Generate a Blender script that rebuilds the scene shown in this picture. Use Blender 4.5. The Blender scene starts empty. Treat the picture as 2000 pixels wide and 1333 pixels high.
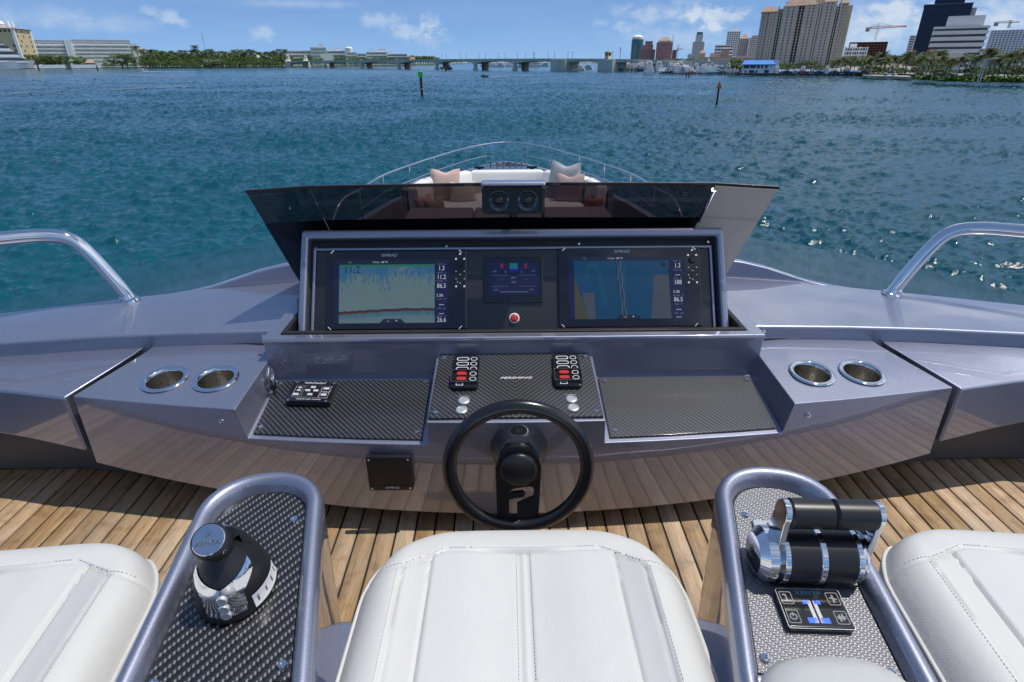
import bpy, bmesh, math, random
import numpy as np
from mathutils import Matrix, Vector, noise
random.seed(7); np.random.seed(7)
S = bpy.context.scene
COL = S.collection
rad = math.radians
# ------------------------------------------------------------------ camera
HC = 1.2                       # eye above the teak deck (deck z = 0)
WATER = HC - 7.0               # sea level
FPX = 1120.0                   # focal length in pixels of a 2000 px wide picture
PITCH = math.atan((666.5 - 120.5) / FPX)
CAMLOC = Vector((-0.021, 0.0, HC))
CAMROT = Matrix.Rotation(rad(-0.51), 3, 'Z') @ Matrix.Rotation(math.pi / 2 - PITCH, 3, 'X') @ Matrix.Rotation(rad(-0.30), 3, 'Z')
cam = bpy.data.cameras.new('camera'); cam_ob = bpy.data.objects.new('camera', cam); COL.objects.link(cam_ob)
cam.sensor_width = 36.0; cam.lens = FPX / 2000 * 36.0; cam.clip_start = 0.02; cam.clip_end = 20000
cam_ob.matrix_world = Matrix.Translation(CAMLOC) @ CAMROT.to_4x4()
S.camera = cam_ob
def ray(u, v):
    d = CAMROT @ Vector(((u - 1000) / FPX, -(v - 666.5) / FPX, -1.0))
    return d
def sea(u, v, z=WATER):        # where a line of sight meets a level plane
    d = ray(u, v); return CAMLOC + d * ((z - HC) / d.z)
def far(u, D, v=118.0):        # ground point on bearing u at horizontal distance D
    d = ray(u, v); k = D / math.hypot(d.x, d.y); return Vector((CAMLOC.x + d.x * k, CAMLOC.y + d.y * k, WATER))
def zat(u, v, D):              # height seen at row v, distance D
    d = ray(u, v); k = D / math.hypot(d.x, d.y); return HC + d.z * k
CP, SP = math.cos(PITCH), math.sin(PITCH)
def can(h, v, z=None, y=None): # boat-symmetric survey: half offset h from the centre line
    a = (v - 666.5) / FPX; f = CP - a * SP; w = -(SP + a * CP)
    t = (z - HC) / w if z is not None else y / f
    return Vector((h / FPX * t, f * t, HC + w * t))
def hit(u, v, P, N):           # survey on a tilted plane
    a = (v - 666.5) / FPX; d = Vector(((u - 1002) / FPX, CP - a * SP, -(SP + a * CP)))
    o = Vector((0, 0, HC)); t = (P - o).dot(N) / d.dot(N); return o + d * t
# ------------------------------------------------------------------ world, sun, exposure
SUN_TO = Vector((0.34, 0.05, 1.0)).normalized()
SUN_EL = math.asin(SUN_TO.z); SUN_AZ = math.atan2(SUN_TO.x, SUN_TO.y)
W = bpy.data.worlds.new('World'); S.world = W; W.use_nodes = True
S.view_settings.view_transform = 'Standard'; S.view_settings.look = 'None'
S.view_settings.exposure = 0.0; S.view_settings.gamma = 1.0; S.view_settings.use_curve_mapping = False
SKY_STRENGTH = 0.15
def build_world():
    nt = W.node_tree; nt.nodes.clear(); L = nt.links
    N = lambda t, **k: _n(nt, t, k)
    out = N('ShaderNodeOutputWorld'); bg = N('ShaderNodeBackground'); L.new(bg.outputs[0], out.inputs[0])
    bg.inputs['Strength'].default_value = SKY_STRENGTH
    sky = N('ShaderNodeTexSky'); sky.sky_type = 'NISHITA'; sky.sun_disc = False
    sky.sun_elevation = SUN_EL; sky.sun_rotation = SUN_AZ; sky.altitude = 0; sky.air_density = 0.40; sky.dust_density = 0.0; sky.ozone_density = 7.0
    hsv = N('ShaderNodeHueSaturation'); hsv.inputs['Saturation'].default_value = 1.0; hsv.inputs['Value'].default_value = 1.0
    gam = N('ShaderNodeGamma'); gam.inputs[1].default_value = 0.5; L.new(sky.outputs[0], gam.inputs[0])      # the photograph's soft tone curve
    tint = N('ShaderNodeMixRGB'); tint.blend_type = 'MULTIPLY'; tint.inputs[0].default_value = 1; tint.inputs[2].default_value = (0.83, 1.30, 1.90, 1); L.new(gam.outputs[0], tint.inputs[1])
    L.new(tint.outputs[0], hsv.inputs['Color'])
    tc = N('ShaderNodeTexCoord'); sep = N('ShaderNodeSeparateXYZ'); L.new(tc.outputs['Generated'], sep.inputs[0])
    def M(op, a, b=None, c=None, clamp=False):
        m = N('ShaderNodeMath'); m.operation = op; m.use_clamp = clamp
        for i, q in enumerate((a, b, c)):
            if q is None: continue
            if isinstance(q, (int, float)): m.inputs[i].default_value = q
            else: L.new(q, m.inputs[i])
        return m.outputs[0]
    az = M('MULTIPLY', M('ARCTAN2', sep.outputs[0], sep.outputs[1]), 57.2958)
    el = M('MULTIPLY', M('ARCSINE', sep.outputs[2]), 57.2958)
    cmb = N('ShaderNodeCombineXYZ'); L.new(az, cmb.inputs[0]); L.new(M('MULTIPLY', el, 1.5), cmb.inputs[1])
    def fbm(scale, detail, off, stretch=(1, 1, 1)):
        mp = N('ShaderNodeMapping'); L.new(cmb.outputs[0], mp.inputs[0]); mp.inputs['Location'].default_value = off; mp.inputs['Scale'].default_value = stretch
        n = N('ShaderNodeTexNoise'); n.inputs['Scale'].default_value = scale; n.inputs['Detail'].default_value = detail; n.inputs['Roughness'].default_value = 0.58
        L.new(mp.outputs[0], n.inputs['Vector']); return n.outputs[0]
    n1 = fbm(0.75, 10, (3, 1, 0)); n2 = fbm(0.17, 6, (9, 4, 0), (0.45, 1.6, 1))
    def ang(u, v):
        d = ray(u, v).normalized(); return math.degrees(math.atan2(d.x, d.y)), math.degrees(math.asin(d.z))
    total = None
    # clouds standing over the far shore: bearing, height, widths, strength, raggedness
    for (u, v, ru, rv, s, rag) in ((80, 32, 130, 26, .36, .55), (215, 48, 120, 22, .34, .55), (335, 38, 38, 22, .60, .95), (290, 20, 22, 14, .45, .9), (512, 66, 26, 18, .55, .9),
                                 (580, 8, 150, 10, .42, .4), (745, 40, 55, 18, .55, .9), (800, 62, 62, 20, .58, .95), (838, 46, 26, 22, .72, 1.0), (835, 78, 45, 18, .40, .9),
                                 (1172, 44, 26, 8, .30, .8), (1225, 52, 30, 14, .40, .9), (1300, 25, 120, 26, .62, .8), (1400, 32, 75, 26, .75, .9), (1395, 55, 30, 12, .72, 1.0),
                                 (1330, 75, 150, 28, .55, .45), (1720, 50, 150, 60, 1.0, .45), (1760, 20, 90, 26, .70, .8), (1930, 40, 150, 55, 1.05, .5), (1690, 85, 70, 24, .45, .6), (2150, 30, 160, 60, .7, .7), (-150, 40, 150, 40, .45, .7)):
        a0, e0 = ang(u, v); a1, e1 = ang(u + ru, v); a2, e2 = ang(u, v - rv)
        da = abs(a1 - a0); de = abs(e2 - e0)
        x = M('DIVIDE', M('SUBTRACT', az, a0), da); y = M('DIVIDE', M('SUBTRACT', el, e0), de)
        r2 = M('ADD', M('MULTIPLY', x, x), M('MULTIPLY', y, y))
        g = M('EXPONENT', M('MULTIPLY', r2, -0.8))
        k = M('MULTIPLY', M('SUBTRACT', n1, 0.5), 3.4 * rag)
        m = M('ADD', g, M('MULTIPLY', k, M('POWER', g, 0.6)))
        ss = N('ShaderNodeMapRange'); ss.interpolation_type = 'SMOOTHSTEP'; L.new(m, ss.inputs['Value'])
        ss.inputs['From Min'].default_value = 0.20 + 0.12 * rag; ss.inputs['From Max'].default_value = 1.35 - 0.15 * rag; ss.inputs['To Max'].default_value = s * 0.74
        total = ss.outputs[0] if total is None else M('ADD', total, ss.outputs[0])
    # broken fair-weather cloud over the rest of the sky, thicker to starboard
    ga = N('ShaderNodeTexNoise'); ga.inputs['Scale'].default_value = 2.2; ga.inputs['Detail'].default_value = 8; ga.inputs['Roughness'].default_value = 0.6
    mp = N('ShaderNodeMapping'); mp.inputs['Scale'].default_value = (1, 1, 1.6); mp.inputs['Location'].default_value = (2.3, .4, .9); L.new(tc.outputs['Generated'], mp.inputs[0]); L.new(mp.outputs[0], ga.inputs['Vector'])
    bias = M('MULTIPLY', sep.outputs[0], 0.26)
    gm = N('ShaderNodeMapRange'); gm.interpolation_type = 'SMOOTHSTEP'; L.new(M('ADD', ga.outputs[0], bias), gm.inputs['Value'])
    gm.inputs['From Min'].default_value = 0.53; gm.inputs['From Max'].default_value = 0.80; gm.inputs['To Max'].default_value = 0.8
    above = N('ShaderNodeMapRange'); above.interpolation_type = 'SMOOTHSTEP'; L.new(el, above.inputs['Value']); above.inputs['From Min'].default_value = 6.5; above.inputs['From Max'].default_value = 16
    gm2 = M('MULTIPLY', gm.outputs[0], above.outputs[0])
    thin = M('MULTIPLY', n2, 0.20)
    tot = M('ADD', total, thin, clamp=True)
    mix = N('ShaderNodeMixRGB'); L.new(M('MINIMUM', tot, 0.92), mix.inputs['Fac']); L.new(hsv.outputs[0], mix.inputs[1]); mix.inputs[2].default_value = (4.2, 4.8, 5.6, 1)
    mix2 = N('ShaderNodeMixRGB'); L.new(gm2, mix2.inputs['Fac']); L.new(mix.outputs[0], mix2.inputs[1]); mix2.inputs[2].default_value = (7.2, 7.6, 8.2, 1); mix = mix2
    # low haze band whitens the horizon, more to starboard
    L.new(mix.outputs[0], bg.inputs['Color'])
def _n(nt, t, k):
    n = nt.nodes.new(t)
    for a, b in k.items(): setattr(n, a, b)
    return n
build_world()
sun = bpy.data.lights.new('sun', 'SUN'); sun.energy = 3.6; sun.angle = rad(0.5); sun.color = (1.0, 0.955, 0.89)
sun_ob = bpy.data.objects.new('sun', sun); COL.objects.link(sun_ob)
sun_ob.rotation_euler = (-SUN_TO).to_track_quat('-Z', 'Y').to_euler(); sun_ob.location = (0, 0, 50)
S.render.engine = 'CYCLES'
S.cycles.max_bounces = 10; S.cycles.transparent_max_bounces = 12; S.cycles.use_denoising = True
# ------------------------------------------------------------------ materials
class NT:
    def __init__(s, name):
        s.m = bpy.data.materials.new(name); s.m.use_nodes = True; s.t = s.m.node_tree; s.t.nodes.clear()
        s.out = s.n('ShaderNodeOutputMaterial'); s.b = s.n('ShaderNodeBsdfPrincipled'); s.t.links.new(s.b.outputs[0], s.out.inputs[0])
    def n(s, t, **k): return _n(s.t, t, k)
    def l(s, a, b): s.t.links.new(a, b)
    def math(s, op, a, b=None, c=None, clamp=False):
        m = s.n('ShaderNodeMath'); m.operation = op; m.use_clamp = clamp
        for i, q in enumerate((a, b, c)):
            if q is None: continue
            if isinstance(q, (int, float)): m.inputs[i].default_value = q
            else: s.l(q, m.inputs[i])
        return m.outputs[0]
    def noise(s, scale, detail=3, coord='Object', stretch=None, rough=.55):
        tc = s.n('ShaderNodeTexCoord'); n = s.n('ShaderNodeTexNoise'); n.inputs['Scale'].default_value = scale; n.inputs['Detail'].default_value = detail; n.inputs['Roughness'].default_value = rough
        if stretch:
            mp = s.n('ShaderNodeMapping'); mp.inputs['Scale'].default_value = stretch; s.l(tc.outputs[coord], mp.inputs[0]); s.l(mp.outputs[0], n.inputs['Vector'])
        else: s.l(tc.outputs[coord], n.inputs['Vector'])
        return n.outputs[0]
    def ramp(s, f, *st):
        r = s.n('ShaderNodeValToRGB'); s.l(f, r.inputs[0]); e = r.color_ramp.elements
        while len(e) < len(st): e.new(0.5)
        for q, (p, c) in zip(e, st): q.position = p; q.color = (*c, 1) if len(c) == 3 else c
        return r.outputs[0]
    def mix(s, f, a, b, mode='MIX'):
        m = s.n('ShaderNodeMixRGB'); m.blend_type = mode
        for i, q in enumerate((f, a, b)):
            if isinstance(q, (int, float)): m.inputs[i].default_value = q
            elif isinstance(q, tuple): m.inputs[i].default_value = (*q, 1) if len(q) == 3 else q
            else: s.l(q, m.inputs[i])
        return m.outputs[0]
    def bump(s, h, strength=.2, dist=.01, normal=None):
        b = s.n('ShaderNodeBump'); b.inputs['Strength'].default_value = strength; b.inputs['Distance'].default_value = dist; s.l(h, b.inputs['Height'])
        if normal is not None: s.l(normal, b.inputs['Normal'])
        return b.outputs[0]
    def set(s, **k):
        names = dict(color='Base Color', rough='Roughness', metal='Metallic', coat='Coat Weight', coatr='Coat Roughness', spec='Specular IOR Level', ior='IOR', normal='Normal', emit='Emission Color', es='Emission Strength', trans='Transmission Weight', alpha='Alpha', coatn='Coat Normal', sub='Subsurface Weight')
        for a, q in k.items():
            i = s.b.inputs[names[a]]
            if isinstance(q, (int, float)): i.default_value = q
            elif isinstance(q, tuple): i.default_value = (*q, 1) if len(q) == 3 else q
            else: s.l(q, i)
        return s
_mc = {}
def pm(name, col, rough=.5, metal=0, var=.12, scale=8, bump=0, bscale=120, coat=0, rand=0, spec=.5, rv=.08, coatr=.03):
    if name in _mc: return _mc[name]
    t = NT(name); n = t.noise(scale, 5)
    c = t.ramp(n, (.25, tuple(q * (1 - var) for q in col)), (.75, tuple(min(1, q * (1 + var)) for q in col)))
    if rand:
        oi = t.n('ShaderNodeObjectInfo'); h = t.n('ShaderNodeHueSaturation'); t.l(c, h.inputs['Color']); t.l(t.math('MULTIPLY_ADD', oi.outputs['Random'], rand * 2, 1 - rand), h.inputs['Value'])
        t.l(t.math('MULTIPLY_ADD', oi.outputs['Random'], .03, .485), h.inputs['Hue']); c = h.outputs[0]
    r = t.math('MULTIPLY_ADD', n, rv, rough - rv / 2)
    t.set(color=c, rough=r, metal=metal, coat=coat, spec=spec, coatr=coatr)
    if bump: t.set(normal=t.bump(t.noise(bscale, 3), bump, .004))
    _mc[name] = t.m; return t.m
def emit(name, col, k=1.0, base=(.01, .01, .012)):
    if name in _mc: return _mc[name]
    t = NT(name); n = t.noise(400, 2); c = t.ramp(n, (.2, tuple(q * .93 for q in col)), (.8, col))
    t.set(color=base, rough=.12, emit=c, es=k, coat=.25); _mc[name] = t.m; return t.m
# ------------------------------------------------------------------ mesh builder
class MB:
    def __init__(s, T=None): s.v = []; s.f = []; s.mi = []; s.T = T; s.k = 0
    def add(s, vs, fs):
        o = len(s.v)
        s.v += [tuple(s.T @ Vector(q)) if s.T is not None else tuple(q) for q in vs]
        s.f += [tuple(i + o for i in f) for f in fs]; s.mi += [s.k] * len(fs); return s
    def quad(s, *p): return s.add(p, [tuple(range(len(p)))])
    def box(s, x0, x1, y0, y1, z0, z1, R=None):
        vs = [(x, y, z) for x in (x0, x1) for y in (y0, y1) for z in (z0, z1)]
        if R is not None: vs = [R @ Vector(q) for q in vs]
        return s.add(vs, [(0, 1, 3, 2), (4, 6, 7, 5), (0, 4, 5, 1), (2, 3, 7, 6), (0, 2, 6, 4), (1, 5, 7, 3)])
    def loft(s, rings, closed=True, cap0=True, cap1=True):
        n = len(rings[0]); vs = [p for r in rings for p in r]; fs = []
        for i in range(len(rings) - 1):
            for j in range(n if closed else n - 1):
                k = (j + 1) % n; fs.append((i * n + j, i * n + k, (i + 1) * n + k, (i + 1) * n + j))
        if cap0: fs.append(tuple(range(n - 1, -1, -1)))
        if cap1: fs.append(tuple((len(rings) - 1) * n + j for j in range(n)))
        return s.add(vs, fs)
    def tube(s, pts, r, n=12, cap=True):
        pts = [Vector(p) for p in pts]; rings = []; up = None
        for i, p in enumerate(pts):
            t = ((pts[min(i + 1, len(pts) - 1)] - pts[max(i - 1, 0)])).normalized()
            if up is None: up = Vector((0, 0, 1)) if abs(t.z) < .9 else Vector((0, 1, 0))
            a = t.cross(up).normalized(); b = a.cross(t).normalized(); up = b
            rr = r[i] if isinstance(r, (list, tuple)) else r
            rings.append([p + a * rr * math.cos(q) + b * rr * math.sin(q) for q in (2 * math.pi * k / n for k in range(n))])
        return s.loft(rings, True, cap, cap)
    def lathe(s, prof, n=24, M=None, a0=0, a1=2 * math.pi, caps=True, sy=1.0):
        full = abs(a1 - a0 - 2 * math.pi) < 1e-6; cnt = n if full else n + 1; rings = []
        for (r, z) in prof:
            ring = [Vector((r * math.cos(a0 + (a1 - a0) * k / n), sy * r * math.sin(a0 + (a1 - a0) * k / n), z)) for k in range(cnt)]
            rings.append([M @ q for q in ring] if M is not None else ring)
        return s.loft(rings, full, caps and full, caps and full)
    def ellipsoid(s, c, rx, ry, rz, n=16, m=8, R=None):
        pr = []
        for i in range(m + 1):
            a = -math.pi / 2 + math.pi * i / m; pr.append((max(1e-4, math.cos(a)), math.sin(a)))
        Mx = Matrix.Translation(c) @ (R.to_4x4() if R is not None else Matrix.Identity(4)) @ Matrix.Diagonal((rx, ry, rz, 1))
        return s.lathe(pr, n, Mx)
    def build(s, name, mats, parent=None, smooth=30, bevel=0, segs=3, sub=0, recalc=True):
        me = bpy.data.meshes.new(name); vs = s.v
        if parent is not None:
            Mi = WM[parent.name].inverted(); vs = [tuple(Mi @ Vector(q)) for q in vs]
        me.from_pydata(vs, [], s.f)
        if not isinstance(mats, (list, tuple)): mats = [mats]
        for m in mats: me.materials.append(m)
        if len(mats) > 1: me.polygons.foreach_set('material_index', s.mi)
        if recalc:
            bm = bmesh.new(); bm.from_mesh(me)
            if recalc != 'nomerge': bmesh.ops.remove_doubles(bm, verts=bm.verts, dist=1e-6)
            bmesh.ops.recalc_face_normals(bm, faces=bm.faces); bm.to_mesh(me); bm.free()
        if smooth:
            me.shade_smooth()
            if not bevel: me.set_sharp_from_angle(angle=rad(smooth))
        return link(name, me, parent, bevel, segs, sub)
WM = {}
def link(name, me, parent=None, bevel=0, segs=3, sub=0):
    o = bpy.data.objects.new(name, me); COL.objects.link(o)
    if parent is not None: o.parent = parent; WM[o.name] = WM[parent.name]
    else: WM[o.name] = Matrix.Identity(4)
    if bevel:
        b = o.modifiers.new('edge', 'BEVEL'); b.width = bevel; b.segments = segs; b.limit_method = 'ANGLE'; b.angle_limit = rad(28); b.harden_normals = True
    if sub:
        q = o.modifiers.new('round', 'SUBSURF'); q.levels = q.render_levels = sub
    return o
def tag(o, label=None, cat=None, group=None, kind=None):
    if label: o['label'] = label
    if cat: o['category'] = cat
    if group: o['group'] = group
    if kind: o['kind'] = kind
    return o
def thing(name, label, cat, loc=(0, 0, 0), rz=0, group=None):
    o = bpy.data.objects.new(name, None); COL.objects.link(o); o.empty_display_size = .1
    o.location = loc; o.rotation_euler = (0, 0, rz); WM[o.name] = Matrix.Translation(loc) @ Matrix.Rotation(rz, 4, 'Z')
    return tag(o, label, cat, group)
def dup(o, loc=None, rz=None, scale=None, label=None, parent=None):
    c = o.copy(); COL.objects.link(c)
    if parent is not None: c.parent = parent
    for ch in o.children: dup(ch, parent=c)
    if loc is not None: c.location = loc
    if rz is not None: c.rotation_euler = (0, 0, rz)
    if scale is not None: c.scale = scale if isinstance(scale, (tuple, list)) else (scale,) * 3
    if label: c['label'] = label
    return c
def frame(o, x, y):            # a flat working frame: local x, local y, normal
    x = Vector(x).normalized(); z = x.cross(Vector(y)).normalized(); y = z.cross(x)
    M = Matrix((x, y, z)).transposed().to_4x4(); M.translation = Vector(o); return M
def text(body, M, size, mat, parent, name='lettering', lift=.0008, ext=.0003, shear=0, sx=1.0, spacing=1.0):
    cu = bpy.data.curves.new('type', 'FONT'); cu.body = body; cu.size = size; cu.align_x = 'CENTER'; cu.align_y = 'CENTER'; cu.extrude = ext; cu.shear = shear; cu.resolution_u = 3; cu.space_character = spacing
    ob = bpy.data.objects.new('type', cu); me = bpy.data.meshes.new_from_object(ob); bpy.data.objects.remove(ob); bpy.data.curves.remove(cu)
    T = M @ Matrix.Translation((0, 0, lift)) @ Matrix.Diagonal((sx, 1, 1, 1))
    if parent is not None: T = WM[parent.name].inverted() @ T
    me.transform(T); me.materials.append(mat); me.name = name
    return link(name, me, parent)
def flat(outlines, depth, M, mat, parent, name, bev=0):      # a plate with holes from closed outlines
    cu = bpy.data.curves.new('plate', 'CURVE'); cu.dimensions = '2D'; cu.fill_mode = 'BOTH'; cu.extrude = depth / 2; cu.bevel_depth = bev
    for pts in outlines:
        sp = cu.splines.new('POLY'); sp.points.add(len(pts) - 1); sp.use_cyclic_u = True
        for q, p in zip(sp.points, pts): q.co = (p[0], p[1], 0, 1)
    ob = bpy.data.objects.new('plate', cu); me = bpy.data.meshes.new_from_object(ob); bpy.data.objects.remove(ob); bpy.data.curves.remove(cu)
    me.transform(WM[parent.name].inverted() @ M); me.materials.append(mat); me.name = name
    return link(name, me, parent)
# ------------------------------------------------------------------ boat materials
def mk_gel():
    t = NT('metallic lavender gelcoat'); tc = t.n('ShaderNodeTexCoord')
    vo = t.n('ShaderNodeTexVoronoi'); vo.inputs['Scale'].default_value = 900; t.l(tc.outputs['Object'], vo.inputs['Vector'])
    fl = t.ramp(vo.outputs['Color'], (.0, (.84, .84, .88)), (.6, (.98, .98, 1.0)), (1.0, (1.35, 1.35, 1.35)))
    n = t.noise(3, 4); base = t.ramp(n, (.3, (.275, .290, .365)), (.7, (.300, .315, .392)))
    t.set(color=t.mix(1, base, fl, 'MULTIPLY'), metal=.80, rough=t.math('MULTIPLY_ADD', t.noise(14, 4), .05, .42), coat=1.0, coatr=t.math('MULTIPLY_ADD', t.noise(9, 5), .03, .012))
    sp_ = t.ramp(t.noise(75, 2), (.70, (0, 0, 0)), (.76, (1, 1, 1))); sm = t.ramp(t.noise(4, 6), (.45, (0, 0, 0)), (.75, (1, 1, 1)))       # dried salt spots and wiped smears
    t.set(coatr=t.math('ADD', t.math('MULTIPLY_ADD', sm, .10, .012), t.math('MULTIPLY', sp_, .25)))
    wav = t.bump(t.noise(5, 2), .03, .02); t.set(coatn=wav); t.b.inputs['Coat IOR'].default_value = 1.85
    return t.m
GEL = mk_gel()
def mk_carbon(name, pitch, mirror=False, gloss=.12, bright=.30, sgn=1, dark=.010):
    # 2x2 twill in the flat frame of the part (object coordinates are the console's metres)
    t = NT(name); tc = t.n('ShaderNodeTexCoord'); sp = t.n('ShaderNodeSeparateXYZ'); t.l(tc.outputs['Object'], sp.inputs[0])
    x = sp.outputs[0]
    if mirror: x = t.math('ABSOLUTE', x)
    gx = t.math('DIVIDE', x, pitch); gy = t.math('DIVIDE', sp.outputs[1], pitch)
    u = t.math('FLOOR', gx); v = t.math('FLOOR', gy)
    w = t.math('FLOORED_MODULO', t.math('ADD', u, t.math('MULTIPLY', v, sgn)), 4); warp = t.math('LESS_THAN', w, 2)
    fx = t.math('MULTIPLY', t.math('SUBTRACT', t.math('FRACT', gx), .5), 2); fy = t.math('MULTIPLY', t.math('SUBTRACT', t.math('FRACT', gy), .5), 2)
    tl = t.math('SUBTRACT', t.math('ADD', t.math('FLOORED_MODULO', w, 2), t.math('FRACT', gy) if sgn > 0 else t.math('SUBTRACT', 1, t.math('FRACT', gy))), 1)        # -1..1 along a warp float
    tw = t.math('SUBTRACT', t.math('ADD', t.math('FLOORED_MODULO', w, 2), t.math('FRACT', gx)), 1)
    dome = lambda a, b: t.math('MULTIPLY', t.math('SUBTRACT', 1, t.math('MULTIPLY', a, a)), t.math('SUBTRACT', 1, t.math('MULTIPLY', t.math('MULTIPLY', b, b), .8)))
    hw_ = dome(tl, fx); hf_ = dome(tw, fy)
    h = t.math('ADD', t.math('MULTIPLY', warp, hw_), t.math('MULTIPLY', t.math('SUBTRACT', 1, warp), hf_))
    f2 = t.math('MULTIPLY', warp, t.math('POWER', hw_, 2.3, clamp=True))
    wear = t.math('MULTIPLY_ADD', t.noise(5, 5), .5, .75)
    c = t.mix(t.math('MULTIPLY', f2, wear, clamp=True), (dark, dark, dark * 1.15), (bright, bright, bright * 1.02))
    t.set(color=c, rough=.38, metal=.35, coat=1, coatr=t.math('MULTIPLY_ADD', t.noise(8, 4), .06, gloss), normal=t.bump(h, .35, .002))
    return t.m
CARB = mk_carbon('carbon twill on shelf', .0038, gloss=.07, bright=.17)
CARBM = mk_carbon('carbon chevron twill', .0038, True, gloss=.07, bright=.22, sgn=-1)
CARBP = mk_carbon('coarse carbon twill', .0048, gloss=.08, bright=.31, sgn=-1)
CARBG = mk_carbon('carbon twill with painted sun glare', .0038, gloss=.50, bright=.20, dark=.115)  # sun glare put into the weave colours as pale grey
CHROME = pm('polished steel', (.80, .80, .81), .05, 1, .03, 20, rv=.04)
BRUSH = pm('brushed steel', (.52, .50, .46), .28, 1, .15, 60, bump=.1, bscale=300)
BLK = pm('gloss black', (.012, .012, .014), .12, 0, .1, 10, coat=.6)
SAT = pm('satin black', (.014, .014, .016), .33, 0, .15, 12, bump=.05, bscale=400)
RUB = pm('black rubber', (.011, .011, .012), .55, 0, .2, 20, bump=.15, bscale=500)
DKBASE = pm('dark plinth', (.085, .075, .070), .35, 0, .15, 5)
PLUM = pm('plum upholstery', (.165, .150, .165), .75, 0, .12, 6, bump=.25, bscale=400)
WHT = pm('white print', (.82, .82, .82), .5, 0, .03, 10)
GREYP = pm('grey print', (.50, .51, .52), .5, 0, .05, 10)
REDP = pm('red switch', (.48, .035, .035), .3, 0, .1, 40, coat=.4)
SILV = pm('silver button', (.62, .63, .64), .3, .6, .06, 30)
def mk_leather(name, col, perf=True, rough=.5):
    t = NT(name); n = t.noise(5, 5); c = t.ramp(n, (.3, tuple(q * .95 for q in col)), (.7, col))
    tc = t.n('ShaderNodeTexCoord'); mp = t.n('ShaderNodeMapping'); mp.inputs['Rotation'].default_value = (0, 0, .785); mp.inputs['Scale'].default_value = (260, 260, 260); t.l(tc.outputs['Object'], mp.inputs[0])
    sp = t.n('ShaderNodeSeparateXYZ'); t.l(mp.outputs[0], sp.inputs[0])
    fx = t.math('SUBTRACT', t.math('FRACT', sp.outputs[0]), .5); fy = t.math('SUBTRACT', t.math('FRACT', sp.outputs[1]), .5)
    r = t.math('SQRT', t.math('ADD', t.math('MULTIPLY', fx, fx), t.math('MULTIPLY', fy, fy)))
    hole = t.n('ShaderNodeMapRange'); hole.interpolation_type = 'SMOOTHSTEP'; t.l(r, hole.inputs['Value']); hole.inputs['From Min'].default_value = .12; hole.inputs['From Max'].default_value = .34
    grain = t.noise(420, 4); wr = t.noise(9, 4)
    nrm = t.bump(grain, .12, .002); nrm = t.bump(wr, .18, .022, nrm)
    if perf:
        nrm = t.bump(hole.outputs[0], .12, .001, nrm); c = t.mix(t.math('SUBTRACT', 1, hole.outputs[0]), c, tuple(q * .88 for q in col))
    t.set(color=c, rough=rough, normal=nrm, spec=.4); return t.m
LEA = mk_leather('white leather', (.60, .595, .57), False)
LEAP = mk_leather('perforated white leather', (.60, .595, .575), True)
LEAG = mk_leather('perforated pale grey leather', (.50, .50, .495), True)
LEAGP = mk_leather('grey leather', (.50, .51, .50), False, .42)
THREAD = pm('grey thread', (.42, .42, .42), .8, 0, .1, 200)
def mk_teak():
    t = NT('weathered teak'); tc = t.n('ShaderNodeTexCoord'); oi = t.n('ShaderNodeObjectInfo')
    off = t.n('ShaderNodeVectorMath'); off.operation = 'SCALE'; t.l(oi.outputs['Location'], off.inputs[0]); off.inputs['Scale'].default_value = 13
    ad = t.n('ShaderNodeVectorMath'); t.l(tc.outputs['Object'], ad.inputs[0]); t.l(off.outputs[0], ad.inputs[1])
    def nz(scale, st, d=4):
        mp = t.n('ShaderNodeMapping'); mp.inputs['Scale'].default_value = st; t.l(ad.outputs[0], mp.inputs[0]); n = t.n('ShaderNodeTexNoise'); n.inputs['Scale'].default_value = scale; n.inputs['Detail'].default_value = d; t.l(mp.outputs[0], n.inputs['Vector']); return n.outputs[0]
    g = nz(1, (420, 14, 60), 4); w = nz(1, (60, 3.5, 20), 5); pores = nz(1, (900, 40, 60), 3)
    c = t.ramp(w, (.28, (.33, .21, .105)), (.5, (.45, .295, .158)), (.75, (.55, .39, .23)))
    c = t.mix(.55, c, t.ramp(g, (.32, (.48, .44, .40)), (.62, (1.12, 1.1, 1.06))), 'MULTIPLY')
    c = t.mix(.5, c, t.ramp(pores, (.34, (.35, .3, .26)), (.48, (1, 1, 1))), 'MULTIPLY')
    geo = t.n('ShaderNodeNewGeometry'); pn = t.n('ShaderNodeTexNoise'); pn.inputs['Scale'].default_value = 5.5; pn.inputs['Detail'].default_value = 6; t.l(geo.outputs['Position'], pn.inputs['Vector'])
    c = t.mix(t.math('MULTIPLY', t.ramp(pn.outputs[0], (.42, (0, 0, 0)), (.68, (1, 1, 1))), .45), c, (.37, .31, .235))           # greyed, washed patches
    pm_ = t.n('ShaderNodeTexNoise'); pm_.inputs['Scale'].default_value = 17; pm_.inputs['Detail'].default_value = 5; t.l(geo.outputs['Position'], pm_.inputs['Vector']); c = t.mix(.6, c, t.ramp(pm_.outputs[0], (.34, (.62, .58, .54)), (.46, (1, 1, 1))), 'MULTIPLY')
    h = t.n('ShaderNodeHueSaturation'); t.l(c, h.inputs['Color']); t.l(t.math('MULTIPLY_ADD', oi.outputs['Random'], .5, .78), h.inputs['Value']); t.l(t.math('MULTIPLY_ADD', oi.outputs['Random'], -.25, 1.1), h.inputs['Saturation'])
    t.set(color=h.outputs[0], rough=.62, normal=t.bump(g, .35, .0015), spec=.3); return t.m
TEAK = mk_teak()
CAULK = pm('black deck caulk', (.012, .011, .011), .5, 0, .2, 30)
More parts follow.
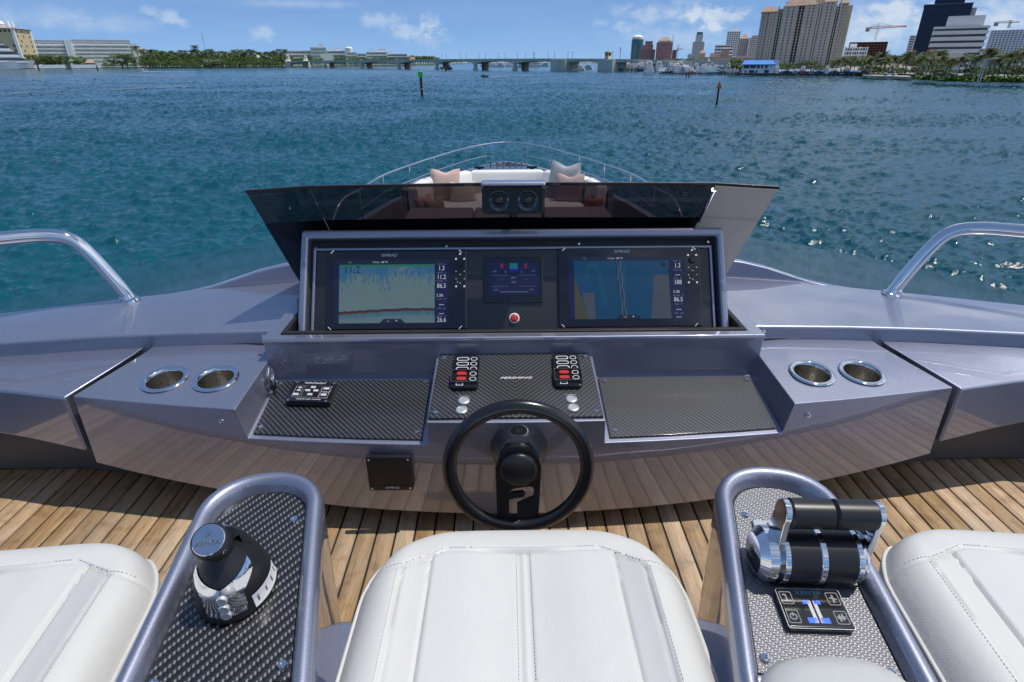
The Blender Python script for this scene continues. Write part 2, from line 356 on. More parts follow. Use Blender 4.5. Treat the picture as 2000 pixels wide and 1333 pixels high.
def mk_lid(name, tint, dusty=0.0):  # dusty weighs a grey veil: thin dust, and painted sun glare when high
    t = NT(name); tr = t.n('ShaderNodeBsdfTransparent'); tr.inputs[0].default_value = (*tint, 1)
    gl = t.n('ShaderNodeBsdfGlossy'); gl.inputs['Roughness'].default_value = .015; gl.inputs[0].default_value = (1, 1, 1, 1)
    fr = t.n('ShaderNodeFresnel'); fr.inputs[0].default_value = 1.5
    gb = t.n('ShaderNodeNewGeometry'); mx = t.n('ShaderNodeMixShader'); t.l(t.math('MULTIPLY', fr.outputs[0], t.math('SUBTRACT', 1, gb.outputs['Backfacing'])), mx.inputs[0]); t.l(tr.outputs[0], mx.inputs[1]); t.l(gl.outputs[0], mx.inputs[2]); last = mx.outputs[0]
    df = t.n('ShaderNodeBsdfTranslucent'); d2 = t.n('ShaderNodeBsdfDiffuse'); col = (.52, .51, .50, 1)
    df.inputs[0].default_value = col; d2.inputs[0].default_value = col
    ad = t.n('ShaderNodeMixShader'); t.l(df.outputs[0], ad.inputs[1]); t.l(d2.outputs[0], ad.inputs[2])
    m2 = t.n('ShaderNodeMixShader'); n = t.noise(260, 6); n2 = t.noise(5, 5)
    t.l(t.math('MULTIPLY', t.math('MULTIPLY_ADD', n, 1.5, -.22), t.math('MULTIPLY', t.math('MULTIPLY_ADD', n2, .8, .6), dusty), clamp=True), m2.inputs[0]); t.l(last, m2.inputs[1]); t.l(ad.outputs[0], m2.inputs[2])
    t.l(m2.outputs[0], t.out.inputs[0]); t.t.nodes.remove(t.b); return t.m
LID = mk_lid('tinted visor glass', (.36, .32, .33), .010)
LIDF = mk_lid('dusty glass with painted sun glare', (.3, .3, .3), 2.2)  # starboard wing only: sun glare on its dust put into the grey
FRIT = pm('black glass frit', (.006, .006, .007), .06, 0, .1, 10, coat=.3)
ROOFG = pm('smoked roof glass', (.018, .028, .03), .08, 0, .2, 2, coat=1, bump=.02, bscale=3, coatr=.06)
DECKP = pm('light grey deck paint', (.34, .33, .35), .4, .2, .06, 3, coat=.4)
HULLP = pm('silver hull paint', (.33, .33, .38), .3, .5, .05, 2, coat=.8)
def mir(p): return (-p[0], p[1], p[2])
# ------------------------------------------------------------------ flybridge deck
deck = tag(MB().box(-2.6, 2.6, .93, 2.3, -.06, -.004).build('teak_deck', CAULK, None, 0), kind='structure')
pitch = .0545; rw = .0490
me = None
for i in range(-36, 37):
    x = i * pitch + .012
    if abs(x) > 1.9: continue
    if me is None:
        o = MB().box(-rw / 2, rw / 2, .935, 1.95, -.012, .0).build('plank', TEAK, None, 30, bevel=.0012, segs=1); me = o.data
    else:
        o = bpy.data.objects.new('plank', me); COL.objects.link(o); b = o.modifiers.new('edge', 'BEVEL'); b.width = .0012; b.segments = 1
    o.parent = deck; o.location = (x, 0, random.uniform(-.0006, .0006))
plinth = tag(MB().box(-2.4, 2.4, -.2, .928, -.06, .02).build('seat_plinth', GEL, None, 30, bevel=.006), kind='structure')
# ------------------------------------------------------------------ the yacht around us: coaming, roof, foredeck, hull
yacht = thing('yacht', 'silver grey motor yacht under the camera, coaming and long foredeck ahead', 'yacht')
ci = [(.70, 1.640, .45), (.785, 1.629, .45), (1.05, 1.612, .452), (1.30, 1.585, .454), (1.535, 1.549, .455), (1.9, 1.46, .455), (2.3, 1.30, .455)]
co = [(.70, 2.075, .455), (.817, 2.06, .455), (1.10, 1.995, .455), (1.356, 1.911, .455), (1.716, 1.774, .455), (2.05, 1.60, .455), (2.5, 1.36, .455)]
for sgn in (1, -1):
    m = MB()
    f = (lambda p: p) if sgn > 0 else mir
    sec = []
    for a, b in zip(ci, co):
        a = Vector(a); b = Vector(b)
        sec.append([f(q) for q in (Vector((a.x, a.y, .30)), a, a.lerp(b, .5) + Vector((0, 0, .006)), b, Vector((b.x + .01, b.y + .03, .38)))])
    m.loft(sec, False, False, False); m.build('coaming', GEL, yacht, 30, bevel=.009)
    # raised lip running aft from the console's front
    m = MB(); sec = []
    for k in range(13):
        q = k / 12; x = .45 + 1.0 * q; 
        y = np.interp(x, [p[0] for p in co], [p[1] for p in co]) + .02; s_ = 1 / (1 + math.exp((x - 1.02) * 13)); h = -.012 + .094 * s_
        sec.append([f(p) for p in ((x, y - .012, .40), (x, y - .010, .447 + h), (x, y + .028, .447 + h), (x, y + .06, .40))])
    m.loft(sec, False, False, False); m.build('coaming_lip', GEL, yacht, 30, bevel=.006)
m = MB(); m.box(-.72, .72, 2.04, 2.30, .30, .445); m.build('console_back', GEL, yacht, 30, bevel=.01)
# deckhouse roof falling away outboard and ahead
ed = [(2.5, 1.36), (2.05, 1.64), (1.716, 1.81), (1.356, 1.945), (1.10, 2.03), (.817, 2.10), (.4, 2.14), (0, 2.15)]
oe = [(3.35, .9, .02), (3.15, 2.2, .015), (2.90, 3.03, .0), (2.62, 3.8, -.06), (2.30, 4.45, -.13), (2.04, 4.94, -.2), (1.2, 5.5, -.28), (0, 5.75, -.32)]
ro = []
for (a, b) in zip(ed, oe):
    ro.append([Vector((a[0], a[1], .42)), Vector((a[0], a[1], .42)).lerp(Vector(b), .5) + Vector((0, 0, .03)), Vector(b), Vector((b[0] * 1.01, b[1] + .05, b[2] - .10))])
full = [[Vector(mir(p)) for p in r] for r in ro[:-1]] + ro[::-1]
MB().loft(full, False, False, False).build('deckhouse_roof', ROOFG, yacht, 50)
# forward face of the deckhouse down to the foredeck
ring0 = [r[3] for r in full]; ring1 = [Vector((p.x * 1.05, p.y + (1.0 if p.y > 4 else .3), -1.02)) for p in ring0]
MB().loft([ring0, ring1], False, False, False).build('deckhouse_front', ROOFG, yacht, 50)
gun = [(3.1, -4.0), (3.05, 2.0), (2.9, 4.0), (2.55, 6.0), (2.16, 7.2), (2.02, 7.9), (1.86, 8.75), (1.60, 9.65), (1.29, 10.55), (.81, 11.7), (.42, 12.35), (.0, 12.75)]
outl = [(-x, y) for x, y in gun[:-1]] + [(x, y) for x, y in gun[::-1]]
GZ = -.72
top = [Vector((x, y, GZ)) for x, y in outl]; inn = [Vector((x * .955, y - .10 if y > 7 else y, GZ)) for x, y in outl]; inl = [Vector((x * .95, y - .11 if y > 7 else y, -1.05)) for x, y in outl]
low = [Vector((x * .78, y * .93 + .1, WATER - .4)) for x, y in outl]
MB().loft([low, top, inn, inl], False, False, False).build('hull', HULLP, yacht, 40)
MB().add([tuple(p) for p in inl], [tuple(range(len(inl)))]).build('foredeck', DECKP, yacht, 0)
# ------------------------------------------------------------------ bow rail
rail = thing('bow_rail', 'polished steel guard rail round the pointed bow', 'railing')
rt = [(2.16, 6.75, -.74), (2.13, 6.95, -.52), (2.07, 7.2, -.345), (1.985, 7.42, -.30), (1.943, 7.617, -.3), (1.835, 8.675, -.3), (1.578, 9.559, -.3), (1.274, 10.444, -.3), (.8, 11.568, -.3), (.415, 12.18, -.3), (.12, 12.47, -.3), (0, 12.51, -.3)]
def smooth_path(p, n=5):
    p = [Vector(q) for q in p]; out = []
    for i in range(len(p) - 1):
        a, b, c, d = p[max(i - 1, 0)], p[i], p[i + 1], p[min(i + 2, len(p) - 1)]
        for k in range(n):
            t = k / n; out.append(.5 * ((2 * b) + (c - a) * t + (2 * a - 5 * b + 4 * c - d) * t * t + (3 * b - a - 3 * c + d) * t ** 3))
    return out + [p[-1]]
half = smooth_path(rt)
path = [Vector(mir(p)) for p in half] + half[::-1][1:]
MB().tube(path, .0145, 10).build('top_rail', CHROME, rail, 60)
mid = [Vector((p.x * .985, p.y, -.53)) for p in half if p.y > 7.5]
for sg in (1, -1): MB().tube([Vector((sg * p.x, p.y, p.z)) for p in mid if p.y < 12.2], .008, 8).build('middle_rail', CHROME, rail, 60)
for (x, y) in ((1.943, 7.617), (1.835, 8.675), (1.578, 9.559), (1.274, 10.444), (.8, 11.568), (.415, 12.18)):
    for sg in (1, -1): MB().tube([(sg * x, y, -.3), (sg * x, y, GZ)], .012, 8).build('stanchion', CHROME, rail, 60)
# ------------------------------------------------------------------ foredeck lounge
sofa = thing('bow_sofa', 'curved white sofa on the foredeck below the bow rail', 'sofa', (0, 9, -1.05))
def cushion(m, p0, p1, th, z0, z1, lean=.05):
    p0 = Vector(p0); p1 = Vector(p1); d = (p1 - p0); n = Vector((-d.y, d.x, 0)).normalized()
    L = d.length; dn = d.normalized()
    rings = []
    for k, (e, zz) in enumerate(((.03, z0), (0, z0 + .05), (0, z1 - .07), (.02, z1 - .02), (.06, z1))):
        a = p0 + dn * e; b = p1 - dn * e; o = n * (lean * (zz - z0)); i = th / 2 - e * .8
        rings.append([Vector((q.x, q.y, zz)) + o for q in (a - n * i, b - n * i, b + n * i, a + n * i)])
    m.loft(rings)
pts = [(-1.38, 8.55), (-1.26, 9.15), (-.98, 9.62), (-.62, 9.86), (0, 9.93), (.62, 9.86), (.98, 9.62), (1.26, 9.15), (1.38, 8.55)]
SOFAW = pm('white marine vinyl', (.78, .78, .74), .5, 0, .04, 4, bump=.1, bscale=200)
for a, b in ((0, 1), (1, 3), (3, 5), (5, 7), (7, 8)):
    m = MB(); cushion(m, (*pts[a], 0), (*pts[b], 0), .17, -.85, -.43); m.build('back_cushion', SOFAW, sofa, 50, bevel=.02)
m = MB(); ring = [Vector((x * 1.08, y + (.12 if y > 9 else 0), 0)) for x, y in pts]; r2 = [Vector((x * 1.13, y + (.17 if y > 9 else 0), 0)) for x, y in pts]
m.loft([[Vector((p.x, p.y, z)) for p in r] for r, z in ((ring, -1.05), (ring, -.50), (r2, -.47), (r2, -1.05))], False, False, False); 
for q_ in (0, -1): m.quad(*[Vector((r[q_].x, r[q_].y, z)) for r, z in ((ring, -1.05), (ring, -.50), (r2, -.47), (r2, -1.05))])
m.build('surround', GEL, sofa, 40)
m = MB(); m.add([(x * .93, y - .1, -.78) for x, y in pts] + [(x * .93, y - .1, -.98) for x, y in pts], [tuple(range(9)), tuple(range(17, 8, -1))] + [(i, i + 1, i + 10, i + 9) for i in range(8)] + [(8, 0, 9, 17)]); m.build('seat_cushion', SOFAW, sofa, 40, bevel=.03)
pad = thing('sunpad', 'broad plum sunpad on the foredeck, seen through the tinted visor', 'sunpad', (0, 7.2, -1.05))
MB().box(-1.42, 1.42, 6.35, 8.25, -1.05, -.78).build('base', GEL, pad, 30, bevel=.03)
for x0, x1 in ((-1.40, -.48), (-.465, .465), (.48, 1.40)): MB().box(x0, x1, 6.4, 8.2, -.778, -.66).build('cushion', PLUM, pad, 40, bevel=.045)
def pillow(name, label, c, w, h, rz, tilt, col, group='scatter cushions on the bow sofa', roll=0.0):
    n = 12; m = MB(); R = Matrix.Translation(c) @ Matrix.Rotation(rz, 4, 'Z') @ Matrix.Rotation(tilt, 4, 'X') @ Matrix.Rotation(roll, 4, 'Y')
    g = {}; vs = []; fs = []
    for side in (1, -1):
        for i in range(n + 1):
            for j in range(n + 1):
                a = 2 * i / n - 1; b = 2 * j / n - 1
                th = .075 * (max(0, (1 - a * a) * (1 - b * b))) ** .42
                pinch = 1 - .055 * (1 - b * b) * abs(a) ** 3; pin2 = 1 - .055 * (1 - a * a) * abs(b) ** 3
                dent = .05 * math.exp(-(a * a) * 6) * max(0, b) ** 2
                g[side, i, j] = len(vs); vs.append(R @ Vector((a * w / 2 * pinch, side * th, b * h / 2 * pin2 + h / 2 - dent)))
        for i in range(n):
            for j in range(n): fs.append((g[side, i, j], g[side, i + 1, j], g[side, i + 1, j + 1], g[side, i, j + 1]))
    m.add(vs, fs); o = m.build(name, pm('linen ' + col[0], col[1], .85, 0, .1, 30, bump=.4, bscale=260), None, 60)
    return tag(o, label, 'cushion', group)
PK = ('pink', (.60, .42, .36)); CR = ('cream', (.62, .56, .42)); GR = ('grey', (.36, .37, .39)); RO = ('rose', (.40, .30, .28)); RU = ('rust', (.36, .12, .07)); TA = ('tan', (.40, .26, .20))
pillow('pillow', 'large pale pink pillow standing at the port end of the white bow sofa', (-.98, 9.22, -.80), .48, .50, .30, -.12, PK, roll=.05)
pillow('pillow', 'small cream pillow leaning beside the large pale pink one', (-.70, 9.10, -.80), .42, .33, .15, -.35, CR)
pillow('pillow', 'tall grey pillow with pointed corner on the starboard side of the bow sofa', (.82, 9.30, -.80), .46, .58, -.25, -.15, GR, roll=.16)
pillow('pillow', 'speckled grey pillow mostly hidden behind the tall grey and rose pillows', (1.0, 9.42, -.78), .44, .52, -.5, -.1, ('speckled', (.42, .42, .41)), roll=-.1)
pillow('pillow', 'dusty rose pillow in front of the two grey pillows', (.96, 9.05, -.82), .46, .47, -.20, -.25, RO)
pillow('pillow', 'rust red pillow at the starboard end of the sofa, behind the tinted visor', (1.24, 8.55, -.84), .34, .26, -.9, -.4, RU)
pillow('pillow', 'tan pillow at the port end of the sofa, behind the tinted visor', (-1.22, 8.60, -.82), .34, .26, .8, -.3, TA)
pillow('pillow', 'brown pillow next to the tan one, behind the tinted visor', (-1.05, 8.45, -.84), .32, .24, .5, -.4, ('brown', (.25, .17, .14)))
wl = thing('windlass', 'small polished windlass and cleats on the bow tip deck', 'windlass', (0, 11.2, -.72))
m = MB(); m.box(-.62, .62, 10.6, 11.3, -.78, -.60); m.build('locker', BLK, wl, 30, bevel=.02)
for x in (-.30, -.18, -.07, .05, .16, .27):
    MB().lathe([(.03, -.6), (.03, -.585), (.016, -.57), (.016, -.46), (.028, -.45), (.028, -.435), (.005, -.43)], 10, Matrix.Translation((x, 10.8 + .1 * abs(x), 0))).build('bollard', CHROME, wl, 40)
for x in (-.5, .45): MB().tube([(x - .09, 10.7, -.52), (x + .09, 10.7, -.52)], .02, 8).box(x - .03, x + .03, 10.68, 10.72, -.61, -.52).build('cleat', BLK, wl, 40)
# ------------------------------------------------------------------ flybridge hand rails
for sg, side in ((1, 'starboard'), (-1, 'port')):
    t = thing('hand_rail', 'thick polished grab rail bent over the %s coaming' % side, 'hand rail', (sg * 1.336, 1.872, .455), 0, 'grab rails on the coaming')
    p = [(1.330, 1.875, .452), (1.36, 1.868, .53), (1.415, 1.855, .645), (1.452, 1.845, .687), (1.51, 1.82, .705), (1.60, 1.76, .712), (1.80, 1.62, .72), (2.1, 1.40, .73), (2.5, 1.05, .73)]
    MB().tube([Vector((sg * q.x, q.y, q.z)) for q in smooth_path(p, 6)], .0215, 20).build('tube', CHROME, t, 60)
    M = Matrix.Translation((sg * 1.334, 1.874, .452)) @ Matrix.Rotation(sg * .35, 4, 'Y')
    MB().lathe([(.032, -.004), (.032, .006), (.0255, .012), (.0255, .026), (.022, .03)], 20, M).build('collar', CHROME, t, 40)
# ------------------------------------------------------------------ helm console
con = thing('helm_console', 'wide lavender grey helm console with carbon shelves and four cup holders', 'helm console')
ytop = lambda x: 1.250 + .080 * x * x
ybot = lambda x: ytop(x) - .008
zbot = lambda x: .052 + .068 * x * x
yface = lambda x, z: ybot(x) + (ytop(x) - ybot(x)) * (z - zbot(x)) / (.37 - zbot(x))
def station(xf, zl, xb, yb, zb): # lip x, lip z, back x, back y, back z
    yl = yface(xf, zl)
    return [Vector((xb, 1.62, zb)), Vector((xb, yb, zb)), Vector((xf, yl, zl)), Vector((xf, ybot(xf), zbot(xf))), Vector((xf * .97, ybot(xf) + .10, zbot(xf) - .01)), Vector((xb, 1.62, .05))]
halfst = []
for x in (0, .08, .16, .234): halfst.append(station(x, .355, x, 1.54, .408))
halfst.append(station(.2365, .285, .2365, 1.52, .335))
for x in (.36, .48, .60): halfst.append(station(x, .285, x, 1.52, .335))
halfst.append(station(.727, .285, .722, 1.52, .335))
halfst.append(station(.745, .375, .738, 1.545, .400))
for q in (.25, .5, .75, 1.0): halfst.append(station(.745 + .478 * q, .375, .745 + .379 * q, 1.60 - .03 * q, .408))
allst = [[Vector(mir(p)) for p in r] for r in halfst[:0:-1]] + halfst
m = MB(); m.loft(allst, True, True, True)
m.build('body', GEL, con, 30, bevel=.006, segs=3)
# tub rim in front of the raised dash, upper face and dark inside
m = MB(); X = .742
m.loft([[Vector(p) for p in r] for r in (
    [(-X, 1.53, .31), (X, 1.53, .31), (X, 2.07, .31), (-X, 2.07, .31)],
    [(-X, 1.527, .452), (X, 1.527, .452), (X, 2.07, .452), (-X, 2.07, .452)],
    [(-X - .004, 1.523, .458), (X + .004, 1.523, .458), (X + .004, 2.07, .458), (-X - .004, 2.07, .458)],
    [(-X - .002, 1.525, .470), (X + .002, 1.525, .470), (X + .002, 2.07, .470), (-X - .002, 2.07, .470)],
    [(-.700, 1.556, .470), (.700, 1.556, .470), (.700, 2.03, .470), (-.700, 2.03, .470)],
    [(-.694, 1.562, .36), (.694, 1.562, .36), (.694, 2.02, .36), (-.694, 2.02, .36)])], True, False, False)
m.build('tub_rim', GEL, con, 30, bevel=.006)
MB().box(-.692, .692, 1.564, 2.02, .355, .372).build('tub_floor', RUB, con, 0)
m = MB(); m.loft([[Vector(p) for p in r] for r in (
    [(-.699, 1.557, .455), (.699, 1.557, .455), (.699, 2.02, .455), (-.699, 2.02, .455)], [(-.699, 1.557, .4745), (.699, 1.557, .4745), (.699, 2.02, .4745), (-.699, 2.02, .4745)],
    [(-.684, 1.574, .4745), (.684, 1.574, .4745), (.684, 2.0, .4745), (-.684, 2.0, .4745)], [(-.684, 1.574, .42), (.684, 1.574, .42), (.684, 2.0, .42), (-.684, 2.0, .42)])], True, False, False)
m.build('gasket', RUB, con, 30, bevel=.003)
# side wings of the console
for sg in (1, -1):
    f = (lambda p: Vector(p)) if sg > 0 else (lambda p: Vector(mir(p)))
    st = []
    for xf, yl, xb, yb in ((1.246, 1.366, 1.150, 1.56), (1.43, 1.405, 1.36, 1.545), (1.65, 1.44, 1.60, 1.53), (1.9, 1.40, 1.92, 1.46), (2.2, 1.22, 2.25, 1.30)):
        zb = .195 + .10 * (xf - 1.246)
        st.append([f(p) for p in ((xb, yb + .06, .408), (xb, yb, .408), (xf, yl, .372), (xf - .008, yl - .006, zb), (xf - .02, yl + .10, zb - .01), (xb, yb + .06, .1))])
    m = MB(); m.loft(st, True, True, True); m.build('side_wing', GEL, con, 30, bevel=.007)
# plinth under the overhang
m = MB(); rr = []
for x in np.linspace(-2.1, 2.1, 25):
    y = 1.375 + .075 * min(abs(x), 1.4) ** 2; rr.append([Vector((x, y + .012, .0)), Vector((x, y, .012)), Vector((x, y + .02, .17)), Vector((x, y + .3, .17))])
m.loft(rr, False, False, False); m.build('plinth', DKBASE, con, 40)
def screws(parent, pts, N, r=.006, name='screw'):
    N = Vector(N).normalized(); a = N.orthogonal()
    for p in pts:
        M = frame(p, a, N.cross(a))
        MB().lathe([(r * 1.25, 0), (r * 1.25, r * .25), (r, r * .7), (r * .5, r * .75), (r * .45, r * .35), (.0001, r * .35)], 12, M).build(name, CHROME, parent, 40)
# carbon shelves
def panel(corners, lift, th, mat, name, parent, bev=.002):
    c = [Vector(p) for p in corners]; n = (c[1] - c[0]).cross(c[2] - c[0]).normalized(); n = n if n.z > 0 else -n
    m = MB(); m.loft([[p + n * (lift - th) for p in c], [p + n * lift for p in c]]); o = m.build(name, mat, parent, 30, bevel=bev, segs=2)
    return o, n
SN = Vector((0, -.050, .2735)).normalized()
for sg in (-1, 1):
    cs = [(sg * .252, 1.508, .3335), (sg * .712, 1.508, .3335), (sg * .716, yface(.716, .285) + .014, .2868), (sg * .60, yface(.60, .285) + .014, .2868), (sg * .42, yface(.42, .285) + .014, .2868), (sg * .252, yface(.252, .285) + .014, .2868)]
    o, n = panel(cs, .0075, .007, CARB, 'shelf_panel', con)
    screws(o, [Vector(p) + n * .008 for p in ((sg * .268, 1.492, .331), (sg * .697, 1.492, .331), (sg * .700, 1.325, .2908), (sg * .268, 1.293, .2905))], n, .0055)
cs = [(-.224, 1.528, .4055), (.224, 1.528, .4055), (.230, 1.262, .3565), (-.230, 1.262, .3565)]
cpan, CN = panel(cs, .008, .007, CARBM, 'switch_panel', con)
CP0 = Vector((0, 1.4, .3822)) + CN * .008
screws(cpan, [Vector(p) + CN * .0085 for p in ((-.208, 1.512, .4026), (.208, 1.512, .4026), (.213, 1.282, .360), (-.213, 1.282, .360))], CN, .0055)
CY = Vector((0, 1, 0)) - CN * CN.y; CF = lambda u, v: frame(hit(u, v, CP0, CN), (1, 0, 0), CY)
PRINT = WHT
def pill(w, h, n=8):
    r = h / 2; return [((w / 2 - r) + r * math.cos(a), r * math.sin(a)) for a in np.linspace(-math.pi / 2, math.pi / 2, n)] + [(-(w / 2 - r) + r * math.cos(a), r * math.sin(a)) for a in np.linspace(math.pi / 2, 1.5 * math.pi, n)]
def rrect(w, h, r=.004, n=4):
    o = []
    for cx, cy, a in ((w / 2 - r, -h / 2 + r, -math.pi / 2), (w / 2 - r, h / 2 - r, 0), (-w / 2 + r, h / 2 - r, math.pi / 2), (-w / 2 + r, -h / 2 + r, math.pi)):
        o += [(cx + r * math.cos(a + q), cy + r * math.sin(a + q)) for q in np.linspace(0, math.pi / 2, n)]
    return o
def ringo(outline, k): 
    cx = sum(p[0] for p in outline) / len(outline); cy = sum(p[1] for p in outline) / len(outline)
    return [outline, [(cx + (p[0] - cx) * k[0], cy + (p[1] - cy) * k[1]) for p in outline]]
COVER = pm('clear smoked cover', (.05, .05, .055), .08, 0, .1, 30, coat=1)
for (u, v) in ((906, 730), (1103, 729)):
    M = CF(u, v); sw = flat([rrect(.074, .142, .010)], .012, M @ Matrix.Translation((0, 0, .006)), BLK, con, 'switch_unit', .0012)
    sw['label'] = 'black engine switch unit with two red keys'
    for k in range(5):
        yy = .052 - k * .0225; T = M @ Matrix.Translation((-.010, yy, .0138))
        if k < 3: flat(ringo(pill(.036, .015), (.90, .76)), .0008, T, PRINT, sw, 'key_outline')
        else: flat([pill(.028, .0135)], .004, T, REDP, sw, 'red_key')
        flat(ringo(pill(.019, .016), (.86, .84)), .0008, M @ Matrix.Translation((.022, yy, .0138)), PRINT, sw, 'key_outline')
    flat(ringo(rrect(.078, .052, .003), (.955, .93)), .006, M @ Matrix.Translation((0, -.030, .017)), COVER, sw, 'hinged_cover', .0005)
    flat(ringo(rrect(.020, .010, .002), (.86, .7)), .0006, M @ Matrix.Translation((-.014, -.060, .0136)), PRINT, sw, 'key_outline')
for (u, v) in ((901, 783), (896, 801), (1111, 782), (1114, 799)):
    M = CF(u, v); b = MB(M).lathe([(.0155, 0), (.0155, .003), (.0135, .005), (.0115, .0052), (.0110, .0035), (.0001, .0040)], 24).build('push_button', SILV, con, 40)
for (u, v, t_) in ((902, 772, '_______'), (1109, 771, '_______')): text(t_, CF(u, v), .009, PRINT, cpan)
text('PERSHING', CF(1003, 739), .0112, PRINT, cpan, shear=.35, sx=1.75, ext=.0006)
# search-light remote on the port shelf
SP0 = Vector((0, 1.4, .3138)) + SN * .0075
SF = lambda u, v: frame(hit(u, v, SP0, SN), (1, 0, 0), Vector((0, 1, 0)) - SN * SN.y)
M = SF(608, 770) @ Matrix.Rotation(-.06, 4, 'Z'); rc = flat([rrect(.128, .080, .004)], .016, M @ Matrix.Translation((0, 0, .008)), BLK, con, 'light_remote', .0015)
T = M @ Matrix.Translation((0, 0, .0172))
for (x, y, w, h) in ((-.040, 0, .022, .052), (.0, 0, .050, .052), (.040, .013, .026, .025), (.040, -.014, .026, .025)):
    flat(ringo(rrect(w, h, .001), (1 - .0022 / w, 1 - .0022 / h)), .0006, T @ Matrix.Translation((x, y, 0)), PRINT, rc, 'key_outline')
for (x, y, w, h) in ((-.038, .014, .010, .006), (-.038, .002, .010, .006), (-.041, -.015, .016, .009), (0, .017, .014, .008), (-.012, .003, .014, .008), (.012, .003, .014, .008), (0, -.014, .014, .008), (.040, .013, .016, .009), (.040, -.014, .016, .009)):
    flat([rrect(w, h, .001)], .003, T @ Matrix.Translation((x, y, .001)), GREYP, rc, 'key')
text('SEARCHLIGHT', T @ Matrix.Translation((.0, .036, 0)), .008, PRINT, rc, sx=1.2); text('WAKE UP / LAMP  CONTROL', T @ Matrix.Translation((.002, -.034, 0)), .0055, PRINT, rc)
screws(rc, [T @ Vector((x, y, .0)) for x in (-.055, .055) for y in (-.039, .039)], SN, .0035)
# small covered instrument on the console's front face
FN = Vector((0, -.30, .008)).normalized(); FP = Vector((-.27, yface(.27, .22) - .002, .22))
fu = lambda u, v: hit(u, v, FP, FN)
M = frame(fu(757, 918), (1, 0, 0), (0, .026, 1)); ins = flat([rrect(.118, .108, .004)], .012, M @ Matrix.Translation((0, 0, .006)), SAT, con, 'instrument_cover', .001)
flat(ringo(rrect(.108, .082, .006), (.975, .97)), .0014, M @ Matrix.Translation((0, .002, .0135)), SAT, ins, 'raised_edge')
text('SIMRAD', M @ Matrix.Translation((.004, -.045, .0132)), .010, WHT, ins, sx=1.1); screws(ins, [M @ Vector((x, y, .013)) for x in (-.052, .052) for y in (-.047, .047)], FN, .0028)
# cup holders let into the side tops
def cup(c, n):
    M = frame(c, (1, 0, 0), (0, 1, n))
    r = MB(M).lathe([(.0490, .0012), (.0610, .0012), (.0622, .0035), (.0590, .0064), (.0520, .0070), (.0484, .0050), (.0468, -.004)], 40, None, caps=False).build('cup_holder', CHROME, con, 60)
    MB(M).lathe([(.0478, .003), (.0466, -.078), (.044, -.085), (.0001, -.085)], 40, None, caps=False).build('cup_liner', BRUSH, r, 60)
body = bpy.data.objects['body']
cups = []
for (x, y) in ((.852, 1.430), (.998, 1.432)):
    for sg in (-1, 1):
        xx = x; sl = (.408 - .375) / (1.575 - yface(.98, .375)); z = .375 + (y - yface(x, .375)) * (.033 / (1.588 - yface(x, .375))) + .0006
        cups.append((sg * x, y, z, .033 / .26))
cut = MB()
for c in cups: MB.lathe(cut, [(.0488, -.095), (.0488, .05)], 32, frame(c[:3], (1, 0, 0), (0, 1, c[3])))
co_ = cut.build('cutter', GEL, None, 0); bo = body.modifiers.new('holes', 'BOOLEAN'); bo.object = co_; bo.solver = 'EXACT'
body.modifiers.move(1, 0)
dg = bpy.context.evaluated_depsgraph_get(); bme = bpy.data.meshes.new_from_object(body.evaluated_get(dg)); body.modifiers.clear(); body.data = bme; body.data.name = 'body'
bpy.data.objects.remove(co_)
for c in cups: cup(c[:3], c[3])
# pad eye clipped to the port shelf wall, small studs
pe = MB(); pe.tube([(-.722 + .012 * math.sin(a) * 0 + .006, 1.475 + .016 * math.cos(a), .378 + .022 * math.sin(a)) for a in np.linspace(0, 2 * math.pi, 17)], .005, 8, False); pe.build('pad_eye', CHROME, con, 60)
MB().ellipsoid((-.705, 1.455, .352), .010, .012, .020, 10, 6).build('pad_eye_clip', BLK, con, 60)
screws(con, [(-.79, yface(.79, .335), .335), (.79, yface(.79, .335), .335)], (0, -1, .1), .007, 'stud')
screws(con, [(-.752, 1.56, .462), (.752, 1.56, .462)], (0, -.3, 1), .006, 'stud')
# ------------------------------------------------------------------ raised dash with the displays
dash = thing('dash_pod', 'raised hooded instrument pod with three screens set in carbon', 'instrument pod', (0, 1.62, .45))
DX = Vector((1, 0, 0)); DY = Vector((0, .158, .272)).normalized(); DO = Vector((0, 1.618, .44)); DN = DX.cross(DY)
DM = frame(DO, DX, DY)
Hh = .328
def fr(x, y, z): return DM @ Vector((x, y, z))
def rect(xb, xt, y0, y1, z): return [fr(-xb, y0, z), fr(xb, y0, z), fr(xt, y1, z), fr(-xt, y1, z)]
m = MB(); m.loft([rect(.672, .664, -.06, Hh, -.16), rect(.678, .668, -.06, Hh + .004, -.02), rect(.676, .667, -.06, Hh + .002, 0), rect(.652, .645, -.06, Hh - .026, 0), rect(.652, .645, -.06, Hh - .026, -.034)], True, True, False)
m.build('hood', GEL, dash, 30, bevel=.009, segs=4)
m = MB(); m.loft([rect(.6515, .6445, -.06, Hh - .0265, -.0335), rect(.642, .636, -.06, Hh - .05, -.0335)], True, False, False); m.build('recess', RUB, dash, 0)
m = MB(); m.loft([rect(.642, .636, -.06, Hh - .050, -.036), rect(.642, .636, -.06, Hh - .050, -.022), rect(.633, .627, -.06, Hh - .059, -.022), rect(.633, .627, -.06, Hh - .059, -.036)], True, False, False); m.build('inner_frame', GEL, dash, 30, bevel=.003)
def mk_carbz():
    t = mk_carbon('dark carbon dash', .0032, True, .10, .075); return t
CARBD = mk_carbz()
for n_ in CARBD.node_tree.nodes:
    if n_.type == 'SEPXYZ':
        for l_ in list(CARBD.node_tree.links):
            if l_.from_node == n_ and l_.from_socket == n_.outputs[1]: CARBD.node_tree.links.new(n_.outputs[2], l_.to_socket)
